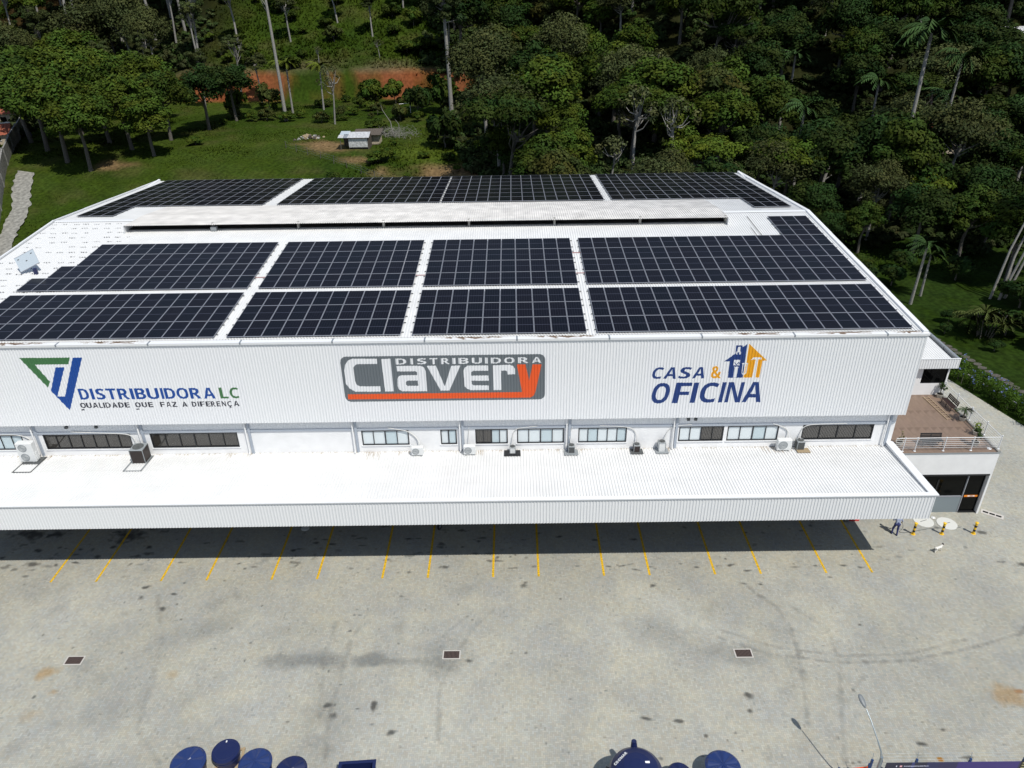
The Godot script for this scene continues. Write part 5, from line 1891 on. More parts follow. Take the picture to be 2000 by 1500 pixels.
	b.quad_uv(Vector3(-4.1, 0.4, 0.07), Vector3(8.0, 0.4, 0.07), Vector3(8.0, 2.0, 0.07), Vector3(-4.1, 2.0, 0.07), Vector2(0, 1), Vector2(1, 1), Vector2(1, 0), Vector2(0, 0))
	b.quad_uv(Vector3(8.0, 0.4, 0.05), Vector3(-4.1, 0.4, 0.05), Vector3(-4.1, 2.0, 0.05), Vector3(8.0, 2.0, 0.05), Vector2(1, 1), Vector2(0, 1), Vector2(0, 0), Vector2(1, 0))
	b.quad_uv(Vector3(-4.1, 2.0, 0.07), Vector3(8.0, 2.0, 0.07), Vector3(8.0, 2.0, 0.05), Vector3(-4.1, 2.0, 0.05), Vector2(0, 0), Vector2(1, 0), Vector2(1, 0.01), Vector2(0, 0.01))
	obj("banner", b, mat(Color.WHITE, 0.5, 0.0, banner_texture()), t)
	t = thing("orange_banner", "orange printed banner beside the lamp post", "banner", Vector3(16.3, 0, 21.9), 0.12)
	b = shape()
	b.box(Vector3(-0.75, 0.5, -0.012), Vector3(0.75, 1.75, 0.012))
	obj("sheet", b, mat(Color(0.93, 0.33, 0.10), 0.5), t)
	for x in [-0.78, 0.78]:
		b = shape()
		b.box(Vector3(x - 0.03, 0, -0.03), Vector3(x + 0.03, 1.95, 0.03))
		obj("post", b, M.blue_post, t)


func banner_texture() -> ImageTexture:
	var im := Image.create(1452, 192, false, Image.FORMAT_RGB8)
	im.fill(Color(0.20, 0.19, 0.34))
	im.fill_rect(Rect2i(0, 0, 300, 192), Color(0.17, 0.17, 0.25))
	im.fill_rect(Rect2i(150, 0, 18, 192), Color(0.22, 0.25, 0.45))
	im.fill_rect(Rect2i(240, 0, 70, 192), Color(0.19, 0.20, 0.36))
	im.fill_rect(Rect2i(420, 0, 360, 192), Color(0.25, 0.20, 0.47))
	im.fill_rect(Rect2i(790, 0, 662, 192), Color(0.16, 0.16, 0.15))
	for k in 7:
		fill(im, PackedVector2Array([Vector2(800, 8 + k * 22), Vector2(930, 18 + k * 22), Vector2(925, 27 + k * 22), Vector2(800, 17 + k * 22)]), Color(0.72, 0.68, 0.50))
	fill(im, PackedVector2Array([Vector2(985, 30), Vector2(1080, 8), Vector2(1180, 20), Vector2(1090, 90), Vector2(1000, 100)]), Color(0.90, 0.80, 0.18))
	fill(im, PackedVector2Array([Vector2(1040, 20), Vector2(1120, 0), Vector2(1220, 0), Vector2(1130, 70)]), Color(0.75, 0.52, 0.42))
	# two small icons and the line of handle text
	im.fill_rect(Rect2i(62, 24, 6, 14), Color(0.9, 0.9, 0.95))
	im.fill_rect(Rect2i(84, 24, 14, 14), Color(0.95, 0.72, 0.75))
	rng.seed = 8
	for k in 21:
		for q in 3:
			im.fill_rect(Rect2i(108 + k * 7 + q * 2, 26 + rng.randi_range(0, 3), 2, rng.randi_range(5, 9)), Color(0.78, 0.78, 0.86))
	return ImageTexture.create_from_image(im)


# ---------------------------------------------------------------- bodies (surface nets over joined capsules)
func body_mesh(bones: Array, cell: float, blend: float) -> ArrayMesh:
	# bones: [from, to, radius_from, radius_to, colour]
	var lo := Vector3(1e9, 1e9, 1e9)
	var hi := -lo
	for b in bones:
		var m: float = maxf(b[2], b[3]) + blend + 2 * cell
		for p in [b[0], b[1]]:
			lo = lo.min(p - Vector3.ONE * m)
			hi = hi.max(p + Vector3.ONE * m)
	var nx := int((hi.x - lo.x) / cell) + 2
	var ny := int((hi.y - lo.y) / cell) + 2
	var nz := int((hi.z - lo.z) / cell) + 2
	var f := PackedFloat32Array()
	f.resize(nx * ny * nz)
	f.fill(1.0)
	var own := PackedFloat32Array()
	own.resize(nx * ny * nz)
	own.fill(1.0)
	var who := PackedInt32Array()
	who.resize(nx * ny * nz)
	for bi in bones.size():
		var b: Array = bones[bi]
		var A: Vector3 = b[0]
		var B: Vector3 = b[1]
		var m: float = maxf(b[2], b[3]) + blend + 2 * cell
		var l := (A.min(B) - Vector3.ONE * m - lo) / cell
		var h := (A.max(B) + Vector3.ONE * m - lo) / cell
		var ab := B - A
		var len2 := maxf(ab.length_squared(), 1e-9)
		for k in range(maxi(0, int(l.z)), mini(nz, int(h.z) + 1)):
			for j in range(maxi(0, int(l.y)), mini(ny, int(h.y) + 1)):
				for i in range(maxi(0, int(l.x)), mini(nx, int(h.x) + 1)):
					var p := lo + Vector3(i, j, k) * cell
					var t := clampf((p - A).dot(ab) / len2, 0, 1)
					var d: float = p.distance_to(A + ab * t) - lerpf(b[2], b[3], t)
					var at := (k * ny + j) * nx + i
					var o := f[at]
					var e := maxf(blend - absf(o - d), 0) / blend
					f[at] = minf(o, d) - e * e * blend * 0.25
					if d < own[at]:
						own[at] = d
						who[at] = bi
	var ids := {}
	var v := PackedVector3Array()
	var n := PackedVector3Array()
	var c := PackedColorArray()
	var corner := [0, 1, nx, nx + 1, nx * ny, nx * ny + 1, nx * ny + nx, nx * ny + nx + 1]
	for k in nz - 1:
		for j in ny - 1:
			for i in nx - 1:
				var at := (k * ny + j) * nx + i
				var inside := 0
				for q in 8:
					if f[at + corner[q]] < 0: inside += 1
				if inside == 0 or inside == 8:
					continue
				var sum := Vector3.ZERO
				var cnt := 0
				for q in 8:
					for ax in 3:
						var q2 := q | (1 << ax)
						if q2 == q: continue
						var a := f[at + corner[q]]
						var b := f[at + corner[q2]]
						if (a < 0) != (b < 0):
							var p := Vector3(q & 1, (q >> 1) & 1, (q >> 2) & 1)
							p[ax] += a / (a - b)
							sum += p
							cnt += 1
				ids[at] = v.size()
				v.append(lo + (Vector3(i, j, k) + sum / cnt) * cell)
				n.append(Vector3(f[at + 1] - f[at], f[at + nx] - f[at], f[at + nx * ny] - f[at]).normalized())
				c.append(bones[who[at]][4])
	var idx := PackedInt32Array()
	var step := [1, nx, nx * ny]
	for at in ids:
		for ax in 3:
			var a := f[at]
			var b := f[at + step[ax]]
			if (a < 0) == (b < 0):
				continue
			var u: int = step[(ax + 1) % 3]
			var w: int = step[(ax + 2) % 3]
			if not (ids.has(at - u) and ids.has(at - w) and ids.has(at - u - w)):
				continue
			var q := [ids[at], ids[at - u], ids[at - u - w], ids[at - w]]
			if a > 0:
				idx.append_array([q[0], q[1], q[2], q[0], q[2], q[3]])
			else:
				idx.append_array([q[0], q[2], q[1], q[0], q[3], q[2]])
	var arr := []
	arr.resize(Mesh.ARRAY_MAX)
	arr[Mesh.ARRAY_VERTEX] = v
	arr[Mesh.ARRAY_NORMAL] = n
	arr[Mesh.ARRAY_COLOR] = c
	arr[Mesh.ARRAY_INDEX] = idx
	var mesh := ArrayMesh.new()
	mesh.add_surface_from_arrays(Mesh.PRIMITIVE_TRIANGLES, arr)
	return mesh


func hand_bones(wrist: Vector3, dir: Vector3, across: Vector3, skin: Color) -> Array:
	var out := []
	var palm := wrist + dir * 0.085
	for k in 4:
		var o := across * (-0.033 + 0.022 * k)
		out.append([wrist + o * 0.4, palm + o, 0.017, 0.014, skin])
		var l: float = [0.060, 0.075, 0.070, 0.052][k]
		var curl := across.cross(dir).normalized() * 0.03
		var mid := palm + o + dir * l * 0.55 + curl * 0.3
		out.append([palm + o, mid, 0.0105, 0.0095, skin])
		out.append([mid, mid + dir * l * 0.35 + curl, 0.0095, 0.008, skin])
	out.append([wrist + dir * 0.02 - across * 0.02, wrist + dir * 0.065 - across * 0.062, 0.014, 0.011, skin])
	out.append([wrist + dir * 0.065 - across * 0.062, wrist + dir * 0.105 - across * 0.07, 0.011, 0.009, skin])
	return out


func build_person() -> void:
	var skin := Color(0.22, 0.125, 0.08)
	var shirt := Color(0.30, 0.34, 0.45)
	var jeans := Color(0.030, 0.038, 0.13)
	var shoe := Color(0.05, 0.06, 0.10)
	var hair := Color(0.02, 0.017, 0.015)
	# back to the camera, weight on the right leg, right arm reaching to the hose; local -z is forward
	var hipL := Vector3(-0.10, 0.90, 0.0)
	var hipR := Vector3(0.10, 0.90, 0.0)
	var kneeL := Vector3(-0.17, 0.50, -0.08)
	var kneeR := Vector3(0.11, 0.49, 0.02)
	var ankL := Vector3(-0.22, 0.09, -0.02)
	var ankR := Vector3(0.08, 0.09, 0.16)
	var chest := Vector3(0.02, 1.26, -0.10)
	var neck := Vector3(0.03, 1.45, -0.17)
	var shL := Vector3(-0.17, 1.39, -0.13)
	var shR := Vector3(0.21, 1.38, -0.14)
	var elL := Vector3(-0.26, 1.12, -0.16)
	var elR := Vector3(0.33, 1.13, -0.12)
	var wrL := Vector3(-0.16, 0.98, -0.36)
	var wrR := Vector3(0.38, 0.92, -0.26)
	var bones := [
		[hipL, hipR, 0.115, 0.115, jeans], [Vector3(0, 0.93, 0), Vector3(0.01, 1.02, -0.03), 0.125, 0.125, jeans],
		[hipL, kneeL, 0.098, 0.066, jeans], [kneeL, ankL, 0.064, 0.056, jeans], [hipR, kneeR, 0.098, 0.066, jeans], [kneeR, ankR, 0.064, 0.056, jeans],
		[Vector3(-0.05, 1.02, -0.03), Vector3(-0.07, 1.27, -0.10), 0.105, 0.115, shirt], [Vector3(0.06, 1.02, -0.03), Vector3(0.11, 1.27, -0.10), 0.105, 0.115, shirt],
		[shL, shR, 0.075, 0.075, shirt], [chest, neck, 0.10, 0.062, shirt],
		[shL, elL, 0.062, 0.048, shirt], [elL, wrL, 0.042, 0.028, skin], [shR, elR, 0.062, 0.048, shirt], [elR, wrR, 0.042, 0.028, skin],
		[neck, neck + Vector3(0.01, 0.09, -0.04), 0.056, 0.052, skin],
		[ankL + Vector3(0, -0.045, 0.05), ankL + Vector3(-0.02, -0.055, -0.15), 0.042, 0.034, shoe], [ankR + Vector3(0, -0.045, 0.05), ankR + Vector3(0.03, -0.055, -0.14), 0.042, 0.034, shoe],
	]
	var t := thing("person", "person in blue shirt and dark jeans seen from behind holding a hose", "person", Vector3(27.32, 0, 2.72), -0.15)
	var whole := body_mesh(bones, 0.016, 0.05)
	# head with face, then the hands, join the same body mesh as extra surfaces
	var hc := neck + Vector3(0.015, 0.20, -0.075)
	var fwd := Vector3(0.1, -0.35, -1).normalized()
	var up := Vector3(0.02, 1, -0.3).normalized()
	var sd := fwd.cross(up).normalized()
	up = sd.cross(fwd)
	var head := [
		[hc + up * 0.035 + fwd * -0.015, hc + up * 0.02 + fwd * 0.02, 0.083, 0.078, skin], [hc - up * 0.03 + fwd * 0.03, hc - up * 0.085 + fwd * 0.055, 0.06, 0.036, skin],
		[hc + fwd * 0.098 + up * 0.01, hc + fwd * 0.112 - up * 0.025, 0.010, 0.014, skin], [hc + fwd * 0.088 - up * 0.055 - sd * 0.018, hc + fwd * 0.088 - up * 0.055 + sd * 0.018, 0.008, 0.008, Color(0.2, 0.08, 0.06)],
		[hc - sd * 0.085 + up * 0.02, hc - sd * 0.088 - up * 0.02, 0.014, 0.011, skin], [hc + sd * 0.085 + up * 0.02, hc + sd * 0.088 - up * 0.02, 0.014, 0.011, skin],
		[hc - sd * 0.032 + fwd * 0.088 + up * 0.012, hc - sd * 0.03 + fwd * 0.09 + up * 0.012, 0.009, 0.009, hair], [hc + sd * 0.032 + fwd * 0.088 + up * 0.012, hc + sd * 0.03 + fwd * 0.09 + up * 0.012, 0.009, 0.009, hair],
		[hc - up * 0.08, neck + Vector3(0, 0.03, -0.01), 0.05, 0.055, skin]]
	join(whole, body_mesh(head, 0.008, 0.02))
	join(whole, body_mesh(hand_bones(wrL, (wrL - elL).normalized(), Vector3.UP, skin), 0.006, 0.008))
	join(whole, body_mesh(hand_bones(wrR, (wrR - elR).normalized(), Vector3(0, 0, -1), skin), 0.006, 0.008))
	obj("body", whole, M.skin_cloth, t)
	var hb := [[hc + up * 0.055 - fwd * 0.03, hc + up * 0.06 + fwd * 0.03, 0.082, 0.072, hair], [hc - fwd * 0.05 + up * 0.02, hc - fwd * 0.045 - up * 0.04, 0.062, 0.05, hair]]
	obj("hair", body_mesh(hb, 0.010, 0.03), M.skin_cloth, t)
	# the hose in the hand, lying on across the paving
	var c := Curve3D.new()
	var w := t.transform * (wrR + (wrR - elR).normalized() * 0.09)
	for p in [w, w + Vector3(0.18, -0.35, -0.05), Vector3(28.05, 0.03, 2.25), Vector3(27.75, 0.025, 2.55), Vector3(28.3, 0.025, 2.62), Vector3(29.4, 0.025, 2.35), Vector3(30.6, 0.025, 2.15), Vector3(31.6, 0.025, 2.25), Vector3(32.4, 0.025, 2.1)]:
		c.add_point(p)
	for i in range(1, c.point_count - 1):
		var d := (c.get_point_position(i + 1) - c.get_point_position(i - 1)) * 0.17
		c.set_point_in(i, -d)
		c.set_point_out(i, d)
	var pts := []
	var rad := []
	for p in c.tessellate(4, 4):
		pts.append(p - w)
		rad.append(0.014)
	var s := shape()
	s.tube(pts, rad, 6)
	tag(obj("garden_hose", s, M.board, self, w), "thin grey hose running from the person's hand across the paving", "hose")


func join(a: ArrayMesh, b: ArrayMesh) -> void:
	a.add_surface_from_arrays(Mesh.PRIMITIVE_TRIANGLES, b.surface_get_arrays(0))


func build_dog() -> void:
	var white := Color(0.72, 0.70, 0.65)
	var dark := Color(0.06, 0.045, 0.04)
	var y := 0.30
	# faces +x, walking
	var b := [
		[Vector3(-0.20, 0.36, 0), Vector3(0.0, 0.35, 0), 0.082, 0.078, white], [Vector3(0.0, 0.35, 0), Vector3(0.17, 0.37, 0), 0.085, 0.098, white],
		[Vector3(0.20, 0.41, 0), Vector3(0.32, 0.53, 0), 0.075, 0.055, white], [Vector3(0.33, 0.56, 0), Vector3(0.37, 0.55, 0), 0.062, 0.055, dark],
		[Vector3(0.38, 0.54, 0), Vector3(0.47, 0.515, 0), 0.038, 0.024, white],
		[Vector3(0.32, 0.60, -0.045), Vector3(0.30, 0.655, -0.06), 0.020, 0.010, dark], [Vector3(0.32, 0.60, 0.045), Vector3(0.30, 0.655, 0.06), 0.020, 0.010, dark],
		[Vector3(-0.27, 0.39, 0), Vector3(-0.36, 0.42, 0), 0.024, 0.018, white], [Vector3(-0.36, 0.42, 0), Vector3(-0.43, 0.50, 0), 0.018, 0.012, white],
		[Vector3(0.475, 0.52, 0), Vector3(0.482, 0.52, 0), 0.013, 0.013, dark]]
	for q in [[0.06, 0.06], [-0.06, -0.05]]:
		var z: float = q[0]
		var s: float = q[1]
		b.append([Vector3(0.17, 0.36, z), Vector3(0.15 + s, 0.19, z), 0.048, 0.030, white])
		b.append([Vector3(0.15 + s, 0.19, z), Vector3(0.17 + s * 1.8, 0.04, z), 0.026, 0.020, white])
		b.append([Vector3(0.17 + s * 1.8, 0.03, z), Vector3(0.20 + s * 1.8, 0.024, z), 0.023, 0.021, white])
		b.append([Vector3(-0.21, 0.36, z), Vector3(-0.13 - s, 0.24, z), 0.068, 0.042, white])
		b.append([Vector3(-0.13 - s, 0.24, z), Vector3(-0.24 - s, 0.14, z), 0.036, 0.023, white])
		b.append([Vector3(-0.24 - s, 0.14, z), Vector3(-0.22 - s, 0.035, z), 0.022, 0.019, white])
		b.append([Vector3(-0.22 - s, 0.028, z), Vector3(-0.18 - s, 0.023, z), 0.022, 0.020, white])
	var t := thing("dog", "small white dog with dark head walking on the yard", "dog", Vector3(29.45, 0, 4.62), 0.35)
	obj("body", body_mesh(b, 0.012, 0.035), M.skin_cloth, t)


func build_under_canopy() -> void:
	# motorcycle nose in the shade, a lid on the paving and a red kerb block
	var t := thing("motorcycle", "white and black motorcycle half hidden in the shade of canopy", "motorcycle", Vector3(-5.5, 0, 0.98), -0.35)
	for z in [0.62, -0.62]:
		var s := shape()
		var tr := Transform3D(Basis(Vector3.FORWARD, PI / 2), Vector3(0.07, 0.30, z))
		s.lathe([Vector2(0.2, 0.0), Vector2(0.30, 0.02), Vector2(0.315, 0.07), Vector2(0.30, 0.12), Vector2(0.2, 0.14), Vector2(0.2, 0.0)], 24, Transform3D(tr.basis, tr.origin - Vector3(0.14, 0, 0)))
		obj("tyre", s, M.tyre, t)
		s = shape()
		s.lathe([Vector2(0.2, 0.03), Vector2(0.04, 0.0), Vector2(0.04, 0.14), Vector2(0.2, 0.11)], 16, Transform3D(tr.basis, tr.origin - Vector3(0.14, 0, 0)))
		obj("rim", s, M.ac_grille, t)
	var s := shape()
	s.tube([Vector3(0, 0.62, 0.75), Vector3(0, 0.68, 0.55), Vector3(0, 0.62, 0.36)], [0.07, 0.1, 0.06], 10)
	obj("mudguard", s, M.white, t)
	s = shape()
	s.tube([Vector3(0, 0.30, 0.62), Vector3(0, 0.95, 0.42)], [0.05, 0.05], 8)
	obj("fork", s, M.steel, t)
	s = shape()
	s.tube([Vector3(-0.36, 1.02, 0.30), Vector3(0, 1.0, 0.42), Vector3(0.36, 1.02, 0.30)], [0.02, 0.025, 0.02], 8)
	obj("handlebar", s, M.black, t)
	s = shape()
	s.tube([Vector3(0, 0.86, 0.38), Vector3(0, 0.86, 0.1), Vector3(0, 0.72, -0.08)], [0.1, 0.17, 0.1], 12)
	obj("fuel_tank", s, M.white, t)
	s = shape()
	s.tube([Vector3(0, 0.76, -0.05), Vector3(0, 0.78, -0.45), Vector3(0, 0.84, -0.75)], [0.11, 0.13, 0.07], 10)
	obj("seat", s, M.black, t)
	s = shape()
	s.box(Vector3(-0.14, 0.28, -0.25), Vector3(0.14, 0.66, 0.22))
	obj("engine", s, M.board, t)
	s = shape()
	s.lathe([Vector2(0.30, 0.002), Vector2(0.31, 0.03), Vector2(0.27, 0.05), Vector2(0.05, 0.07), Vector2(0, 0.07)], 24)
	tag(obj("round_lid", s, M.concrete_pale, self, Vector3(-15.73, 0, 1.3)), "round pale lid lying on the shaded paving", "lid")
	s = shape()
	s.bevel_box(Vector3(-0.36, 0, -0.5), Vector3(0.36, 0.12, 0.3), 0.03)
	tag(obj("kerb_block", s, M.red, self, Vector3(25.0, 0, 0.95)), "low red painted kerb block at the canopy's shadow edge", "kerb")


# ---------------------------------------------------------------- vegetation
func rand_dir() -> Vector3:
	return Vector3(rng.randfn(), rng.randfn(), rng.randfn()).normalized()


func crown(R: float, H: float, clumps: int, per: int, size: float, tone: Color, flat := 0.0, spread := 0.34, hue := 0.10) -> Array:
	# leaf-sized faces gathered in uneven clumps; returns [shape, clump centres]
	var s := shape()
	s.use_c = true
	var at := []
	for i in clumps:
		var d := rand_dir()
		if d.y < -0.25 - flat:
			d.y = -d.y
		var rr := pow(rng.randf_range(0.25, 1.0), 0.5)
		var c := Vector3(d.x * R * rr, (absf(d.y) if flat > 0 else d.y) * H * rr, d.z * R * rr) * 0.80
		var cr := R * spread * rng.randf_range(0.65, 1.25)
		at.append(c)
		var k := rng.randf_range(0.72, 1.30)
		var shift := rng.randf_range(-hue, hue)
		var base := Color(tone.r * k * (1 + shift * 2.0), tone.g * k, tone.b * k * (1 - shift))
		var out := (c / Vector3(R, H, R)).normalized()
		for q in per:
			var e := rand_dir()
			if e.y < -0.15 and rng.randf() < 0.65:
				e.y = -e.y
			var p := c + Vector3(e.x, e.y * (0.75 - flat * 0.35), e.z) * cr * pow(rng.randf(), 0.38)
			leaf(s, p, (e * 0.7 + Vector3.UP * 0.55 + rand_dir() * 0.55).normalized(), size * rng.randf_range(0.55, 1.35), base * rng.randf_range(0.80, 1.22), (e + out * 0.4).normalized() * 0.9)
	return [s, at]


func trunk(h: float, r: float, lean: Vector2, tips: Array, crown_at: float, limbs: int, thin := 1.0) -> Shape:
	var s := shape()
	var top := Vector3(lean.x, crown_at, lean.y)
	var mid := Vector3(lean.x * 0.35 + rng.randf_range(-0.2, 0.2), crown_at * 0.5, lean.y * 0.35 + rng.randf_range(-0.2, 0.2))
	s.tube([Vector3(0, -0.4, 0), Vector3(0, 0.3, 0), mid, top], [r * 1.35, r, r * 0.8, r * 0.55], 8)
	for i in mini(limbs, tips.size()):
		var e: Vector3 = top + tips[i] * 0.9
		var from := mid.lerp(top, rng.randf_range(0.35, 0.95))
		var bend := from.lerp(e, 0.5) + Vector3(rng.randf_range(-0.4, 0.4), -0.3, rng.randf_range(-0.4, 0.4))
		s.tube([from, bend, e], [r * 0.42 * thin, r * 0.28 * thin, r * 0.10], 5, false)
	return s


var protos := {}


func proto(kind: String, tone_i: int) -> Node3D:
	var key := "%s%d" % [kind, tone_i]
	if protos.has(key):
		return protos[key]
	rng.seed = hash(key) & 0xffffff
	var n := Node3D.new()
	var cr := []
	var stem: Shape
	var bark: Material = M.bark
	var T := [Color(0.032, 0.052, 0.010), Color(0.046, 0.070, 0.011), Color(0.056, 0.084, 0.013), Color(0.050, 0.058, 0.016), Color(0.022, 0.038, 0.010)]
	var tone: Color = T[tone_i % 5]
	var lift := 0.0
	match kind:
		"broadleaf_tree":
			cr = crown(4.6, 3.9, 52, 210, 0.23, tone, 0.0, 0.30)
			lift = 6.2
			stem = trunk(8, 0.28, Vector2(rng.randf_range(-0.8, 0.8), rng.randf_range(-0.5, 0.5)), cr[1], lift, 9)
		"rounded_tree":
			cr = crown(3.9, 4.2, 52, 190, 0.21, tone, 0.0, 0.29)
			lift = 5.0
			stem = trunk(7, 0.24, Vector2(rng.randf_range(-0.5, 0.5), 0), cr[1], lift, 8)
		"umbrella_tree":
			cr = crown(5.4, 1.9, 46, 190, 0.20, Color(tone.r * 1.2, tone.g * 1.15, tone.b), 0.6, 0.26)
			lift = 7.2
			stem = trunk(8, 0.24, Vector2(rng.randf_range(-1.2, 1.2), rng.randf_range(-0.5, 0.5)), cr[1], lift - 1.6, 13, 1.0)
			for e in cr[1].size(): cr[1][e].y += 1.6
		"eucalyptus_tree":
			cr = crown(3.6, 5.6, 32, 190, 0.19, Color(0.060, 0.074, 0.026) * (0.8 + 0.12 * tone_i), 0.0, 0.27, 0.05)
			lift = 14.0
			bark = M.bark_pale
			stem = trunk(15, 0.26, Vector2(rng.randf_range(-1.6, 1.6), rng.randf_range(-0.6, 0.6)), cr[1], lift, 14, 0.9)
		"feathery_tree":
			cr = crown(4.8, 4.4, 54, 170, 0.18, Color(0.056, 0.066, 0.024) * (0.85 + 0.1 * tone_i), 0.0, 0.36, 0.05)
			lift = 7.5
			bark = M.bark_pale
			stem = trunk(8, 0.22, Vector2(rng.randf_range(-1, 1), 0), cr[1], lift, 16, 0.9)
		"palm_tree":
			var s := shape()
			s.use_c = true
			frond_plant(s, Vector3(0.25, 9.0, 0), 17, 3.4, 0.17, 0.75, [Color(0.05, 0.085, 0.02), Color(0.11, 0.14, 0.02), Color(0.04, 0.075, 0.025)][tone_i % 3] as Color, 0.9)
			cr = [s, []]
			bark = M.bark_pale
			stem = shape()
			stem.tube([Vector3(0, -0.4, 0), Vector3(0.1, 3, 0), Vector3(0.22, 7, 0), Vector3(0.25, 9.1, 0)], [0.24, 0.18, 0.16, 0.14], 8)
		"thicket_shrub":
			cr = crown(2.2, 1.7, 16, 120, 0.26, tone, 0.2, 0.36)
			lift = 1.1
			stem = trunk(2, 0.08, Vector2.ZERO, cr[1], 1.0, 6)
		"palm_clump":
			var s := shape()
			s.use_c = true
			for k in 7:
				frond_plant(s, Vector3(rng.randf_range(-1.6, 1.6), rng.randf_range(1.2, 3.4), rng.randf_range(-1.6, 1.6)), 11, 2.5, 0.2, 0.5, Color(0.062, 0.078, 0.022) * rng.randf_range(0.8, 1.2), 1.1)
			cr = [s, []]
			stem = shape()
			for k in 8:
				var x := rng.randf_range(-1.4, 1.4)
				var z := rng.randf_range(-1.4, 1.4)
				stem.tube([Vector3(x * 0.5, -0.3, z * 0.5), Vector3(x, 3.0, z)], [0.07, 0.05], 6)
		"bare_tree":
			cr = crown(3.0, 3.4, 14, 34, 0.22, Color(0.075, 0.085, 0.035), 0.0, 0.30, 0.05)
			lift = 7.0
			bark = M.bark_pale
			stem = trunk(8, 0.2, Vector2(rng.randf_range(-1, 1), 0), cr[1], lift, 14, 1.15)
	var c := MeshInstance3D.new()
	c.mesh = cr[0].mesh()
	c.name = "crown"
	c.material_override = M.leaf
	c.position.y = lift
	n.add_child(c)
	var b := MeshInstance3D.new()
	b.mesh = stem.mesh()
	b.name = "trunk"
	b.material_override = bark
	n.add_child(b)
	protos[key] = n
	return n


var planted := []


func plant(kind: String, tone: int, x: float, z: float, sc: float, label := "", group := "", tall := 1.0, turn := -1.0) -> Node3D:
	var o: Node3D = proto(kind, tone).duplicate()
	o.name = numbered(kind)
	add_child(o, true)
	o.position = Vector3(x, ground_y(x, z) - 0.05, z)
	o.rotation.y = turn if turn >= 0 else fposmod(x * 12.9898 + z * 78.233, TAU)
	o.scale = Vector3(sc, sc * tall, sc)
	var cat := "palm" if kind.begins_with("palm") else ("shrub" if kind.ends_with("shrub") else "tree")
	if label:
		tag(o, label, cat, group)
	else:
		planted.append([o, kind, tone, cat])
	return o


func on_screen(p: Vector3) -> Vector2:
	var q := cam.transform.affine_inverse() * p
	var k := 1.0 / tan(deg_to_rad(cam.fov) / 2)
	return Vector2(0.5 + 0.5 * q.x / -q.z * k * 0.75, 0.5 - 0.5 * q.y / -q.z * k)


func clear_of(x: float, z: float, pad: float) -> bool:
	# open ground: left lawn, grassy slope over the bank, right lawn, building and road
	if z > -52.0 - pad and x < 44.0 + pad:
		return false
	if x > -100.0 and x < -7.0 + pad - (-z - 80.0) * 0.15 and z > -156.0:
		return false
	if x > -78.0 and x < -22.0 and z <= -150.0 and z > -196.0:
		return false
	if Vector2(x - 108, z + 131).length() < 8.0:
		return false
	if x > 40.0 and x < 62.0 + pad and z > -60.0 - pad:
		return false
	return true


func build_forest() -> void:
	var r := RandomNumberGenerator.new()
	r.seed = 2024
	var spots := []
	var z := -62.0
	while z > -212.0:
		var x := -150.0
		while x < 152.0:
			var px := x + r.randf_range(-3.4, 3.4)
			var pz := z + r.randf_range(-3.4, 3.4)
			var a := r.randf()
			var b := r.randf()
			var c := r.randf()
			x += 10.5
			if not clear_of(px, pz, 3.5):
				continue
			var e := on_screen(Vector3(px, ground_y(px, pz) + 8, pz))
			if e.x < -0.14 or e.x > 1.14 or e.y < -0.14:
				continue
			if px < -96 and pz > -150:
				continue
			spots.append([px, pz, a, b, c])
		z -= 9.0
	for q in spots:
		var x: float = q[0]
		var a: float = q[2]
		var kind := "broadleaf_tree"
		var tone := int(q[3] * 5)
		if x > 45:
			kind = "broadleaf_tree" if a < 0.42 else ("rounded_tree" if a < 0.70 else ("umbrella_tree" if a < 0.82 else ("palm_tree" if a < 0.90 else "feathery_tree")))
			tone = [4, 4, 0, 4, 0][tone]  # darker leaf tones stand in for cloud shade over the right forest
		elif x > -10:
			kind = "broadleaf_tree" if a < 0.34 else ("rounded_tree" if a < 0.55 else ("feathery_tree" if a < 0.80 else ("umbrella_tree" if a < 0.92 else "bare_tree")))
		else:
			kind = "eucalyptus_tree" if a < 0.4 else ("feathery_tree" if a < 0.7 else "broadleaf_tree")
		if kind == "palm_tree":
			tone = 0 if tone % 2 else 2
		var sc: float = lerpf(1.05, 1.7, q[4])
		if q[1] > -76 and x < 45:
			sc *= 0.85
		plant(kind, tone, q[0], q[1], sc, "", "", lerpf(0.9, 1.2, q[3]))


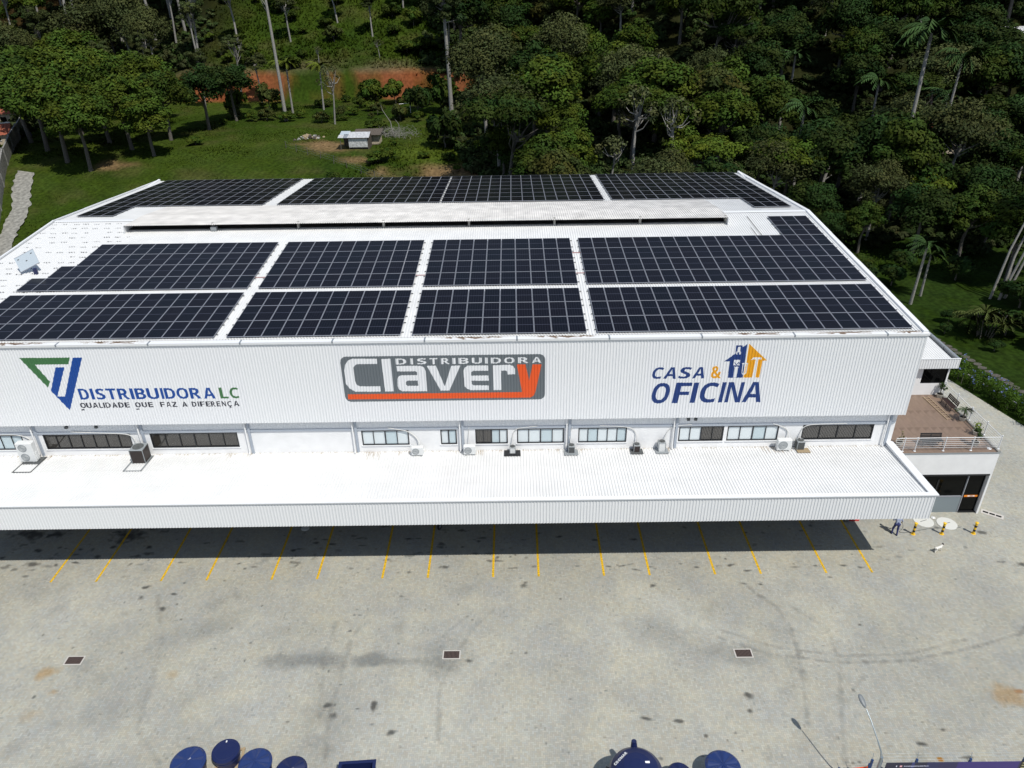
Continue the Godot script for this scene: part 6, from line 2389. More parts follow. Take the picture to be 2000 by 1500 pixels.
func build_named_trees() -> void:
	# stand at the left of the lawn
	var g := "trees at the left edge of the lawn"
	for q in [[-74.5, -89.5, 1.0, 1, "broadleaf_tree"], [-66.0, -96.5, 1.0, 2, "rounded_tree"], [-80.5, -93.5, 1.15, 1, "broadleaf_tree"], [-88.0, -101.0, 1.2, 1, "broadleaf_tree"], [-72.0, -101.0, 1.05, 2, "broadleaf_tree"], [-95.0, -108.0, 1.25, 0, "broadleaf_tree"], [-79.0, -107.0, 1.2, 1, "rounded_tree"], [-67.5, -108.5, 1.0, 0, "broadleaf_tree"], [-88.5, -115.0, 1.3, 2, "broadleaf_tree"], [-75.0, -117.0, 1.2, 1, "broadleaf_tree"], [-101.0, -124.0, 1.25, 1, "broadleaf_tree"], [-63.0, -117.5, 1.12, 4, "rounded_tree"], [-90.0, -128.0, 1.2, 2, "broadleaf_tree"], [-78.0, -128.0, 1.1, 0, "rounded_tree"], [-106.0, -138.0, 1.1, 2, "broadleaf_tree"], [-60.0, -126.0, 0.9, 4, "broadleaf_tree"]]:
		plant(q[4], q[3], q[0], q[1], q[2] * 1.3)
	for q in [[-84, -140, 0.95, 1], [-97, -146, 1.0, 2], [-72, -141, 0.9, 0], [-66, -150, 1.0, 2], [-88, -152, 1.05, 1], [-78, -158, 1.0, 3], [-60, -146, 0.8, 1], [-108, -156, 0.95, 0], [-70, -166, 1.1, 2]]:
		plant("eucalyptus_tree", q[3], q[0], q[1], q[2], "", "", 0.78)
	# the grassy slope over the bank
	for q in [[-57, -168, 0.95, 1, "eucalyptus_tree"], [-46, -176, 0.9, 2, "eucalyptus_tree"], [-36, -170, 0.85, 0, "eucalyptus_tree"], [-29, -182, 0.95, 1, "eucalyptus_tree"], [-51, -188, 0.9, 2, "feathery_tree"], [-62, -182, 0.9, 1, "feathery_tree"], [-40, -196, 1.0, 0, "eucalyptus_tree"], [-20, -176, 0.85, 2, "feathery_tree"], [-33, -160, 0.55, 3, "bare_tree"], [-48, -158, 0.5, 1, "bare_tree"]]:
		plant(q[4], q[3], q[0], q[1], q[2], "", "", 0.62 if q[4] == "eucalyptus_tree" else 0.85)
	plant("palm_tree", 1, -49.7, -134.0, 1.15, "yellow-green palm before the red bank beside the tall pale trunk", "palms before the red bank")
	plant("palm_tree", 1, -43.2, -136.5, 1.0, "slender palm before the red bank, right of the tall pale trunk", "palms before the red bank", 1.05)
	plant("bare_tree", 2, -37.5, -121.0, 1.0, "thin leafless tree with pale trunk behind the shed's left", "", 1.2)
	# tall pale trunk rising out of the picture
	var t := thing("tall_bare_tree", "very tall straight pale trunk rising past the top of the picture", "tree", Vector3(-49.0, ground_y(-49, -125.4), -125.4))
	rng.seed = 88
	var cr := crown(3.2, 4.5, 20, 150, 0.26, Color(0.06, 0.08, 0.03), 0.0, 0.3)
	var s := shape()
	s.tube([Vector3(0, -0.4, 0), Vector3(-0.1, 8, 0), Vector3(-0.3, 18, 0), Vector3(-0.6, 30, 0), Vector3(-0.7, 36, 0)], [0.42, 0.33, 0.28, 0.22, 0.12], 9)
	s.tube([Vector3(-0.4, 22, 0), Vector3(-1.9, 25, 0.3), Vector3(-2.7, 29, 0.4)], [0.09, 0.06, 0.03], 5)
	s.tube([Vector3(-0.35, 20.5, 0), Vector3(-1.4, 23, -0.3), Vector3(-1.8, 24.6, -0.3)], [0.06, 0.04, 0.02], 5)
	obj("trunk", s, M.bark_pale, t)
	obj("crown", cr[0], M.leaf, t, Vector3(-0.7, 37, 0))
	t = thing("tall_forest_tree", "tall dark tree with long grey trunk at the clearing's right edge", "tree", Vector3(-13.0, ground_y(-13, -126), -126))
	rng.seed = 89
	cr = crown(4.2, 9.5, 40, 170, 0.32, Color(0.036, 0.05, 0.018), 0.0, 0.26)
	s = shape()
	s.tube([Vector3(0, -0.4, 0), Vector3(-0.2, 9, 0), Vector3(-0.5, 18, 0), Vector3(-0.9, 28, 0)], [0.5, 0.4, 0.33, 0.14], 9)
	for e in cr[1]:
		if absf(e.y) < 8:
			s.tube([Vector3(-0.5, 20 + e.y * 0.8, 0), Vector3(-0.5, 21, 0) + e], [0.14, 0.05], 5)
	obj("trunk", s, M.bark_pale, t)
	obj("crown", cr[0], M.leaf, t, Vector3(-0.5, 21, 0))
	# round shrubs of the clearing
	plant("thicket_shrub", 4, -12.4, -98.5, 1.75, "big dark round shrub at the right end of the clearing", "", 1.5)
	plant("thicket_shrub", 0, -27.2, -112.5, 1.1, "glossy green shrub behind the shed", "", 0.9)
	plant("thicket_shrub", 1, -5.5, -96.0, 0.9, "small shrub between the dark round shrub and forest", "", 1.0)
	plant("thicket_shrub", 1, -61.0, -104.0, 0.9, "low shrub in front of the left stand of trees", "", 0.7)
	plant("thicket_shrub", 4, -20.5, -128.0, 1.7, "wide dark shrub beside the white goal posts", "", 1.5)
	plant("thicket_shrub", 0, -16.0, -132.0, 1.9, "tall dark shrub right of the white goal posts", "", 1.6)
	plant("thicket_shrub", 1, -33.0, -142.0, 1.6, "green shrub at the foot of the red bank, above shed", "", 1.4)
	plant("thicket_shrub", 2, -27.5, -143.5, 1.5, "light green shrub at the foot of the red bank", "", 1.3)
	plant("thicket_shrub", 3, -56.0, -138.0, 1.5, "grey-green shrub at the left foot of the red bank", "", 1.4)
	plant("thicket_shrub", 1, -61.5, -132.0, 1.3, "scraggy green shrub left of the tall pale trunk", "", 1.7)
	plant("thicket_shrub", 1, -24.0, -91.0, 1.1, "tall grass-like shrub in front of the shed's right", "", 0.7)
	plant("thicket_shrub", 0, -30.5, -83.5, 0.7, "dark small shrub at the wire fence's lower end", "", 0.8)
	plant("palm_clump", 0, 9.0, -66.0, 1.25, "clump of feathery palms behind the middle of the roof", "")
	plant("palm_clump", 1, 13.5, -64.0, 1.15, "second clump of feathery palms right behind the roof", "")
	plant("palm_clump", 2, 4.0, -72.0, 1.2, "feathery palm clump left of the other two clumps", "")
	plant("rounded_tree", 0, -1.5, -82.0, 1.05, "dense dark rounded tree at the forest's left end behind roof", "")
	# right hand side
	plant("umbrella_tree", 2, 60.0, -66.5, 1.0, "yellow-green umbrella-shaped tree above the right lawn", "", 1.0)
	plant("umbrella_tree", 1, 42.0, -72.0, 1.35, "wide flat-topped tree behind the roof's right corner", "", 1.0)
	plant("umbrella_tree", 2, 30.0, -74.0, 1.25, "broad flat-topped tree left of the roof's right corner", "", 0.95)
	plant("palm_tree", 2, 48.2, -39.5, 0.85, "slim pale-trunked palm on the right lawn", "", 0.95)
	plant("palm_tree", 0, 50.6, -42.0, 0.72, "shorter slim palm on the right lawn", "", 0.8)
	plant("palm_tree", 2, 70.0, -92.0, 1.9, "big shaggy palm in the upper right forest", "", 1.5)
	plant("palm_tree", 2, 78.0, -96.0, 1.3, "tall thin palm right of the big shaggy palm", "", 1.8)
	plant("broadleaf_tree", 4, 44.5, -58.0, 0.62, "low leafy tree between roof corner and right lawn", "")
	plant("rounded_tree", 1, 40.5, -53.0, 0.5, "bright green bush beside the roof's right slope", "", 0.8)
	plant("rounded_tree", 0, 46.0, -49.5, 0.42, "small green bush at the near edge of right lawn", "", 0.7)
	plant("palm_clump", 0, 52.0, -30.3, 1.0, "clump of broad paddle leaves beside the right footpath", "", 0.9)
	plant("rounded_tree", 2, 67.0, -58.0, 0.75, "yellow-green rounded tree at the right picture edge", "")
	var r := RandomNumberGenerator.new()
	r.seed = 5
	for i in 34:
		plant("thicket_shrub", r.randi_range(0, 3), r.randf_range(-64, -18), r.randf_range(-147, -122), r.randf_range(0.35, 0.95), "", "", r.randf_range(0.7, 1.5))
	for i in 34:
		plant("thicket_shrub", r.randi_range(0, 3), r.randf_range(-78, -16), r.randf_range(-198, -155), r.randf_range(0.6, 1.5), "", "", r.randf_range(0.7, 1.4))
	for i in 14:
		plant("thicket_shrub", r.randi_range(0, 2), r.randf_range(-24, -4), r.randf_range(-112, -84), r.randf_range(0.3, 0.7), "", "", r.randf_range(0.6, 1.2))
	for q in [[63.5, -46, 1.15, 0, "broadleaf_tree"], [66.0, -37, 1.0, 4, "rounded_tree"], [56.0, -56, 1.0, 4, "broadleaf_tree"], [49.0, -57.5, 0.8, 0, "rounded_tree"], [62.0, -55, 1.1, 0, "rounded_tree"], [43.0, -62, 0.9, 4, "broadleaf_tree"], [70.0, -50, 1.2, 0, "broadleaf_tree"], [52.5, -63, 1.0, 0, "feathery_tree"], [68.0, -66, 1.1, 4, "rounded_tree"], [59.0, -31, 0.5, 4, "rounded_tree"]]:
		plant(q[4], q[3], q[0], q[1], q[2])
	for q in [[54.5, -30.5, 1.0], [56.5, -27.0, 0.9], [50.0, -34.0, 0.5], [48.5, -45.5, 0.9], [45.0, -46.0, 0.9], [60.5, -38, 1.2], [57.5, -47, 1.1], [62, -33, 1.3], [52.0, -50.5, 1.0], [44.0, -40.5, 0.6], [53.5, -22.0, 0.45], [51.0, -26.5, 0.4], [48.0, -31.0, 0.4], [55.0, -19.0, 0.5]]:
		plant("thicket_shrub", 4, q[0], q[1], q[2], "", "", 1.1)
	t = thing("triple_trunk_tree", "tree with three long leaning pale trunks on the right lawn", "tree", Vector3(58.5, ground_y(58.5, -40.7) - 0.2, -40.7))
	s = shape()
	for q in [[0.0, 0.0, 3.6, 15.5, -1.5], [0.9, 0.3, 5.2, 16.5, 0.5], [1.9, -0.2, 6.4, 15.0, -0.8], [1.2, 0.0, 4.4, 13.0, -2.4]]:
		var a := Vector3(q[0], -0.3, q[1])
		var b := Vector3(q[2], q[3], q[4])
		s.tube([a, a.lerp(b, 0.4) + Vector3(-0.5, 0, 0.1), b], [0.17, 0.13, 0.06], 7)
		s.tube([a.lerp(b, 0.6), a.lerp(b, 0.75) + Vector3(1.1, 1.2, 0.3), b + Vector3(2.2, 0.3, 0.4)], [0.07, 0.05, 0.02], 5)
	obj("trunk", s, M.bark_pale, t)
	rng.seed = 90
	cr = crown(4.4, 2.6, 22, 110, 0.28, Color(0.045, 0.062, 0.018), 0.2, 0.3)
	obj("crown", cr[0], M.leaf, t, Vector3(5.0, 16.5, -1.0))
	# leafless leaning trunks by the roof's right corner
	var k := 0
	for q in [[50.7, -80.0, 0.9], [58.0, -80.5, 1.2]]:
		t = thing("leaning_trunk", ["leaning grey trunk rising beside the roof's right corner", "second leaning grey trunk right of the roof's corner"][k], "tree", Vector3(q[0], ground_y(q[0], q[1]), q[1]))
		k += 1
		s = shape()
		s.tube([Vector3(0, -0.3, 0), Vector3(q[2], 4.5, 0), Vector3(q[2] * 2.2, 9, -0.3)], [0.32, 0.26, 0.18], 8)
		s.tube([Vector3(q[2] * 0.9, 4.0, 0), Vector3(q[2] + 1.4, 5.2, 0.2)], [0.12, 0.05], 6)
		obj("trunk", s, M.bark_pale, t)
		cr = crown(3.2, 2.2, 14, 120, 0.3, Color(0.03, 0.05, 0.013))
		obj("crown", cr[0], M.leaf, t, Vector3(q[2] * 2.2, 10.2, -0.3))


func label_forest() -> void:
	var look := {"broadleaf_tree": "broad leafy tree", "rounded_tree": "dense round-crowned tree", "umbrella_tree": "flat-topped spreading tree", "eucalyptus_tree": "tall thin olive tree", "feathery_tree": "feathery grey-green tree", "palm_tree": "tall feathery palm", "bare_tree": "sparse pale-branched tree", "thicket_shrub": "low shrub", "palm_clump": "clump of arching palm leaves"}
	var tone := ["dark green", "mid green", "light green", "olive green", "blackish green"]
	var sets := {}
	for q in planted:
		var o: Node3D = q[0]
		var e := on_screen(o.position + Vector3(0, 7, 0))
		var area := ""
		if e.x < 0.24:
			area = "in the left stand of trees" if e.y > 0.06 else "in the top left corner"
		elif e.x < 0.44:
			area = "on the grass slope" if e.y < 0.055 else ("near the red bank" if e.y < 0.135 else "in the clearing")
		elif e.x < 0.62:
			area = "behind the middle of the roof" if e.y > 0.11 else "at the top centre"
		elif e.x < 0.80:
			area = "behind the roof's right part" if e.y > 0.11 else "at the top right of centre"
		else:
			area = "above the right lawn" if e.y > 0.11 else "in the top right corner"
		var olive: bool = q[1] in ["eucalyptus_tree", "feathery_tree", "bare_tree", "palm_tree"]
		var text: String = (look[q[1]] if olive else tone[q[2] % 5] + " " + look[q[1]]) + " " + area
		if not sets.has(text):
			sets[text] = []
		sets[text].append([e.x, o, q[3], area])
	var th := ["first", "second", "third", "fourth", "fifth", "sixth", "seventh", "eighth", "ninth", "tenth", "eleventh", "twelfth", "thirteenth", "fourteenth", "fifteenth", "sixteenth", "seventeenth", "eighteenth", "nineteenth", "twentieth", "twenty-first", "twenty-second", "twenty-third", "twenty-fourth"]
	for text in sets:
		var l: Array = sets[text]
		l.sort_custom(func(a, b): return a[0] < b[0])
		for i in l.size():
			var say: String = text
			if l.size() > 1:
				say += ", %s from left" % th[mini(i, 23)]
			tag(l[i][1], say, l[i][2], "forest trees " + str(l[i][3]))


func build_cover() -> void:
	# tufts of grass and low growth over the open ground
	rng.seed = 61
	var s := shape()
	s.use_c = true
	s.col = Color.WHITE
	for k in 9:
		var a := TAU * k / 9 + rng.randf()
		var d := Vector3(cos(a), 0, sin(a))
		var w := d.cross(Vector3.UP) * 0.07
		var h := rng.randf_range(0.5, 1.0)
		s.tri(d * 0.05 - w, d * 0.05 + w, d * rng.randf_range(0.2, 0.5) + Vector3.UP * h, (Vector3.UP + d * 0.5).normalized())
	var tuft := s.mesh()
	var spots := []
	for i in 80000:
		var x := rng.randf_range(-105, 70)
		var z := rng.randf_range(-200, -50)
		var lawn := x < 0 and z > -150
		var slope := x > -80 and x < -15 and z <= -150
		var right := x > 42 and x < 66 and z > -62
		if not (lawn or slope or right):
			continue
		var n := noise.get_noise_2d(x * 2.2, z * 2.2)
		# mown strip next to the building stays short
		var tall := 0.16 + 0.5 * clampf(n + 0.15, 0, 1)
		if lawn and x < -36 and z > -97:
			tall *= 0.55
		if lawn and x > -30 and z > -104:
			tall += 0.3
		if slope:
			tall = 0.6 + 0.7 * clampf(n + 0.3, 0, 1)
		if absf(z - foot_z(x) + 2) < 3.2 and n < 0.2:
			continue
		if lawn and absf(x + 30) < 4.2 and absf(z + 99) < 4.5:
			continue
		var gc := ground_color(x, z)
		if gc.r > gc.g * 1.25 and rng.randf() < 0.85:
			continue
		var c := Color(gc.r * 1.1 + 0.01, gc.g * 1.1 + 0.014, gc.b) * rng.randf_range(0.8, 1.3)
		spots.append([Transform3D(Basis(Vector3.UP, rng.randf() * TAU).scaled(Vector3(0.9, 0.8, 0.9) * (tall + 0.15) * rng.randf_range(0.6, 1.2)), Vector3(x, ground_y(x, z) - 0.12, z)), c])
	var mm := MultiMesh.new()
	mm.transform_format = MultiMesh.TRANSFORM_3D
	mm.use_colors = true
	mm.mesh = tuft
	mm.instance_count = spots.size()
	for i in spots.size():
		mm.set_instance_transform(i, spots[i][0])
		mm.set_instance_color(i, spots[i][1])
	var o := MultiMeshInstance3D.new()
	o.multimesh = mm
	o.name = "grass"
	o.material_override = M.tuft
	add_child(o)
	tag(o, "tufted green grass covering the lawns and the slope", "grass")
	o.set_meta("kind", "stuff")
	# undergrowth under and between the forest trees
	rng.seed = 62
	var u := crown(1.5, 1.1, 9, 60, 0.26, Color(0.9, 0.9, 0.9), 0.3, 0.42)
	spots = []
	for i in 9000:
		var x := rng.randf_range(-140, 140)
		var z := rng.randf_range(-212, -56)
		if not clear_of(x, z, 0.0):
			continue
		var e := on_screen(Vector3(x, ground_y(x, z), z))
		if e.x < -0.12 or e.x > 1.12:
			continue
		var k := rng.randf_range(0.6, 1.3)
		var c := Color(0.040, 0.068, 0.016).lerp(Color(0.06, 0.066, 0.026), rng.randf()) * k
		if x > 45: c = c * 0.75  # cloud shade on the right, painted into the undergrowth colour
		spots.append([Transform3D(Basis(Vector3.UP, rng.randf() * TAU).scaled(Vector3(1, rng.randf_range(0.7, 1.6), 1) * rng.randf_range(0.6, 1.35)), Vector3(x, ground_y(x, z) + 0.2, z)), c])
	mm = MultiMesh.new()
	mm.transform_format = MultiMesh.TRANSFORM_3D
	mm.use_colors = true
	mm.mesh = u[0].mesh()
	mm.instance_count = spots.size()
	for i in spots.size():
		mm.set_instance_transform(i, spots[i][0])
		mm.set_instance_color(i, spots[i][1])
	o = MultiMeshInstance3D.new()
	o.multimesh = mm
	o.name = "undergrowth"
	o.material_override = M.leaf
	add_child(o)
	tag(o, "leafy undergrowth filling the ground between the forest trees", "undergrowth")
	o.set_meta("kind", "stuff")


func build_hedge() -> void:
	# plumbago hedge along the right road, with the stone footpath behind it
	var line := [Vector3(39.6, 0, -36), Vector3(42.9, 0, -25), Vector3(46.4, 0, -11.4), Vector3(49.8, 0, 0), Vector3(52.5, 0, 8)]
	var t := thing("hedge", "green flowering hedge with pale blue blossoms along the right road", "hedge", line[1])
	rng.seed = 71
	var s := shape()
	s.use_c = true
	var fl := shape()
	fl.use_c = true
	var st := shape()
	for i in line.size() - 1:
		var n := int(line[i].distance_to(line[i + 1]) * 6.5)
		for k in n:
			var p: Vector3 = line[i].lerp(line[i + 1], (k + rng.randf()) / n) - line[1] + Vector3(rng.randf_range(-0.9, 0.9), rng.randf_range(0.3, 1.5), rng.randf_range(-0.5, 0.5))
			leafy(s, p, rng.randf_range(0.5, 0.75), 80, 0.10, Color(0.050, 0.092, 0.014) * rng.randf_range(0.7, 1.3))
			if rng.randf() < 0.55:
				for b in rng.randi_range(1, 4):
					leafy(fl, p + rand_dir() * 0.45 + Vector3(-0.1, 0.3, 0.1), 0.10, 10, 0.05, Color(0.24, 0.30, 0.62))
			if k % 2 == 0:
				st.tube([Vector3(p.x, 0, p.z), p], [0.025, 0.01], 5)
	obj("foliage", s, M.leaf, t)
	obj("blossom", fl, M.leaf, t)
	obj("stem", st, M.bark, t)
	# stepping stones of the footpath
	var path := thing("stone_path", "narrow pale stone footpath behind the flowering hedge", "path", Vector3(47.5, 0, -24))
	structure(path)
	var a := Vector3(43.0, -0.05, -42)
	var b := Vector3(51.5, -0.25, -7.5)
	for k in 44:
		var p := a.lerp(b, k / 43.0) + Vector3(rng.randf_range(-0.1, 0.1), 0, 0)
		p.y = ground_y(p.x, p.z) - 0.32 * ss(44, 50, p.x) - 0.05 + 0.05
		var g := shape()
		var m := []
		for q in 7:
			var e := TAU * q / 7
			m.append(Vector3(cos(e) * 0.48 * rng.randf_range(0.85, 1.1), 0.06, -sin(e) * 0.38 * rng.randf_range(0.85, 1.1)))
		for q in 7:
			g.tri(Vector3(0, 0.07, 0), m[q], m[(q + 1) % 7])
			g.quad(m[q] - Vector3(0, 0.2, 0), m[(q + 1) % 7] - Vector3(0, 0.2, 0), m[(q + 1) % 7], m[q])
		obj("stone", g, M.path_stone, path, p - path.position)
	# kerb between road and hedge
	var kb := shape()
	for i in line.size() - 1:
		var d: Vector3 = (line[i + 1] - line[i]).normalized()
		var o := Vector3(-d.z, 0, d.x) * -1.25
		var p0: Vector3 = line[i] + o
		var p1: Vector3 = line[i + 1] + o
		var w := Vector3(-d.z, 0, d.x) * 0.13
		var u := Vector3(0, 0.12, 0)
		kb.quad(p0 + w + u, p1 + w + u, p1 + u, p0 + u)
		kb.quad(p0, p0 + u, p1 + u, p1)
		kb.quad(p0 + w, p1 + w, p1 + w + u, p0 + w + u)
	structure(obj("kerb", kb, M.concrete_old))


# ---------------------------------------------------------------- things in the clearing
func gy(x: float, z: float) -> float:
	return ground_y(x, z)


func build_clearing() -> void:
	rng.seed = 81
	# concrete track beside the old wall
	var s := shape()
	var left := [Vector2(-88.0, -89.5), Vector2(-84.6, -81.5), Vector2(-81.9, -76.0), Vector2(-79.5, -69.0), Vector2(-77.6, -63.0), Vector2(-74.0, -54.0), Vector2(-70, -47)]
	var right := [Vector2(-83.2, -88.0), Vector2(-80.6, -81.0), Vector2(-78.2, -76.0), Vector2(-76.2, -69.0), Vector2(-74.6, -63.0), Vector2(-71.0, -54.0), Vector2(-67, -47)]
	var rows := []
	for i in left.size() - 1:
		for k in 9:
			var t0 := k / 9.0
			var l: Vector2 = left[i].lerp(left[i + 1], t0)
			var e: Vector2 = right[i].lerp(right[i + 1], t0)
			var across := (e - l)
			l += across * (0.10 + 0.16 * rough.get_noise_2d(l.x * 3.0, l.y * 3.0) + rng.randf_range(-0.04, 0.04))
			e -= across * (0.10 + 0.16 * rough.get_noise_2d(e.x * 3.0 + 40, e.y * 3.0) + rng.randf_range(-0.04, 0.04))
			rows.append([Vector3(l.x, gy(l.x, l.y) + 0.16, l.y), Vector3(e.x, gy(e.x, e.y) + 0.16, e.y)])
	for i in rows.size() - 1:
		s.quad(rows[i + 1][0], rows[i + 1][1], rows[i][1], rows[i][0])
	structure(obj("track", s, M.track))
	# old boundary wall, of rendered bays
	var w := thing("boundary_wall", "weathered grey concrete boundary wall beside the track on far left", "wall", Vector3(-92, gy(-92, -95), -95))
	var run := [Vector2(-103.5, -121), Vector2(-99.3, -111.5), Vector2(-95.2, -102), Vector2(-91.0, -92.5), Vector2(-86.6, -83), Vector2(-82.6, -74.5), Vector2(-78.8, -66), Vector2(-75, -57)]
	for i in run.size() - 1:
		s = shape()
		var a := Vector3(run[i].x, gy(run[i].x, run[i].y), run[i].y) - w.position
		var b := Vector3(run[i + 1].x, gy(run[i + 1].x, run[i + 1].y), run[i + 1].y) - w.position
		var d := (b - a).normalized()
		var o := Vector3(-d.z, 0, d.x).normalized() * 0.12
		var h := Vector3(0, 2.7 + 0.12 * (i % 2), 0)
		var dn := Vector3(0, -0.5, 0)
		s.quad(a + o + dn, a + o + h, b + o + h, b + o + dn); s.quad(b - o + dn, b - o + h, a - o + h, a - o + dn)
		s.quad(a - o + h, b - o + h, b + o + h, a + o + h); s.quad(a + o + dn, a - o + dn, a - o + h, a + o + h); s.quad(b - o + dn, b + o + dn, b + o + h, b - o + h)
		obj("bay", s, M.concrete_old, w)
		s = shape()
		s.box(a + Vector3(-0.2, -0.5, -0.2), a + Vector3(0.2, 2.95, 0.2))
		obj("pier", s, M.concrete_old, w)
	# tiled houses beyond the wall
	house("tiled_house", "small house with orange-red tiled roof behind the boundary wall", Vector3(-113, 0, -127), 9.0, 7.0, 2.8, 1.7, 0.35, M.tile_red, M.plaster)
	house("tiled_house", "low tiled house at the left picture edge below the other", Vector3(-103.5, 0, -108.5), 8.0, 6.0, 2.2, 1.4, 0.4, M.tile_red, M.plaster)
	house("pale_roof_house", "pale-roofed house glimpsed through trees at top right", Vector3(111, 0, -137), 10.0, 8.0, 3.2, 1.8, -0.2, M.tin, M.plaster)
	house("forest_house", "cream house wall glimpsed among trees above the right lawn", Vector3(86, 0, -108), 9.0, 7.0, 3.4, 1.8, 0.2, M.tile_red, M.plaster)
	house("forest_house", "red-tiled house at the right picture edge among trees", Vector3(101, 0, -98), 9.0, 7.0, 3.0, 1.9, -0.15, M.tile_red, M.plaster)
	# the shed
	var t := thing("tin_shed", "small tin shed with white lean-to roof standing in the clearing", "shed", Vector3(-29.3, gy(-29.3, -100) - 0.1, -100.0), 0.0)
	s = shape()
	for k in 18:
		s.box(Vector3(-1.0 + k * 0.2, 0.45, 1.55 + 0.02 * (k % 2)), Vector3(-0.8 + k * 0.2, 2.0, 1.6 + 0.02 * (k % 2)))
	obj("front_wall", s, M.tin, t)
	s = shape()
	s.box(Vector3(2.6, 0.0, -1.9), Vector3(2.68, 2.25, 1.55)); s.box(Vector3(-2.6, 0.0, -1.9), Vector3(2.6, 2.5, -1.82)); s.box(Vector3(-1.0, 0, -1.8), Vector3(-0.92, 2.3, 1.54))
	obj("side_wall", s, M.tin_rusty, t)
	s = shape()
	s.box(Vector3(-1.0, 0.1, 1.4), Vector3(2.6, 0.44, 1.5))
	obj("plinth", s, M.hole, t)
	for q in [[-2.5, 1.6], [-2.5, -1.8], [2.55, 1.6]]:
		s = shape()
		s.box(Vector3(q[0] - 0.05, 0, q[1] - 0.05), Vector3(q[0] + 0.05, 2.1, q[1] + 0.05))
		obj("post", s, M.bark, t)
	for q in [[-1.15, 2.85, 0.72, 1.95, M.tin], [-1.1, 2.8, -0.35, 0.78, M.tin], [-1.15, 2.75, -1.05, -0.30, M.tin], [-2.9, -1.95, 0.4, 1.9, M.tin], [-2.0, -1.1, 0.0, 1.88, M.steel], [-2.8, -1.05, -1.6, 0.45, M.panel_back]]:
		s = shape()
		var y0: float = 2.18 + (1.9 - q[3]) * 0.17
		var y1: float = 2.18 + (1.9 - q[2]) * 0.17
		var e := 0.03 if q[4] == M.tin else 0.0
		for d in [0.0, 0.02]:
			s.quad(Vector3(q[0], y0 + e + d, q[3]), Vector3(q[1], y0 + e + d, q[3]), Vector3(q[1], y1 + e + d, q[2]), Vector3(q[0], y1 + e + d, q[2]))
		s.quad(Vector3(q[0], y0 + e, q[3]), Vector3(q[1], y0 + e, q[3]), Vector3(q[1], y0 + e + 0.02, q[3]), Vector3(q[0], y0 + e + 0.02, q[3]))
		obj("roof_sheet", s, q[4], t)
	t = thing("brown_shed", "lower shed with brown sheet roof joined behind the tin shed", "shed", Vector3(-27.6, gy(-27.6, -104) - 0.1, -104.2))
	s = shape()
	s.box(Vector3(-2.3, 0, -1.6), Vector3(2.3, 1.9, 1.6))
	obj("wall", s, M.plaster, t)
	for k in 3:
		s = shape()
		s.box(Vector3(-2.6 + k * 1.76, 2.0 + 0.03 * k, -2.0), Vector3(-0.8 + k * 1.76, 2.06 + 0.03 * k, 2.0), Transform3D(Basis(Vector3.RIGHT, 0.12), Vector3.ZERO))
		obj("roof_sheet", s, M.tin_rusty, t)
	# goal
	t = thing("goal_posts", "white football goal frame on the grass near the bank", "goal", Vector3(-24.0, gy(-24, -131), -131.2), 0.5)
	for q in [[Vector3(-1.5, 0, 0), Vector3(-1.5, 2.1, 0)], [Vector3(1.5, 0, 0), Vector3(1.5, 2.1, 0)], [Vector3(-1.55, 2.1, 0), Vector3(1.55, 2.1, 0)]]:
		s = shape()
		s.tube([q[0], q[1]], [0.06, 0.06], 8)
		obj("bar", s, M.white, t)
	# heap of rubble and a pile of brushwood
	t = thing("rubble_heap", "heap of grey rubble and scraps left of the shed", "rubble", Vector3(-40.2, gy(-40.2, -108.4) - 0.1, -108.4))
	for k in 46:
		s = shape()
		var r := rng.randf()
		var p := Vector3(rng.randfn() * 1.1, 0, rng.randfn() * 0.7)
		p.y = maxf(0.05, 0.75 - p.length() * 0.35) * rng.randf()
		s.bevel_box(-Vector3.ONE * 0.2 * (0.5 + r), Vector3.ONE * 0.2 * (0.5 + r), 0.05, Transform3D(Basis.from_euler(Vector3(rng.randf() * 3, rng.randf() * 3, rng.randf() * 3)), p))
		obj("lump", s, [M.concrete, M.concrete_old, M.tin_rusty, M.pallet, M.concrete_old][k % 5], t)
	t = thing("brushwood_pile", "pile of dead grey branches behind the tin shed", "branches", Vector3(-22.8, gy(-22.8, -108) - 0.1, -108.0))
	s = shape()
	for k in 90:
		var a := Vector3(rng.randfn() * 1.6, rng.randf() * 0.8, rng.randfn() * 1.2)
		s.tube([a, a + Vector3(rng.randfn() * 0.7, rng.randf() * 1.4, rng.randfn() * 0.7), a + Vector3(rng.randfn() * 1.6, rng.randf() * 1.8, rng.randfn() * 1.4)], [0.035, 0.025, 0.012], 4, false)
	s.tube([Vector3(-0.5, 0, 0), Vector3(-0.9, 3.0, 0), Vector3(-2.2, 5.2, 0.2), Vector3(-2.5, 6.2, 0)], [0.10, 0.08, 0.05, 0.02], 6)
	s.tube([Vector3(0.6, 0, 0), Vector3(0.7, 2.6, 0.2), Vector3(0.0, 3.6, 0.2)], [0.08, 0.06, 0.02], 6)
	obj("branches", s, M.bark_pale, t)
	# wire fence
	t = thing("wire_fence", "sagging wire fence on thin posts crossing the clearing", "fence", Vector3(-34, gy(-34, -93), -93))
	var fp := [Vector2(-42.5, -100.0), Vector2(-40.0, -97.5), Vector2(-37.4, -95.5), Vector2(-34.6, -93.2), Vector2(-31.8, -91.0), Vector2(-29.0, -88.6), Vector2(-26.2, -86.3), Vector2(-23.5, -84.0), Vector2(-20.5, -81.6)]
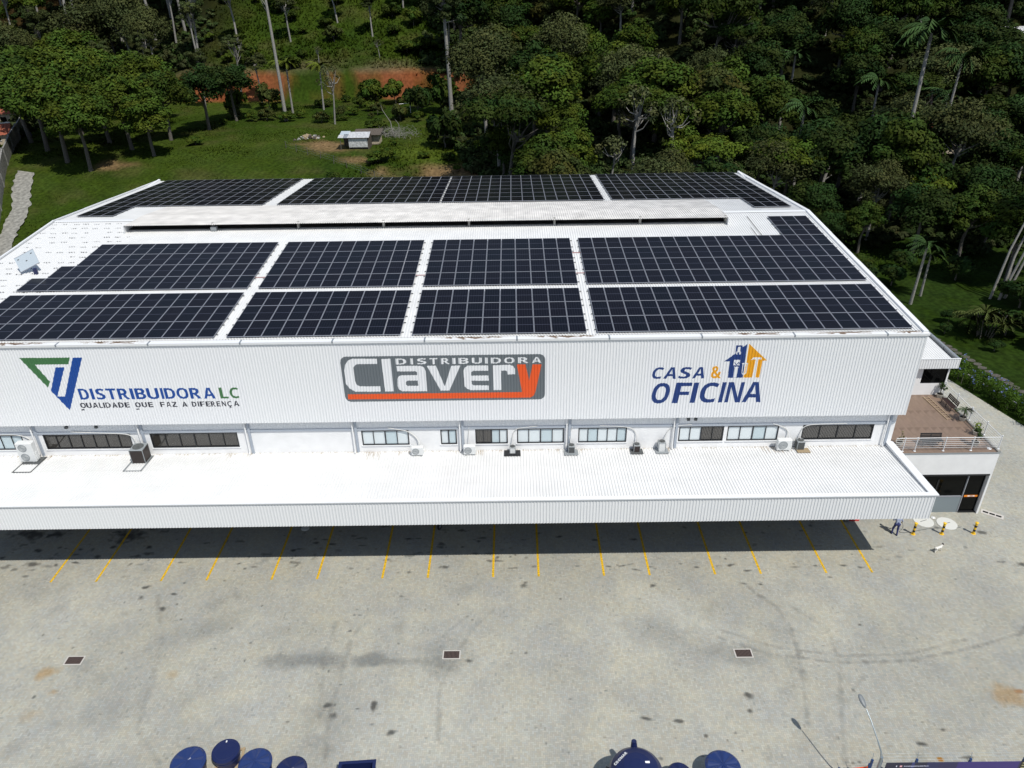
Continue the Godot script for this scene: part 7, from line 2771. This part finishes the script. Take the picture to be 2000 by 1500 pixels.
	for i in fp.size():
		s = shape()
		var p := Vector3(fp[i].x, gy(fp[i].x, fp[i].y) - 0.15, fp[i].y) - t.position
		s.tube([p, p + Vector3(rng.randf_range(-0.12, 0.12), 1.5, 0)], [0.06, 0.05], 6)
		obj("post", s, M.bark, t)
		if i > 0:
			var o := Vector3(fp[i - 1].x, gy(fp[i - 1].x, fp[i - 1].y) - 0.15, fp[i - 1].y) - t.position
			for h in [0.6, 1.0, 1.4]:
				s = shape()
				s.tube([o + Vector3.UP * h, (o + p) / 2 + Vector3.UP * (h - 0.06), p + Vector3.UP * h], [0.009, 0.009, 0.009], 4)
				obj("wire", s, M.galvanised, t)
	t = thing("fallen_beam", "pale beam lying on the ground at the forest's left end", "beam", Vector3(-1.5, gy(-1.5, -87.5) + 0.05, -87.5), 0.45)
	s = shape()
	s.box(Vector3(-2.0, 0.0, -0.14), Vector3(2.0, 0.28, 0.14))
	obj("beam", s, M.concrete, t)
	t = thing("blue_barrel", "blue plastic barrel at the far end of the boundary wall", "barrel", Vector3(-98.0, gy(-98, -113) - 0.1, -113.0))
	s = shape()
	s.lathe([Vector2(0.38, 0), Vector2(0.42, 0.3), Vector2(0.42, 0.7), Vector2(0.38, 1.0), Vector2(0.34, 1.02), Vector2(0, 1.02)], 18)
	obj("drum", s, M.tank_light, t)


func house(called: String, label: String, at: Vector3, w: float, d: float, h: float, rise: float, turn: float, roof: Material, wall: Material) -> void:
	at.y = ground_y(at.x, at.z) - 0.3
	var t := thing(called, label, "house", at, turn)
	var s := shape()
	s.box(Vector3(-w / 2, 0, -d / 2), Vector3(w / 2, h, d / 2))
	for sx in [-1, 1]:
		var x: float = sx * w / 2
		if sx > 0:
			s.tri(Vector3(x, h, d / 2), Vector3(x, h, -d / 2), Vector3(x, h + rise, 0))
		else:
			s.tri(Vector3(x, h, -d / 2), Vector3(x, h, d / 2), Vector3(x, h + rise, 0))
	obj("wall", s, wall, t)
	s = shape()
	var e := 0.5
	for k in 2:
		var z: float = (d / 2 + e) * (1 if k == 0 else -1)
		var n := int((w + 2 * e) / 0.3)
		for i in n:
			var x0 := -w / 2 - e + i * 0.3
			var lift := 0.05 * (i % 2)
			var a := Vector3(x0, h + 0.08 + lift - e * rise / (d / 2), z)
			var b := Vector3(x0 + 0.3, a.y, z)
			var c := Vector3(x0 + 0.3, h + rise + 0.08 + lift, 0)
			var g := Vector3(x0, c.y, 0)
			if k == 0:
				s.quad(a, b, c, g)
			else:
				s.quad(b, a, g, c)
	obj("roof", s, roof, t)
	s = shape()
	s.tube([Vector3(-w / 2 - e, h + rise + 0.14, 0), Vector3(w / 2 + e, h + rise + 0.14, 0)], [0.13, 0.13], 8)
	obj("ridge", s, M.concrete_pale, t)
	for k in 2:
		s = shape()
		var x := -w / 4 + k * w / 2
		s.box(Vector3(x - 0.6, 1.0, d / 2 - 0.05), Vector3(x + 0.6, 2.0, d / 2 + 0.03))
		var o := obj("window", s, M.glass_dark, t)
		s = shape()
		s.box(Vector3(x - 0.7, 0.92, d / 2 + 0.001), Vector3(x + 0.7, 0.995, d / 2 + 0.1))
		obj("sill", s, M.trim, o)


# ---------------------------------------------------------------- everything
func _ready() -> void:
	rng.seed = 1
	noise.seed = 7
	noise.frequency = 0.022
	noise.fractal_octaves = 4
	rough.seed = 13
	rough.frequency = 0.16
	rough.fractal_octaves = 3
	camera_and_light()
	make_materials()
	build_ground()
	build_yard()
	build_warehouse()
	build_annex()
	build_arrays()
	build_air_conditioning()
	build_clearing()
	build_hedge()
	build_named_trees()
	build_forest()
	label_forest()
	build_cover()
	build_terrace_things()
	build_front_things()
	build_under_canopy()
	build_person()
	build_dog()
